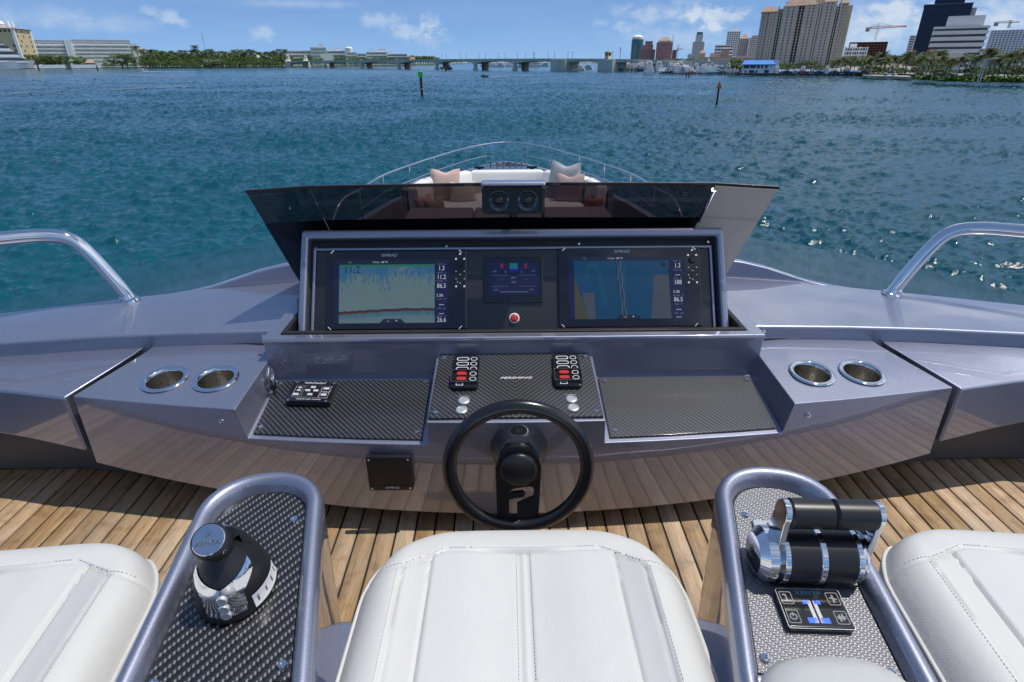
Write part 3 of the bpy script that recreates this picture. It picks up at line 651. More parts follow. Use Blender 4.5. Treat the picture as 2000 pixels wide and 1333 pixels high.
m = MB(); m.loft([rect(.632, .626, -.06, Hh - .060, -.036), rect(.632, .626, -.06, Hh - .060, -.030)]); m.build('carbon_panel', CARBD, dash, 0)
DP = fr(0, 0, -.028)
def dl(u, v):     # dash-local coordinates of a surveyed point
    p = DM.inverted() @ hit(u, v, DP, DN); return p.x, p.y
def drect(u0, v0, u1, v1):
    a = dl(u0, v1); b = dl(u1, v1); c = dl(u1, v0); d = dl(u0, v0)
    x0 = (a[0] + d[0]) / 2; x1 = (b[0] + c[0]) / 2; y0 = (a[1] + b[1]) / 2; y1 = (c[1] + d[1]) / 2; return x0, x1, y0, y1
def slab(r, z0, z1, mat, name, parent, bev=.002):
    return MB(DM).box(r[0], r[1], r[2], r[3], z0, z1).build(name, mat, parent, 30, bevel=bev, segs=2)
NAVY = emit('screen navy', (.003, .006, .05), .7); SEA_ = emit('screen chart sea', (.001, .075, .20), .45); SHOAL = emit('screen chart shoal', (.003, .10, .20), .45); LANDS = emit('screen chart land', (.10, .12, .16), .40); LANDY = emit('screen chart yellow', (.11, .095, .05), .4)
DGT = emit('screen digits', (.55, .60, .70), .75); DIM = emit('screen small print', (.25, .30, .42), .5); DARKD = emit('screen dark digits', (.01, .04, .09), .5); SLATE = emit('screen slate', (.012, .016, .05), .5); KEYL = emit('key backlight', (.80, .82, .85), .7)
BLUEL = emit('brand print', (.22, .34, .50), .55); MAR = emit('screen maroon', (.06, .008, .03), .6); CRM = emit('screen red mark', (.25, .01, .03), .6); CYN = emit('screen teal', (.01, .20, .22), .5); PINKL = emit('screen track', (.22, .20, .28), .4)
GLS = pm('screen bezel glass', (.006, .006, .009), .05, 0, .1, 10, coat=.8)
def mk_sonar():
    t = NT('sonar echogram'); tc = t.n('ShaderNodeTexCoord'); sp = t.n('ShaderNodeSeparateXYZ'); t.l(tc.outputs['Generated'], sp.inputs[0]); x = sp.outputs[0]; y = sp.outputs[2]
    def nz(s, sx, sy, d=3):
        mp = t.n('ShaderNodeMapping'); mp.inputs['Scale'].default_value = (sx, 1, sy); t.l(tc.outputs['Generated'], mp.inputs[0]); n = t.n('ShaderNodeTexNoise'); n.inputs['Scale'].default_value = s; n.inputs['Detail'].default_value = d; t.l(mp.outputs[0], n.inputs['Vector']); return n.outputs[0]
    c = (.16, .26, .27)
    col = nz(1, 7, .6, 4); st = nz(1, 110, 9, 3)
    lim = t.math('MULTIPLY_ADD', col, -.75, 1.12)
    k = t.math('GREATER_THAN', t.math('ADD', t.math('MULTIPLY', t.math('SUBTRACT', y, lim), 1.6), t.math('MULTIPLY_ADD', st, 2.2, -1.05)), .10)
    a = t.mix(t.math('MULTIPLY', k, .85), c, (.015, .15, .34))
    bt = t.math('ADD', t.math('MULTIPLY_ADD', t.math('SINE', t.math('MULTIPLY_ADD', x, 2.6, -.6)), .035, .205), t.math('MULTIPLY', t.math('SUBTRACT', nz(1, 26, .2, 4), .5), .05))
    dy = t.math('SUBTRACT', bt, y)
    b = t.ramp(t.math('MULTIPLY_ADD', dy, 4.0, .1), (.0, (0, 0, 0)), (.08, (.05, .005, .04)), (.19, (.09, .01, .03)), (.24, (.10, .10, .03)), (.30, (.02, .17, .16)), (.42, (.03, .14, .30)), (.62, (.13, .24, .28)), (1, (.16, .26, .27)))
    t.t.nodes[-1].color_ramp.interpolation = 'LINEAR'
    below = t.math('GREATER_THAN', dy, -.012)
    fuzz = t.math('MULTIPLY', t.math('SUBTRACT', nz(1, 140, 40, 2), .5), .25)
    b2 = t.mix(t.math('ADD', t.math('MULTIPLY', t.math('LESS_THAN', dy, .04), 1.0), t.math('GREATER_THAN', fuzz, -.01), clamp=True), (.15, .25, .28), b)
    o = t.mix(below, a, b2); o = t.mix(t.math('GREATER_THAN', y, .965), o, (.02, .22, .10))
    t.set(color=(.01, .01, .01), rough=.1, emit=o, es=.50, coat=.7); return t.m
SONAR = mk_sonar()
def plotter(o, sc, dcol, brand, which):
    pl = slab(drect(*o), -.032, -.018, GLS, 'chart_plotter', dash, .004)
    r = drect(*sc); z = -.0176
    s = MB(DM); s.box(r[0], r[1], r[2], r[3], z - .0005, z); s.build('screen', NAVY, pl, 0)
    w = r[1] - r[0]; h = r[3] - r[2]
    P = lambda x, y, k=1: DM @ Matrix.Translation((r[0] + x * w, r[2] + y * h, z + .0003 * k))
    def pane(x0, x1, y0, y1, mat, name, k=1, poly=None):
        pts = [(r[0] + x * w, r[2] + y * h, z + .0003 * k) for x, y in (poly or ((x0, y0), (x1, y0), (x1, y1), (x0, y1)))]
        return MB(DM).add(pts, [tuple(range(len(pts)))]).build(name, mat, pl, 0)
    if which == 'sonar':
        pane(.045, .878, .0, .93, SONAR, 'echogram')
        text('11.2', P(.155, .845, 2), .034, DARKD, pl, 'reading', sx=.9)
        vals = [('1.3', .86), ('11.2', .72), ('86.5', .58), ('---', .29), ('---', .15), ('26.6', .04)]; small = [('2.2ft', .43)]
        lab = [('SOG   kn', .925), ('DEPTH   ft', .79), ('WATER   °F', .655), ('COG   °M', .37), ('FUEL   gph', .225), ('SUPPLY   V', .10)]
    else:
        pane(.045, .862, .0, .93, SEA_, 'chart')
        pane(0, 0, 0, 0, LANDY, 'chart_yellow', 2, ((.045, .0), (.16, .0), (.045, .68))); pane(0, 0, 0, 0, LANDS, 'chart_land', 2, ((.165, .0), (.225, .0), (.215, .42), (.115, .42), (.125, .25)))
        pane(0, 0, 0, 0, LANDS, 'chart_land', 2, ((.70, .0), (.875, .0), (.86, .70), (.735, .70))); pane(0, 0, 0, 0, SHOAL, 'chart_shoal', 2, ((.29, .2), (.335, .2), (.29, .72), (.235, .90), (.16, .90), (.125, .62), (.16, .62), (.19, .82), (.22, .80), (.25, .66)))
        pane(0, 0, 0, 0, SHOAL, 'chart_shoal', 2, ((.445, .0), (.50, .0), (.485, .93), (.42, .93)))
        for k in range(4):
            pts = [(.405 + .012 * k + .045 * (1 - q) + .006 * math.sin(q * 21 + k * 2), .93 * q) for q in np.linspace(0, 1, 26)]
            pane(0, 0, 0, 0, PINKL if k % 2 else SLATE, 'chart_track', 3 + k, [(x + .003, y) for x, y in pts] + [(x - .003, y) for x, y in pts[::-1]])
        MB(P(.815, .86, 3)).lathe([(.008, 0), (.008, .0002), (.0001, .0003)], 16).build('compass_key', SLATE, pl, 0)
        vals = [('1.3', .84), ('---', .70), ('188', .575), ('86.5', .30), ('---', .15), ('---', .01 + .02)]; small = [('2.2ft', .425)]
        lab = [('SOG   kn', .915), ('STW   kn', .77), ('COG   °M', .64), ('WATER   °F', .365), ('ENG   °F', .225), ('FUEL   gph', .085)]
    pane(0, 1, .935, 1, SLATE, 'menu_bar', 1); xc = .938
    for t_, y in vals: text(t_, P(xc, y, 2), .0205, DGT, pl, 'reading', sx=.82)
    for t_, y in small: text(t_, P(xc - .015, y, 2), .012, DGT, pl, 'reading')
    text('\n'.join(' ' for _ in range(1)) + ' ', P(xc, .5, 2), .01, DIM, pl) if False else None
    for t_, y in lab: text(t_, P(xc, y, 2), .0065, DIM, pl, 'caption')
    text('11.2 kn  188 °M', P(.40, .965, 2), .0075, DGT, pl, 'caption'); text('Nav', P(.14, .965, 2), .0075, DIM, pl, 'caption')
    pane(0, 0, 0, 0, SLATE, 'zoom_tab', 4, ((.40, 0), (.62, 0), (.585, .065), (.435, .065))); text('–     +', P(.51, .032, 6), .014, DGT, pl, 'caption')
    M = DM @ Matrix.Translation((*dl(*brand), -.0176)); text('SIMRAD', M, .0125, BLUEL, pl, sx=1.15, ext=.0003)
    x0 = dl(*dcol)[0]; yt = dl(*dcol)[1]
    for i, (dx, dy) in enumerate(((0, 0), (-.013, -.016), (.013, -.016), (-.013, -.056), (.013, -.056), (0, -.066), (-.013, -.08), (.013, -.08), (-.009, -.090), (.0, -.094), (-.013, -.104), (.013, -.104))):
        b = .0028 if i in (0, 1, 2, 10, 11) else .0013
        flat([rrect(2 * b, 2 * b, b * .6, 3)], .001, DM @ Matrix.Translation((x0 + dx, yt + dy, -.0173)), KEYL, pl, 'key')
    MB(DM @ Matrix.Translation((x0, yt - .032, -.018))).lathe([(.011, 0), (.011, .006), (.009, .009), (.0001, .009)], 24).build('dial', BLK, pl, 40)
    MB(DM @ Matrix.Translation((x0, yt - .080, -.018))).lathe([(.012, 0), (.012, .0015), (.0095, .0015), (.009, .0005), (.0001, .0008)], 24).build('dial', BLK, pl, 40)
    rr_ = drect(*o)
    for (x, y, a) in ((rr_[0] + .018, rr_[3] - .004, .8), (rr_[1] - .020, rr_[3] - .004, -.8), (rr_[0] + .012, rr_[2] + .006, -.8), (rr_[1] - .020, rr_[2] + .006, .8)):
        flat([rrect(.013, .0018, .0006, 2)], .0012, DM @ Matrix.Translation((x, y, -.0172)) @ Matrix.Rotation(a, 4, 'Z'), KEYL, pl, 'corner_mark')
    return pl
p1 = plotter((639, 489, 911, 643), (654, 508, 876, 630), (899, 497), (762, 499), 'sonar'); p1['label'] = 'screen showing a pale sonar echogram'
p2 = plotter((1090, 487, 1368, 642), (1110, 504, 1336, 626), (1350, 493), (1214, 495), 'chart'); p2['label'] = 'screen showing a blue chart with pale land'
em = slab(drect(944, 503, 1060, 592), -.032, -.022, GLS, 'engine_display', dash, .003); r = drect(954, 514, 1051, 576); z = -.0217
MB(DM).box(r[0], r[1], r[2], r[3], z - .0004, z).build('screen', NAVY, em, 0); w = r[1] - r[0]; h = r[3] - r[2]
def ep(x0, x1, y0, y1, mat, n_): MB(DM).box(r[0] + x0 * w, r[0] + x1 * w, r[2] + y0 * h, r[2] + y1 * h, z + .0001, z + .0003).build(n_, mat, em, 0)
for x0, x1, y0, y1, mat in ((.24, .29, .82, .97, CRM), (.72, .77, .82, .97, CRM), (.42, .58, .80, .98, CYN), (.42, .58, .72, .80, emit('screen blue', (.01, .01, .30), .6)), (.22, .78, .07, .085, DIM), (.05, .40, .60, .606, DIM), (.60, .95, .60, .606, DIM), (.05, .40, .25, .256, DIM), (.60, .95, .25, .256, DIM)): ep(x0, x1, y0, y1, mat, 'gauge_bar')
for (t_, x, y, s_) in (('0', .34, .7, .009), ('0', .66, .7, .009), ('- - -', .25, .48, .009), ('- - -', .75, .48, .009), ('86.5', .5, .52, .009), ('26.6', .5, .38, .009), ('RPM', .12, .72, .006), ('RPM', .9, .72, .006), ('FUEL', .15, .14, .006), ('TRIM', .85, .14, .006)):
    text(t_, DM @ Matrix.Translation((r[0] + x * w, r[2] + y * h, z + .0002)), s_, DIM, em, 'caption')
M = DM @ Matrix.Translation((*dl(1003, 622), -.030)); rb = MB(M).lathe([(.0165, 0), (.0165, .004), (.0150, .0055), (.0130, .0055), (.0125, .003)], 28, None, caps=False).build('alarm_button', WHT, dash, 40); MB(M).lathe([(.0126, .0), (.0126, .008), (.010, .010), (.0001, .0105)], 28).build('cap', REDP, rb, 40)
screws(dash, [DM @ Vector((*dl(u, v), -.030)) for u, v in ((618, 483), (872, 481), (1131, 478), (1384, 476))], DN, .0035)
# ------------------------------------------------------------------ tinted glass visor leaning aft over the dash
vis = thing('glass_visor', 'wide dark tinted glass visor leaning over the instrument pod', 'windscreen', (0, 2.04, .455))
B0 = Vector((.80, 2.045, .46)); T0 = Vector((.779, 1.700, .862)); B1 = Vector((.602, 2.062, .46)); T1 = Vector((.606, 1.742, .866)); B2 = Vector((0, 2.07, .46)); T2 = Vector((0, 1.752, .869))
sn = Vector((0, .62, .78)) * .006
fb = .70     # share of the height printed solid black
def strip(cols, a, b, mat, name, th=1.0):
    m = MB(); r0 = []
    rings = []
    for (B, T) in cols:
        p = B.lerp(T, a); q = B.lerp(T, b); rings.append([p, q, q + sn * th, p + sn * th])
    m.loft(rings, True); return m.build(name, mat, vis, 20, recalc=True)
Ml = lambda p: Vector(mir(p))
ctr = [(Ml(B1), Ml(T1)), (B2, T2), (B1, T1)]
strip(ctr, 0, .985, LID, 'centre_pane'); strip([(a_ - sn * .16, b_ - sn * .16) for a_, b_ in ctr], 0, fb, FRIT, 'printed_band', .13)
e1 = Vector((.003, 0, 0))
wl_ = [(Ml(B0), Ml(T0)), (Ml(B1) - e1, Ml(T1) - e1)]; wr_ = [(B1 + e1, T1 + e1), (B0, T0)]
strip(wl_, 0, .985, LID, 'wing_pane'); strip([(a_ - sn * .16, b_ - sn * .16) for a_, b_ in wl_], 0, fb, FRIT, 'printed_band', .13)
wp = strip(wr_, fb + .0, .985, LIDF, 'wing_pane'); wp['label'] = 'wing pane, sun glare on its dust painted in grey'
wp = strip(wr_, 0, fb - .003, LIDF, 'printed_band'); wp['label'] = 'printed band, sun glare on its dust painted in grey'
m = MB()
allc = [Ml(T0), Ml(T1), T2, T1, T0]
m.loft([[p - Vector((0, .002, -.0005)) * 1 + d for d in (Vector((0, -.002, -.004)), Vector((0, .006, -.002)), Vector((0, .004, .006)), Vector((0, -.005, .005)))] for p in allc], True); m.build('top_edge', BLK, vis, 30, bevel=.001, segs=1)
m = MB(); m.tube([B1.lerp(T1, fb - .02) - sn, B1.lerp(T1, .97) - sn], .008, 10); m.build('corner_post', CHROME, vis, 60)
# thermal camera on a stalk ahead of the visor
tcam = thing('deck_floodlight', 'black twin lens floodlight with silver top fixed at the middle of the tinted visor', 'floodlight', (.0, 1.75, .79))
m = MB(); m.box(-.091, .091, 1.665, 1.715, .797, .884); m.build('housing', BLK, tcam, 30, bevel=.014, segs=4)
m = MB(); m.loft([[Vector((x, y, z)) for x, z in ((-.086, .802), (.086, .802), (.086, .876), (-.086, .876))] for y in (1.6655, 1.6625)] + [[Vector((x, 1.6625, z)) for x, z in ((-.078, .810), (.078, .810), (.078, .868), (-.078, .868))], [Vector((x, 1.670, z)) for x, z in ((-.078, .810), (.078, .810), (.078, .868), (-.078, .868))]], True, False, False); m.build('bezel', RUB, tcam, 30, bevel=.002)
m = MB(); m.box(-.0925, .0925, 1.660, 1.705, .8800, .8915); m.build('silver_cap', GEL, tcam, 30, bevel=.007, segs=4)
for x in (-.041, .041):
    F_ = frame((x, 1.664, .839), (1, 0, 0), (0, 0, 1))
    l_ = MB(F_).lathe([(.030, .0005), (.030, .003), (.0275, .003), (.016, -.006), (.013, -.006)], 28, None, caps=False).build('reflector', pm('dark reflector', (.10, .10, .11), .15, 1, .1, 30), tcam, 60)
    MB(F_).lathe([(.014, -.007), (.0135, .001), (.009, .004), (.0001, .005)], 20).build('lamp_lens', GLS, l_, 60)
m = MB(); m.tube([(0, 1.70, .80), (0, 1.72, .786), (0, 1.80, .782)], .012, 10); m.build('stalk', BLK, tcam, 40)
# ------------------------------------------------------------------ steering wheel
whl = thing('steering_wheel', 'black steering wheel with one broad lower spoke on the helm console', 'steering wheel', (.007, 1.24, .27))
wc = Vector((.003, 1.115, .312)); tl = rad(6); WX = Vector((1, 0, 0)); WY = Vector((0, math.sin(tl), math.cos(tl))); WM_ = frame(wc, WX, WY)
R0 = .1670
m = MB(WM_); m.loft([[Vector(((R0 + .0175 * math.cos(q)) * math.cos(a), (R0 + .0175 * math.cos(q)) * math.sin(a), .0160 * math.sin(q))) for q in np.linspace(0, 2 * math.pi, 17)[:-1]] for a in np.linspace(0, 2 * math.pi, 81)], True, False, False)
m.build('rim', pm('black rim leather', (.011, .011, .013), .24, 0, .15, 12, coat=.35, bump=.05, bscale=600, coatr=.2), whl, 60)
w_ = .051; yb = -.155; yt_ = .02
outl_ = [(-w_ - .002, yb), (w_ - .002, yb), (w_ + .004, 0), (w_ - .004, yt_ + .008), (.03, .052), (-.03, .052), (-w_ + .004, yt_ + .008), (-w_ - .004, 0)]
P_ = [(-.024, -.140), (-.003, -.140), (-.003, -.104), (.020, -.092), (.036, -.085), (.040, -.070), (.036, -.054), (.026, -.052), (-.012, -.058), (-.024, -.066), (-.028, -.078), (-.020, -.072), (.010, -.068), (.016, -.074), (.012, -.083), (-.010, -.086), (-.024, -.090)]
flat([outl_, P_], .008, WM_ @ Matrix.Translation((0, 0, -.006)), SAT, whl, 'spoke', .0008)
MB(WM_).lathe([(.047, -.06), (.047, .004), (.044, .012), (.036, .017), (.0001, .019)], 40).build('hub_cap', SAT, whl, 50)
a = Vector((.007, yface(0, .27) + .012, .272)); ax = (wc + Vector((0, .035, .012)) - a).normalized(); Mh = frame(a, (1, 0, 0), ax.cross(Vector((1, 0, 0))))
Lh = (wc + Vector((0, .035, .012)) - a).length
MB(Mh).lathe([(.076, 0), (.076, .020), (.073, .026), (.052, Lh * .72), (.050, Lh), (.03, Lh + .001)], 48).build('column_boss', BLK, whl, 40)
screws(whl, [WM_ @ Vector((x, -.150, .004)) for x in (-.040, 0, .036)], WM_.to_3x3() @ Vector((0, 0, 1)), .0035)
# ------------------------------------------------------------------ arm consoles between the seats
def arm_console(sg, name, label, carb, label_cat='arm console'):
    base = Vector((sg * .437, .505, 0)); yaw = rad(8.4) * -sg
    t = thing(name, label, label_cat, (base.x, base.y, 0), yaw)
    R = WM[t.name]
    zt = lambda y: .430 + .115 * y          # top rises gently forward (local y)
    yf = .415                                # tip, local
    def ring(e, dz=None, z=None, y0=-.42, ny=22):
        hw = lambda y: .1425 - .030 * max(0, min(1, (y + .05) / .40)) + e
        pts = []; rr = hw(.30); yc = yf + e - rr * .92
        for k in range(7): y = y0 + (yc - y0) * k / 7; pts.append((-hw(y), y))
        for k in range(ny + 1):
            a = math.pi - math.pi * k / ny; q = 2 / 2.25
            c, s_ = math.cos(a), math.sin(a); pts.append((math.copysign(abs(c) ** q, c) * rr, yc + abs(s_) ** q * rr * .92))
        for k in range(6, -1, -1): y = y0 + (yc - y0) * k / 7; pts.append((hw(y), y))
        return [R @ Vector((x, y, (zt(y) + dz) if z is None else z)) for x, y in pts]
    m = MB(); m.loft([ring(-.03, z=.0), ring(-.012, z=.12), ring(-.002, -.05), ring(.0, -.022), ring(-.003, -.009), ring(-.009, -.002), ring(-.016, 0), ring(-.022, -.0015), ring(-.027, -.006), ring(-.0305, -.013), ring(-.0345, -.034)], True, True, True)
    m.build('body', GEL, t, 50)
    # inset carbon panel, flat end aft
    pr = ring(-.0356, -.0285, y0=.012); pl = ring(-.0356, -.0335, y0=.012)
    cp = MB().loft([pl, pr]).build('carbon_panel', carb, t, 30, bevel=.0012, segs=1)
    m = MB(); m.add([R @ Vector(p) for p in ((-.106, -.40, zt(-.4) - .030), (.106, -.40, zt(-.4) - .030), (.106, .006, zt(.006) - .024), (-.106, .006, zt(.006) - .024), (.106, .004, zt(.0) - .04), (-.106, .004, zt(.0) - .04))], [(0, 1, 2, 3), (3, 2, 4, 5)])
    m.build('inner_tray', GEL, t, 30, bevel=.004)
    P = lambda x, y, dz=0: R @ Vector((x, y, zt(y) - .0285 + dz))
    nrm = (P(0, .1) - P(0, 0)).cross(P(.1, 0) - P(0, 0)); nrm = nrm if nrm.z > 0 else -nrm
    screws(cp, [P(-.088, .034), P(.088, .034), P(-.062, .305), P(.062, .305)], nrm, .0062)
    pad_ = MB(); Rz = Matrix.Rotation(yaw, 3, 'Z')
    return t, R, P, nrm.normalized(), zt
jp, R, P, nn, zt = arm_console(-1, 'joystick_console', 'grey arm console with coarse carbon top carrying the black joystick', CARBP)
js_ = thing('joystick', 'black docking joystick with chrome face plate on the port arm console', 'joystick', P(-.009, .178)[:], rad(10))
J0 = P(-.009, .178); JM = Matrix.Translation(J0) @ Matrix.Rotation(rad(10), 4, 'Z') @ Matrix.Rotation(.05, 4, 'X') @ Matrix.Diagonal((.93, .93, 1.08, 1))
BLKS = pm('soft touch black', (.013, .013, .015), .36, 0, .1, 12, bump=.04, bscale=500)
prof = [(.066, 0), (.066, .006), (.0635, .012), (.0615, .030), (.056, .050), (.046, .070), (.036, .084), (.030, .092), (.026, .098)]
def body_pt(a, z, lift=0.0):
    r = np.interp(z, [p[1] for p in prof], [p[0] for p in prof]) + lift
    ox = .0; oy = -.16 * max(0, z - .02)
    return JM @ Vector((r * math.cos(a), r * 1.12 * math.sin(a) + oy, z))
m = MB(); zs = [0, .006, .012, .022, .032, .042, .052, .062, .070, .078, .086, .092, .098]
m.loft([[body_pt(2 * math.pi * k / 40, z) for k in range(40)] for z in zs], True, True, True); m.build('base', BLKS, js_, 50)
m = MB(); r = []
for i in range(13):     # raised saddle behind the knob
    a = rad(20 + 140 * i / 12); r.append([body_pt(a, .02, .002), body_pt(a, .06, .006 * math.sin(math.pi * i / 12)), body_pt(a, .088, .016 * math.sin(math.pi * i / 12)), body_pt(a, .108, .006), body_pt(a, .10, -.008)])
m.loft(r, False, False, False); m.build('saddle', BLKS, js_, 60)
# chrome plate on the side facing the driver
rows = []
for i in range(19):
    z = .012 + .068 * i / 18; half_ = rad(np.interp(i, [0, 3, 9, 11, 14, 18], [27, 31, 33, 44, 66, 74])); rows.append([body_pt(-math.pi / 2 + .05 + half_ * (2 * k / 16 - 1), z - .020 * (1 - abs(2 * k / 16 - 1)) ** 1.2 * (i / 18), .0018) for k in range(17)])
MB().loft(rows, False, False, False).build('chrome_plate', CHROME, js_, 80)
for z in (.016, .030, .045):
    c = body_pt(-math.pi / 2 + .05, z, .002); n_ = (c - body_pt(-math.pi / 2 + .05, z, -.02)).normalized()
    MB(frame(c, JM.to_3x3() @ Vector((1, 0, 0)), n_.cross(JM.to_3x3() @ Vector((1, 0, 0))))).lathe([(.0082, -.003), (.0082, .0015), (.0070, .0030), (.0045, .0026), (.0001, .0024)], 20).build('button', SILV, js_, 50)
rows = [[body_pt(rad(-48 + 66 * k / 14), z, .0012) for k in range(15)] for z in (.006, .0135, .022, .029)]
st_ = MB().loft(rows, False, False, False).build('sticker', pm('paper sticker', (.72, .73, .74), .45, 0, .05, 60), js_, 80)
for i, tt in enumerate(('XENTA', 'TRI-U', 'SERIAL', '20142')):
    c = body_pt(rad(-40 + 16 * i), .0175, .0016); c2 = body_pt(rad(-36 + 16 * i), .0175, .0016); up = body_pt(rad(-40 + 16 * i), .0225, .0016)
    text(tt, frame(c, up - c, c - c2), .0042, DKBASE, js_, lift=.0003)
kt = body_pt(0, .094) * .5 + body_pt(math.pi, .094) * .5
ka = (JM.to_3x3() @ Vector((-.05, -.52, .80))).normalized(); KM = frame(kt, JM.to_3x3() @ Vector((1, 0, 0)), ka.cross(JM.to_3x3() @ Vector((1, 0, 0)))) @ Matrix.Diagonal((.86, .86, .92, 1))
kn = MB(KM).lathe([(.027, -.018), (.0275, -.004), (.0262, .008), (.0262, .014), (.0285, .024), (.0305, .036), (.0312, .050), (.0300, .056), (.0262, .058), (.0255, .0565)], 44).build('knob', BLKS, js_, 50)
MB(KM).lathe([(.0268, .056), (.0268, .0590), (.0258, .0600), (.0001, .0603)], 40).build('mirror_cap', CHROME, kn, 40)
text('XENTA', KM @ Matrix.Translation((0, -.006, .0603)), .0105, DKBASE, kn, sx=1.2, lift=.0004); text('X', KM @ Matrix.Translation((0, .008, .0603)), .011, DKBASE, kn, sx=1.3, lift=.0004)
# ------------------------------------------------------------------ throttle side
tp, R, P, nn, zt = arm_console(1, 'throttle_console', 'grey arm console with carbon top paled by painted sun glare, carrying the throttle levers', CARBG)
thr = thing('throttle', 'twin lever throttle with black grips and chrome arms on the starboard arm console', 'throttle', P(-.005, .155)[:], rad(-8.4))
TMx = Matrix.Translation(P(.016, .196)) @ Matrix.Rotation(rad(-3), 4, 'Z') @ Matrix.Diagonal((.92, .86, .93, 1))
tv = lambda x, y, z: TMx @ Vector((x, y, z))
AX = lambda x0, z, y=0: frame(tv(x0, y, z), TMx.to_3x3() @ Vector((0, 1, 0)), TMx.to_3x3() @ Vector((0, 0, 1)))   # axis along +x
zc = .040; rd = .046
def cyl(x0, x1, r, z, y, mat, name, parent, rim=.003):
    L_ = x1 - x0; M = AX(x0, z, y)
    return MB(M).lathe([(.0001, 0), (r - rim, 0), (r, rim), (r, L_ - rim), (r - rim, L_), (.0001, L_)], 44).build(name, mat, parent, 40)
for x0, x1 in ((-.062, -.004), (.005, .062)): cyl(x0, x1, rd, zc, 0, BLKS, 'drum', thr, .0015)
cyl(-.0045, .0055, rd + .0012, zc, 0, CHROME, 'centre_band', thr, .001)
for x in (-.066, .058): cyl(x, x + .009, rd + .0008, zc, 0, CHROME, 'end_band', thr, .001)
ec = cyl(-.104, -.066, rd * .97, zc, 0, CHROME, 'end_cap', thr, .012); text('TRIM', AX(-.1045, zc) @ Matrix.Rotation(math.pi, 4, 'Y'), .012, BLK, ec)
cyl(.0665, .082, rd * .9, zc, 0, CHROME, 'end_cap', thr, .008)
m = MB(TMx); m.box(-.075, .075, -.040, .040, -.004, .022); m.build('pedestal', BLK, thr, 30, bevel=.004)
gz = .130; gy = .004
for sgx in (-1, 1):
    x0, x1 = (-.060, .010) if sgx < 0 else (.016, .084)
    cyl(x0, x1, .0242, gz, gy, BLKS, 'grip', thr, .004)
    xa = -.072 if sgx < 0 else .084; th_ = .011; xd = -.006 if sgx < 0 else -.010
    pts = []                               # arm outline: big round at the drum, small round at the grip
    o = [(math.sin(q) * .0255 + gy, math.cos(q) * .0255 + gz) for q in np.linspace(-1.9, 1.9, 16)] + [(math.sin(q) * .034 + 0, math.cos(q) * .034 + zc) for q in np.linspace(1.9, 4.4, 14)]
    r0 = [tv(xa + xd * (1 - (z - zc) / (gz - zc)), y, z) for y, z in o]; r1 = [tv(xa + th_ + xd * (1 - (z - zc) / (gz - zc)), y, z) for y, z in o]
    MB().loft([r0, r1]).build('arm', CHROME, thr, 40, bevel=.0018, segs=3)
# keypad and start plate on the panel
PF = lambda x, y: frame(P(x, y), R.to_3x3() @ Vector((1, 0, 0)), P(x, y + .1) - P(x, y))
kp = thing('throttle_keypad', 'black touch keypad with white symbols and blue light below the throttle', 'keypad', P(-.002, .068)[:], rad(-8.4))
K = PF(.002, .112) @ Matrix.Rotation(.09, 4, 'Z') @ Matrix.Diagonal((.78, .72, 1, 1)); o = MB(K).box(-.064, .064, -.040, .052, .002, .013).build('housing', BLK, kp, 30, bevel=.004)
flat(ringo(rrect(.128, .094, .005), (.985, .98)), .0012, K @ Matrix.Translation((0, .006, .0132)), SILV, kp, 'rim')
KW = emit('keypad white', (.80, .80, .82), .45); KB = emit('keypad blue', (.06, .16, 1.0), 1.6); KD = emit('keypad dim blue', (.03, .12, .28), .5)
for x, y in ((-.047, .030), (-.047, -.014), (.046, .030), (.046, -.014)):
    flat(ringo(rrect(.024, .030, .003), (.90, .92)), .0006, K @ Matrix.Translation((x, y, .0134)), KW, kp, 'key_outline')
def bars(x, y, rs, mat=KW, name='symbol'):
    m = MB(K)
    for (a, b, c, d) in rs:
        m.box(x + a, x + b, y + c, y + d, .0131, .0137)
        if name == 'blue_light': m.build(name, mat, kp, 0); m = MB(K)
    if name != 'blue_light': m.build(name, mat, kp, 0)
bars(-.047, .030, ((-.0015, .0015, -.008, .008), (-.006, .0, .006, .009), (0, .006, -.009, -.006), (-.006, 0, -.009, -.006)))
bars(.046, .030, ((-.0018, .0018, -.009, .009), (-.007, -.0018, .0, .003), (.0018, .007, -.002, .001)))
bars(.046, -.014, ((-.0045, -.0015, -.009, .007), (.0015, .0045, -.006, .009), (-.008, .008, -.003, .003)))
flat(ringo([(math.cos(a) * .0075, math.sin(a) * .0075) for a in np.linspace(.9, 2 * math.pi + .6, 20)], (.72, .72)), .0006, K @ Matrix.Translation((-.047, -.014, .0134)) @ Matrix.Rotation(.8, 4, 'Z'), KW, kp, 'symbol'); bars(-.047, -.014, ((-.0012, .0012, .001, .009),))
bars(0, .006, ((-.018, -.005, .010, .018), (.004, .017, .010, .018), (-.021, -.004, -.034, -.022), (.004, .021, -.034, -.022)), KB, 'blue_light'); bars(0, .006, ((-.009, -.002, -.034, .018), (.002, .009, -.034, .018)), GREYP, 'lever_mark')
text('XENTA', K @ Matrix.Translation((0, .042, .0131)), .013, KD, kp, sx=1.3)
ip = thing('start_plate', 'small polished plate with a round start key beside the throttle', 'switch plate', P(-.060, .238)[:], rad(-8.4))
Q = PF(-.020, .258); MB(Q).box(-.034, .036, -.034, .034, .0005, .006).build('plate', pm('satin steel plate', (.60, .61, .62), .30, 1, .05, 30), ip, 30, bevel=.0018)
MB(Q @ Matrix.Translation((.004, -.004, .006))).lathe([(.018, 0), (.018, .003), (.015, .005), (.013, .0025), (.0001, .003)], 30).build('start_key', SILV, ip, 40)
text('START', Q @ Matrix.Translation((.002, .024, .0062)), .008, SAT, ip)
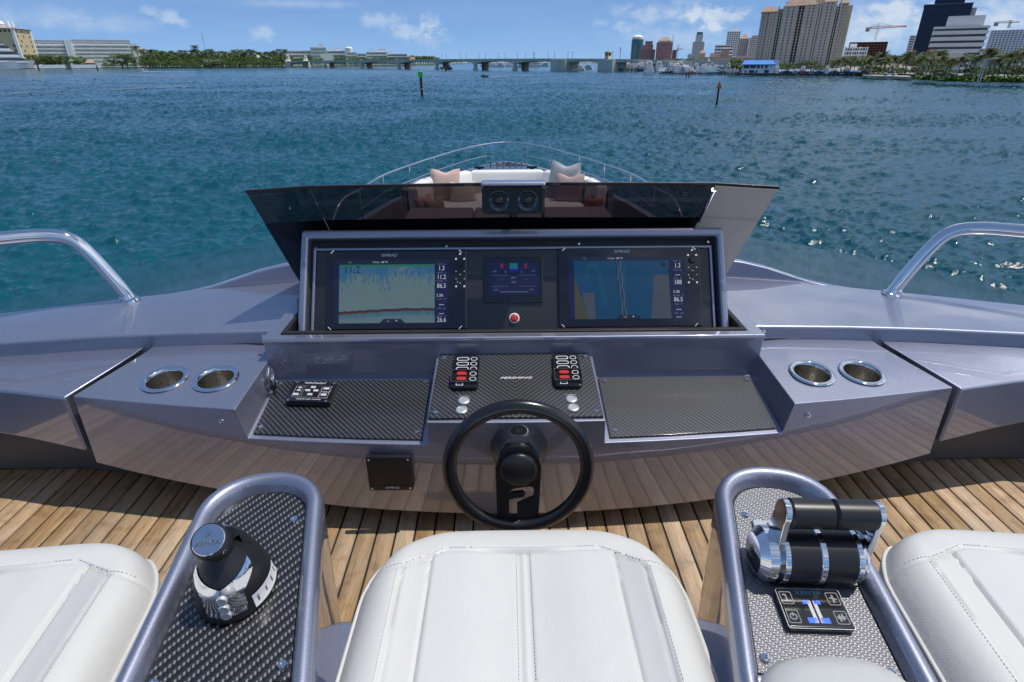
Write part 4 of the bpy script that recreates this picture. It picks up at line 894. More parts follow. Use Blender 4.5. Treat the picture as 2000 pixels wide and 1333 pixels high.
# padded rests at the aft ends of the arm consoles
for sg, cx, cy, w, side in ((1, .415, .405, .115, 'throttle'), (-1, -.372, .372, .095, 'joystick')):
    m = MB(); n = 24; rows = []
    for e, z in ((-.01, .36), (0, .395), (0, .440), (-.012, .457), (-.035, .466), (-.075, .469)):
        rows.append([Vector((cx + math.copysign(abs(math.cos(a)) ** .7, math.cos(a)) * (w + e), cy + math.copysign(abs(math.sin(a)) ** .7, math.sin(a)) * (.125 + e), z)) for a in np.linspace(0, 2 * math.pi, n + 1)[:-1]])
    m.loft(rows); o = m.build('arm_pad', LEAGP, None, 60); tag(o, 'rounded grey leather arm pad at the near end of the %s console' % side, 'arm pad')
# ------------------------------------------------------------------ helm seats
def seat(cx, label, yaw=0.0, first=True, dy=0.0, wid=.292):
    t = thing('helm_chair', label, 'helm seat', (cx, .50 + dy, .02), yaw, 'helm chairs'); R = WM[t.name]
    nx, ny = 150, 120; hw = wid; y0, y1 = -.42, .320; zt = .38
    X = np.linspace(-1, 1, nx + 1); Y = np.linspace(0, 1, ny + 1)
    fy = y1 - .098; sx = .135; b1 = .150; b2 = .208      # seam lines: front band, strips, bolsters
    def band(x):                                         # front seam as a function of x
        ax_ = abs(x); return fy if ax_ < .140 else (fy - (ax_ - .140) / (.215 - .140) * .040 if ax_ < .215 else fy - .040 - (ax_ - .215) * .12)
    strip_in = lambda y: .165 - .0 * y; strip_out = lambda y: .215
    V = np.zeros((nx + 1, ny + 1, 3)); reg = np.zeros((nx, ny), int)
    def plan(a, b):      # superellipse corner mapping at the front
        y = y0 + (y1 - y0) * b
        rr = .185; over = max(0, y - (y1 - rr)) / rr
        k = (1 - over ** 2.05) ** (1 / 2.05) if over < 1 else 0
        half_ = hw - rr * .95 * (1 - k)
        taper = 1 - .04 * b
        return a * half_ * taper, y - .010 * a * a * over
    for i, a in enumerate(X):
        for j, b in enumerate(Y):
            a2 = math.copysign(1 - (1 - abs(a)) ** 1.15, a); b2_ = 1 - (1 - b) ** 1.25
            x, y = plan(a2, b2_)
            edge = 1 - max(abs(a2) ** 10, b2_ ** 14 if b2_ > 0 else 0)
            e2 = (1 - abs(a2) ** 7) ; e3 = (1 - b2_ ** 16)
            z = zt - .055 * (1 - max(0, e2)) ** 1.5 - .060 * (1 - max(0, e3)) ** 1.5
            ax_ = abs(x); bl = 1 / (1 + math.exp(-(ax_ - .212) * 90)) ; z += .010 * bl                  # bolsters stand proud
            z -= .010 * math.exp(-((ax_ - .0) / .10) ** 2) * (1 if y < band(x) else .3)
            def gr(d, w=.0028, dp=.0055): return .8 * dp * math.exp(-(d / w) ** 2)
            z -= gr(y - band(x), .0035, .006)
            if y < band(x) + .002:
                z -= gr(ax_ - .008, .0028, .0045) + gr(ax_ - .165, .0028, .0050) + gr(ax_ - .215, .003, .0060)
                z += .004 * math.exp(-((ax_ - .09) / .055) ** 2)
                if .165 < ax_ < .215: z -= .0035
            V[i, j] = (x, y, z)
    for i in range(nx):
        for j in range(ny):
            x, y = V[i:i + 2, j:j + 2, 0].mean(), V[i:i + 2, j:j + 2, 1].mean(); ax_ = abs(x)
            reg[i, j] = 0 if y > band(x) else 1 if ax_ < .165 else 2 if ax_ < .215 else 3
            if reg[i, j]: reg[i, j] += 10 * (x > 0)
    names = {0: ('front_band', LEA), 1: ('centre_panel', LEAP), 11: ('centre_panel', LEAP), 2: ('trim_strip', LEA), 12: ('trim_strip', LEAG), 3: ('side_bolster', LEAP), 13: ('side_bolster', LEA)}
    for r_, (nm, mat) in names.items():
        m = MB(); idx = {}
        for i in range(nx):
            for j in range(ny):
                if reg[i, j] != r_: continue
                f = []
                for (p, q) in ((i, j), (i + 1, j), (i + 1, j + 1), (i, j + 1)):
                    if (p, q) not in idx: idx[p, q] = len(m.v); m.v.append(tuple(R @ Vector(V[p, q])))
                    f.append(idx[p, q])
                m.f.append(tuple(f)); m.mi.append(0)
        o = m.build(nm, mat, t, 80, recalc='nomerge')
        if r_ == 12: o['label'] = 'grey strip let into the white cushion'
    # skirt, piping
    rim = [Vector(V[0, j]) for j in range(ny + 1)] + [Vector(V[i, ny]) for i in range(1, nx)] + [Vector(V[nx, j]) for j in range(ny, -1, -1)]
    def off(p, e, dz): 
        c = Vector((0, -.05, p.z)); d = (p - c); d.z = 0; d.normalize(); return R @ Vector((p.x + d.x * e, p.y + d.y * e, p.z + dz))
    MB().loft([[off(p, 0, 0) for p in rim], [off(p, .006, -.018) for p in rim], [off(p, .002, -.05) for p in rim], [off(p, -.012, -.11) for p in rim]], False, False, False).build('skirt', LEAP, t, 80, recalc='nomerge')
    MB().tube([off(p, .0035, -.004) for p in rim[::3]], .0038, 8).build('piping', LEA, t, 80)
    m = MB(); m.loft([[R @ Vector((x, y, z)) for x, y in ((-hw + .04, y0), (hw - .04, y0), (hw - .05, y1 - .12), (hw - .14, y1 - .04), (-hw + .14, y1 - .04), (-hw + .05, y1 - .12))] for z in (.0, .27)]); m.build('base', GEL, t, 30, bevel=.01)
    # stitching along the seams
    m = MB(); 
    zi = lambda x, y: None
    flatV = V.reshape(-1, 3)
    def surf(x, y):
        k = np.argmin((flatV[:, 0] - x) ** 2 + (flatV[:, 1] - y) ** 2); return flatV[k, 2]
    def stitch(p, q):
        p = np.array(p); q = np.array(q); L_ = np.linalg.norm(q - p); n_ = int(L_ / .0062); d = (q - p) / L_
        for k in range(n_):
            a = p + d * (.0062 * k + .001); b = p + d * (.0062 * k + .0046); za = surf(*((a + b) / 2)) + .0006
            m.tube([R @ Vector((a[0], a[1], za)), R @ Vector((b[0], b[1], za))], .00055, 4)
    stitch((-.135, fy + .006), (.135, fy + .006))
    for s2 in (-1, 1):
        stitch((s2 * .0125, fy - .004), (s2 * .0125, -.10)); stitch((s2 * .222, fy - .046), (s2 * .222, -.12)); stitch((s2 * .140, fy + .006), (s2 * .214, fy - .034)); stitch((s2 * .214, fy - .034), (s2 * .262, fy - .039))
    m.build('stitching', THREAD, t, 0, recalc=False)['kind'] = 'stuff'
    return t
s0 = seat(.004, 'middle white leather helm seat in front of the steering wheel')
s1 = dup(s0, (-.915, .525, .02), rad(6), label='port white leather helm seat left of the joystick console')
s2 = dup(s0, (.925, .535, .02), rad(-6), label='starboard white leather helm seat right of the throttle console')
s0.location = (.004, .556, .02)
# ------------------------------------------------------------------ water: a wind sea on one sheet out to the horizon
def mk_water():
    t = NT('sea water'); geo = t.n('ShaderNodeNewGeometry'); 
    def nz(scale, st, d, rot=.5):
        mp = t.n('ShaderNodeMapping'); mp.inputs['Scale'].default_value = st; mp.inputs['Rotation'].default_value = (0, 0, rot); t.l(geo.outputs['Position'], mp.inputs[0]); n = t.n('ShaderNodeTexNoise'); n.inputs['Scale'].default_value = scale; n.inputs['Detail'].default_value = d; n.inputs['Roughness'].default_value = .6; t.l(mp.outputs[0], n.inputs['Vector']); return n.outputs[0]
    r1 = nz(2.4, (1, .45, 1), 5); r2 = nz(.55, (1, .5, 1), 4, .35); big = nz(.012, (1, .35, 1), 4, 1.2)
    c = t.ramp(big, (.35, (.0030, .054, .080)), (.65, (.0045, .074, .106)))
    cd = t.n('ShaderNodeCameraData')
    n = t.bump(r1, .8, .11); n = t.bump(r2, .7, .28, n)
    t.set(color=c, rough=t.math('MULTIPLY_ADD', big, .08, .08), ior=1.333, normal=n, spec=.5)
    return t.m
def sea_tile(L_, n, wind, amp, seed, kmin, kpk):
    rng = np.random.default_rng(seed); k = np.fft.fftfreq(n, L_ / n) * 2 * np.pi; kx, ky = np.meshgrid(k, k, indexing='ij'); kk = np.hypot(kx, ky); kk[0, 0] = 1e-6
    dr = (kx * math.cos(wind) + ky * math.sin(wind)) / kk
    P_ = np.exp(-1.0 * (kpk / kk) ** 2) / kk ** 3.55 * (0.12 + dr ** 2) * np.exp(-(kk * .035) ** 2); P_[0, 0] = 0
    h = np.real(np.fft.ifft2(np.sqrt(P_) * (rng.normal(size=(n, n)) + 1j * rng.normal(size=(n, n))))); return h / h.std() * amp
T1_, T2_ = sea_tile(46.0, 768, 1.25, .078, 3, 0, 2.6), sea_tile(29.3, 512, 1.75, .046, 5, 0, 4.6)
def samp(T, L_, x, y, a):
    n = T.shape[0]; ca, sa = math.cos(a), math.sin(a); u = ((x * ca + y * sa) / L_ % 1) * n; v = ((-x * sa + y * ca) / L_ % 1) * n
    i = np.floor(u).astype(int); j = np.floor(v).astype(int); fu = u - i; fv = v - j; i %= n; j %= n; i2 = (i + 1) % n; j2 = (j + 1) % n
    return T[i, j] * (1 - fu) * (1 - fv) + T[i2, j] * fu * (1 - fv) + T[i, j2] * (1 - fu) * fv + T[i2, j2] * fu * fv
def water():
    rr = [5.0]
    while rr[-1] < 620: rr.append(rr[-1] * 1.0046 + .010)
    while rr[-1] < 9000: rr.append(rr[-1] * 1.12)
    rr = np.array(rr); th = np.radians(np.linspace(-60, 60, 900)); A, Rr = np.meshgrid(th, rr, indexing='ij')
    x = Rr * np.sin(A); y = Rr * np.cos(A); fade = np.clip((700 - Rr) / 300, 0, 1)
    gust = .75 + .5 * samp(T1_, 900.0, x, y, .3) / .078 * .35
    hh = samp(T1_, 46.0, x, y, .15) + samp(T2_, 29.3, x, y, .9); hh = .45 * (np.exp(hh / .45) - 1.02)      # peaked crests, flat troughs
    z = WATER + hh * fade * np.clip(gust, .45, 1.3)
    n, mm = x.shape; v = np.stack([x, y, z], -1).reshape(-1, 3).astype(np.float32)
    idx = np.arange(n * mm).reshape(n, mm); q = np.stack([idx[:-1, :-1], idx[1:, :-1], idx[1:, 1:], idx[:-1, 1:]], -1).reshape(-1, 4)
    me = bpy.data.meshes.new('water'); me.vertices.add(len(v)); me.vertices.foreach_set('co', v.ravel()); me.loops.add(q.size); me.loops.foreach_set('vertex_index', q.ravel().astype(np.int32))
    me.polygons.add(len(q)); me.polygons.foreach_set('loop_start', np.arange(0, q.size, 4, dtype=np.int32)); me.polygons.foreach_set('loop_total', np.full(len(q), 4, np.int32))
    me.update(); me.validate(); me.shade_smooth(); me.materials.append(mk_water()); return tag(link('water', me), kind='structure')
water()
# a plain sheet behind and beside the boat
m = MB(); m.add([(-9000, -9000, WATER - .25), (9000, -9000, WATER - .25), (9000, 9000, WATER - .25), (-9000, 9000, WATER - .25)], [(0, 1, 2, 3)]); tag(m.build('sea', bpy.data.materials['sea water'], None, 0), kind='structure')
FOAM = pm('sea foam', (.62, .66, .68), .7, 0, .1, .5); WEED = pm('floating weed', (.40, .21, .15), .8, 0, .3, .3)
def streak(name, pts, w, mat, label, jag=.5, kind='stuff'):
    m = MB(); r = random.Random(len(label)); 
    for (u0, v0), (u1, v1) in zip(pts[:-1], pts[1:]):
        n = 14
        for k in range(n):
            t = (k + r.random()) / n; a = sea(u0 + (u1 - u0) * t, v0 + (v1 - v0) * t); b = sea(u0 + (u1 - u0) * (t + r.uniform(.03, .12)), v0 + (v1 - v0) * (t + .05)); d = (b - a); d.z = 0
            if d.length < .01: continue
            s = Vector((-d.y, d.x, 0)).normalized() * w * r.uniform(1 - jag, 1 + jag) * .5; q = []
            o = a + d * .3 + s * r.uniform(-1.2, 1.2)
            for (e, f) in ((0, 0), (.25, 1), (.55, .7), (1, .1), (.7, -.8), (.3, -1)): p = o + d * e + s * f; q.append((p.x, p.y, WATER + .30))
            m.quad(*q)
    return tag(m.build(name, mat, None, 0), label, 'foam' if mat is FOAM else 'seaweed', None, kind)
streak('floating_weed', [(0, 186), (90, 181), (150, 179)], 2.2, WEED, 'thin rusty line of floating weed at the far left'); streak('floating_weed', [(205, 178), (240, 176), (290, 173), (370, 171)], 3.2, WEED, 'broad rusty patch of floating weed on the left', .7)
streak('floating_weed', [(235, 149), (300, 150), (350, 151)], 5, WEED, 'rusty weed line below the left shore'); streak('floating_weed', [(840, 147), (905, 147)], 3, WEED, 'pinkish weed line right of the green marker')
# ------------------------------------------------------------------ land
GRASS = pm('mown lawn', (.10, .17, .035), .9, 0, .3, .02, bump=.3, bscale=2); LANDM = pm('shore ground', (.30, .27, .22), .9, 0, .25, .03); SEAW = pm('dark sea wall', (.06, .058, .055), .85, 0, .3, .2); SAND = pm('pale sand', (.52, .46, .36), .9, 0, .1, .2)
def shore(name, px, h, mat, back=2500, wall=SEAW):
    p = [sea(u, v) for u, v in px]; out = [Vector((q.x, q.y, 0)) for q in p]; bk = []
    for q in (p[-1], p[0]): d = Vector((q.x, q.y, 0)).normalized(); bk.append(Vector((q.x, q.y, 0)) + d * back)
    ring = out + bk; m = MB(); n = len(ring)
    m.add([(q.x, q.y, WATER + h) for q in ring], [tuple(range(n))]); m.k = 1
    for i in range(n): a, b = ring[i], ring[(i + 1) % n]; m.quad((a.x, a.y, WATER - 1), (b.x, b.y, WATER - 1), (b.x, b.y, WATER + h), (a.x, a.y, WATER + h))
    return tag(m.build(name, [mat, wall], None, 0), kind='structure')
shore('island_ground', [(-420, 139), (-100, 135.6), (60, 134.6), (200, 133.6), (400, 132.6), (525, 131.6), (600, 131.4), (625, 130.2), (800, 128.0), (900, 125.6)], 1.0, GRASS, 900)
shore('city_ground', [(1180, 131.5), (1290, 134), (1390, 136), (1446, 138.5), (1452, 146.5), (1690, 149.2), (1760, 151.5), (1850, 155), (2000, 161), (2300, 178)], 1.3, LANDM, 2500)
shore('far_shore', [(560, 126.5), (760, 125.6), (1000, 124.2), (1200, 123.0), (1400, 122)], .8, LANDM, 2500)
# ------------------------------------------------------------------ far shore: buildings
LZ = WATER + 1.2
def wallm(n, c, r=.8): return pm('wall ' + n, c, r, 0, .07, .15, rv=.05)
GLD = pm('dark window glass', (.035, .045, .06), .08, 0, .4, .15, spec=.6); GLB = pm('blue window glass', (.06, .10, .15), .07, .2, .3, .1); GLT = pm('teal window glass', (.03, .13, .16), .08, .2, .2, .06); GLN = pm('navy curtain glass', (.010, .020, .055), .14, .1, .25, .05, spec=.3)
def gframe(C, B, A):           # ground frame: x towards B, y towards A
    C = Vector(C); x = (Vector(B) - C); y = (Vector(A) - C); w = math.hypot(x.x, x.y); d = math.hypot(y.x, y.y)
    x = Vector((x.x, x.y, 0)).normalized(); y = Vector((y.x, y.y, 0)).normalized()
    M = Matrix(((x.x, y.x, 0, C.x), (x.y, y.y, 0, C.y), (0, 0, 1, LZ), (0, 0, 0, 1))); return M, w, d
def away(C, d):
    v = Vector((C.x, C.y, 0)).normalized() * d; return Vector((C.x + v.x, C.y + v.y, C.z))
def cells(mw, mg, x0, x1, y0, y1, z0, z1, rows, cols, sp=.45, pf=.35, side=None, proud=.35, base=True):
    fh = (z1 - z0) / rows; e = proud
    mg.box(x0 + e, x1 - e, y0 + e, y1 - e, z0, z1 - .1)
    for r in range(rows + 1):
        a = z0 + r * fh - sp * fh / 2; b = a + sp * fh
        if r == 0: a = z0; b = z0 + sp * fh * .5
        if r == rows: a = z1 - sp * fh * .6; b = z1
        mw.box(x0 + .02 * e, x1 - .02 * e, y0 + .02 * e, y1 - .02 * e, a, b)
    cw = (x1 - x0) / cols; q = pf * cw / 2
    if pf > 0:
        for c in range(cols + 1):
            x = min(max(x0 + c * cw, x0 + q), x1 - q)
            mw.box(x - q, x + q, y0 - .05 * e, y0 + 1.2 * e, z0, z1 - .04); mw.box(x - q, x + q, y1 - 1.2 * e, y1 + .05 * e, z0, z1 - .04)
        side = side or max(1, round((y1 - y0) / cw)); cd = (y1 - y0) / side; q = pf * cd / 2
        for c in range(1, side):
            y = y0 + c * cd; mw.box(x0 - .05 * e, x0 + 1.2 * e, y - q, y + q, z0, z1 - .04); mw.box(x1 - 1.2 * e, x1 + .05 * e, y - q, y + q, z0, z1 - .04)
def tower(name, label, u0, u1, vt, D, depth, rows, cols, wall, glass=GLD, sp=.45, pf=.35, D1=None, extra=None, proud=.35, cat='building'):
    C = far(u0, D); B = far(u1, D1 or D); M, w, d = gframe(C, B, away(C, depth)); h = zat((u0 + u1) / 2, vt, D) - LZ
    t = thing(name, label, cat, (C.x, C.y, LZ)); mw, mg = MB(M), MB(M)
    cells(mw, mg, 0, w, 0, depth, 0, h, rows, cols, sp, pf, proud=proud)
    mw.build('wall', wall, t, 0); mg.build('window_glass', glass, t, 0)
    if extra: extra(t, M, w, depth, h)
    return t
def part(t, M, name, mat, *boxes, bevel=0):
    m = MB(M)
    for b in boxes: m.box(*b)
    return m.build(name, mat, t, 30 if bevel else 0, bevel=bevel)
def hip(t, M, x0, x1, y0, y1, z, h, mat, name='roof', over=.6, ridge=.25):
    m = MB(M); cx = (x0 + x1) / 2; cy = (y0 + y1) / 2; rx = (x1 - x0) * ridge; ry = (y1 - y0) * .06
    m.loft([[Vector(p) for p in r] for r in ([(x0 - over, y0 - over, z - .25), (x1 + over, y0 - over, z - .25), (x1 + over, y1 + over, z - .25), (x0 - over, y1 + over, z - .25)], [(x0 - over, y0 - over, z), (x1 + over, y0 - over, z), (x1 + over, y1 + over, z), (x0 - over, y1 + over, z)], [(cx - rx, cy - ry, z + h), (cx + rx, cy - ry, z + h), (cx + rx, cy + ry, z + h), (cx - rx, cy + ry, z + h)])])
    return m.build(name, mat, t, 0)
W_ = wallm('white', (.84, .84, .84)); CRE = wallm('cream', (.66, .53, .31)); BEI = wallm('beige', (.53, .49, .42)); TER = pm('terracotta roof', (.40, .27, .20), .85, 0, .2, .3); PKW = wallm('pink granite', (.36, .20, .20), .5); GRW = wallm('grey', (.46, .49, .52)); LBW = wallm('pale blue', (.52, .58, .66)); TAN = wallm('tan', (.52, .42, .36)); BRN = wallm('raw red brown', (.26, .12, .10)); RED = pm('red steel', (.42, .05, .04), .6, 0, .1, 1); STL = pm('grey steel', (.28, .29, .31), .5, .3, .1, .5); BLUR = pm('bright blue roof', (.05, .22, .62), .45, 0, .1, .2); LCR = wallm('light cream', (.74, .64, .44))
# cream hotel at the far left
C = far(45, 1240); B = far(77, 1285); A = far(-75, 1262); M, w, d = gframe(C, B, A); h = zat(45, 57, 1240) - LZ
t = thing('hotel', 'cream hotel with orange roof and white cupola at the far left shore', 'building', (C.x, C.y, LZ))
mw = MB(M); mg = MB(M)
mw.box(0, w, 0, d, 0, h)
rows = 8
for r in range(rows):
    z = h * (r + .35) / rows
    for q in ((.16, .5, .84) if r % 2 == 0 or r > 5 else (.3, .84)):
        mg.box(w * q - 1.5, w * q + 1.5, -.25, .4, z, z + h * .055)
    if r in (7, 3, 4, 2):
        for q in np.linspace(.06, .94, 13 if r == 7 else 6): mg.box(-.25, .4, d * q - 1.6, d * q + 1.6, z, z + h * .06)
mw.build('wall', CRE, t, 0); mg.build('window', GLD, t, 0)
part(t, M, 'pilaster', W_, (-1.2, 2.6, -1.0, 2.6, 0, h + .5)); part(t, M, 'pilaster', W_, (w - 3.0, w + .8, -1.0, 2.6, 0, h + .5))
hip(t, M, 0, w, 0, d, h + .6, 5, TER, over=2.0, ridge=.2)
cx, cy = w * .4, d * .30
m = MB(M @ Matrix.Translation((cx, cy, h + 2)) @ Matrix.Scale(.6, 4)); m.lathe([(9, 0), (9, 8), (10, 8.5), (8, 12), (5, 15), (3, 16), (3, 20), (1.6, 22), (.6, 28), (.05, 32)], 16); cu = m.build('cupola', W_, t, 40)
for dx, dy in ((-4, -18), (4, 18), (12, -6), (-9, 8)): m = MB(M @ Matrix.Translation((cx + dx, cy + dy, h + 3))); m.lathe([(2, 0), (2, 3), (1.2, 5), (.1, 11)], 8); m.build('finial', W_, t, 40)
# white balconied apartments
def balconies(t, M, x0, x1, y, z0, z1, rows, mat, dep=1.6, n=4):
    fh = (z1 - z0) / rows; m = MB(M)
    for r in range(1, rows):
        z = z0 + r * fh; cw = (x1 - x0) / n
        for k in range(n): m.box(x0 + cw * k + cw * .06, x0 + cw * (k + .94), y - dep, y + .1, z - fh * .10, z + fh * .22)
    m.build('balcony', mat, t, 0)
def apt_extra(t, M, w, d, h): balconies(t, M, w * .02, w * .98, 0, 0, h, 7, W_, 2.0, max(3, int(w / 28))); part(t, M, 'roof', GRW, (-.5, w + .5, -.5, d + .5, h + .02, h + 2.4))
tower('apartment_block', 'white apartment block with balconies beside the cream hotel', 72, 136, 82, 1330, 22, 7, 14, W_, GLD, .62, .40, extra=apt_extra)
tower('stair_tower', 'plain white stair tower between the two balconied apartment blocks', 136.5, 149, 79, 1318, 26, 7, 2, W_, GLD, .8, .78)
def apt2(t, M, w, d, h): apt_extra(t, M, w, d, h); part(t, M, 'end_wall', W_, (w + .6, w + 9, -5, d, 0, h - 3), (w + 9.1, w + 22, 2, d, 0, h - 9)); balconies(t, M, w + 22.1, w + 30, 4, 0, h - 9, 6, W_, 3, 1)
tower('apartment_block', 'long white apartment block ending at the palm wood', 149.6, 263, 81.5, 1325, 22, 7, 24, W_, GLD, .62, .38, extra=apt2)
# red roofed pavilion and the hotel garden
C = far(166, 1190); M, w, d = gframe(C, far(184, 1190), away(C, 14)); t = thing('pavilion', 'small pavilion with red hip roof on the left lawn', 'pavilion', (C.x, C.y, LZ)); hip(t, M, 0, w, 0, 14, 7, 4, TER, over=1.2)
for x in np.linspace(.3, w - .3, 5): part(t, M, 'post', W_, (x - .25, x + .25, .2, .7, 0, 6.8))
for (u0, u1, v0) in ((62, 124, 126.6), (135, 195, 127.2)):
    C = far(u0, 1150); M, w, d = gframe(C, far(u1, 1150), away(C, 2)); o = part(None, M, 'garden_wall', W_, (0, w, 0, .6, 0, 4.5)); tag(o, 'low white garden wall along the lawn, %s of the pair' % ('nearer the cream hotel' if u0 < 100 else 'below the red pavilion'), 'wall')
C = far(396, 1140); M, w, d = gframe(C, far(428, 1140), away(C, 14)); t = thing('beach_house', 'low cream flat roofed house among the trees left of the bridge', 'house', (C.x, C.y, LZ)); part(t, M, 'wall', LCR, (0, w, 0, 14, 0, 9)); part(t, M, 'roof', W_, (-1, w + 1, -1, 15, 9.02, 10.2)); part(t, M, 'window', GLD, (w * .1, w * .3, -.3, .2, 3, 7), (w * .45, w * .6, -.3, .2, 3, 7))
C = far(498, 1200); M, w, d = gframe(C, far(512, 1200), away(C, 14)); t = thing('villa', 'small white gabled villa peeping out of the palm wood', 'house', (C.x, C.y, LZ)); part(t, M, 'wall', W_, (0, w, 0, 14, 0, 13)); hip(t, M, 0, w, 0, 14, 13, 6, W_, over=.8, ridge=.02)
# white condominiums behind the bridge
def pent(*bx):
    def f(t, M, w, d, h):
        for a, b, e in bx: part(t, M, 'penthouse', W_, (w * a, w * b, 3, d - 2, h + .02, h + e))
    return f
tower('condominium', 'long low white condominium behind the stone bridge posts', 549, 609, 99, 1500, 20, 4, 14, W_, GLD, .45, .25, extra=pent((.3, .34, 3), (.62, .66, 3)))
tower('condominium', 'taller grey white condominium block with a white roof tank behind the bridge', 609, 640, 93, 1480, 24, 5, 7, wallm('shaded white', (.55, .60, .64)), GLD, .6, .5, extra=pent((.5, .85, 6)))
tower('condominium', 'stepped white condominium with two roof boxes behind the bridge', 640.5, 676, 99, 1490, 22, 4, 8, W_, GLB, .45, .2, extra=pent((.1, .3, 5), (.45, .7, 6)))
C = far(627, 1380); M, w, d = gframe(C, far(652, 1380), away(C, 20)); t = thing('hall', 'blank white box shaped hall behind the bridge deck', 'building', (C.x, C.y, LZ)); part(t, M, 'wall', W_, (0, w, 0, 20, 0, zat(640, 105, 1380) - LZ)); part(t, M, 'door', GLD, (w * .75, w * .85, -.2, .2, 0, 5))
tower('condominium', 'white condominium with a round white roof tank behind the bridge', 676.5, 699, 102, 1470, 20, 4, 6, W_, GLD, .5, .4, extra=lambda t, M, w, d, h: MB(M @ Matrix.Translation((w * .3, 8, h))).lathe([(7, 0), (8, 2), (8, 8), (6, 10), (.1, 10.5)], 20).build('roof_tank', W_, t, 40))
tower('condominium', 'bright white terraced condominium with deep window bands behind the bridge', 699.5, 716, 105, 1450, 20, 4, 3, W_, GLD, .48, .12)
tower('condominium', 'white terraced condominium with blue glazing above the middle bridge piers', 716.5, 757, 101.5, 1500, 22, 4, 9, W_, GLB, .5, .22, extra=pent((.15, .35, 5), (.55, .95, 6)))
tower('condominium', 'lower white condominium stepping down to the orange roofed house', 757.5, 796, 105.5, 1500, 22, 4, 9, W_, GLD, .5, .15, extra=pent((.0, .25, 4)))
C = far(797, 1480); M, w, d = gframe(C, far(812, 1480), away(C, 14)); t = thing('villa', 'orange roofed villa at the end of the white condominiums', 'house', (C.x, C.y, LZ)); part(t, M, 'wall', LCR, (0, w, 0, 14, 0, 8)); hip(t, M, 0, w, 0, 14, 8, 8, pm('orange tile', (.62, .26, .14), .8, 0, .1, .3), over=1, ridge=.3)
# ------------------------------------------------------------------ the bridge
STN = pm('bridge concrete', (.60, .60, .52), .85, 0, .15, .1); STN2 = pm('bridge soffit concrete', (.26, .28, .26), .85, 0, .15, .1); STW = pm('pale stone', (.62, .58, .47), .8, 0, .1, .2)
br = thing('bridge', 'long low concrete bridge with shallow arches crossing the lagoon', 'bridge')
bp = [(560, 131.9, 121.3), (635, 132.5, 120.2), (707, 133.3, 119.6), (779, 134.4, 119.0), (853, 135.4, 118.3), (928, 136.5, 117.8), (1005, 137.4, 117.6), (1091, 138.6, 117.6), (1183, 139.3, 118.2), (1262, 139.6, 120.0), (1345, 139.8, 122.2), (1440, 140.0, 125.0)]
def brp(u):
    us = [b[0] for b in bp]; p = sea(u, np.interp(u, us, [b[1] for b in bp])); D = math.hypot(p.x, p.y); return Vector((p.x, p.y, zat(u, np.interp(u, us, [b[2] for b in bp]), D)))
BPT = [brp(b[0]) for b in bp]
def blerp(i, t): return BPT[i].lerp(BPT[i + 1], t)
bd = (BPT[-1] - BPT[0]); bd.z = 0; bn = Vector((-bd.y, bd.x, 0)).normalized()
if bn.y < 0: bn = -bn
m = MB(); rings = []
for i in range(len(BPT) - 1):
    for k in range(10):
        t_ = k / 10; p = blerp(i, t_); arch = 1 - (2 * t_ - 1) ** 2
        zt_ = p.z; zb = p.z - 1.0 - 2.3 * (1 - arch) ** 1.3
        rings.append([Vector((p.x, p.y, zt_)), Vector((p.x, p.y, zb)), Vector((p.x, p.y, zb)) + bn * 14, Vector((p.x, p.y, zt_)) + bn * 14])
m.loft(rings); m.build('deck', STN, br, 30)
m = MB(); rl = []
for i in range(len(BPT) - 1):
    for k in range(5): p = blerp(i, k / 5); rl.append([p + Vector((0, 0, .0)) - bn * .35, p + Vector((0, 0, 1.1)) - bn * .35, p + Vector((0, 0, 1.1)) + bn * .1, p + bn * .1])
m.loft(rl); m.build('parapet', STW, br, 30)
bx_ = bd.normalized()
for i in range(1, len(BPT) - 1):
    p = BPT[i]; big = i in (7, 8); hw = 8.5 if i == 7 else 7.5 if i == 8 else 2.0 * (1 - .03 * i) + 1.2
    Mp = Matrix(((bx_.x, bn.x, 0, p.x), (bx_.y, bn.y, 0, p.y), (0, 0, 1, 0), (0, 0, 0, 1)))
    if big: part(br, Mp, 'bascule_pier', STN, (-hw, hw, -1.2, 15.2, WATER - 1, p.z + .3))
    else:
        m = MB(Mp); m.box(-hw * .55, hw * .55, -.8, 1.6, WATER - 1, p.z - .2); m.box(-hw * .9, hw * .9, -1.2, 2.2, WATER - 1, WATER + .9); m.build('pier', STN, br, 0)
        part(br, Mp, 'pier', pm('stained pier', (.24, .19, .14), .9, 0, .2, .3), (hw * .5, hw * 1.6, 7, 13.5, WATER - 1, p.z - 2.4))
# bridge tender's house
p = BPT[8]; Mp = Matrix(((bx_.x, bn.x, 0, p.x), (bx_.y, bn.y, 0, p.y), (0, 0, 1, p.z), (0, 0, 0, 1)))
t = thing('bridge_house', 'small yellow bridge keeper tower with red tiled roof on the bridge', 'tower', tuple(p)); k = (zat(1183, 99, math.hypot(p.x, p.y)) - p.z) / 10
part(t, Mp, 'wall', LCR, (-2.6 * k, 2.6 * k, 0, 5 * k, .31, 4.6 * k), (-2.7 * k, 2.7 * k, -.1, 5.1 * k, 7.6 * k, 8.2 * k), *[(x * k - .25 * k, x * k + .25 * k, -.05, .5 * k, 4.6 * k, 7.6 * k) for x in (-2.4, -.8, .8, 2.4)]); part(t, Mp, 'window_glass', GLD, (-2.4 * k, 2.4 * k, .3, 4.8 * k, 4.6 * k, 7.6 * k)); hip(t, Mp, -2.6 * k, 2.6 * k, 0, 5 * k, 8.3 * k, 1.8 * k, TER, over=.7 * k, ridge=.08)
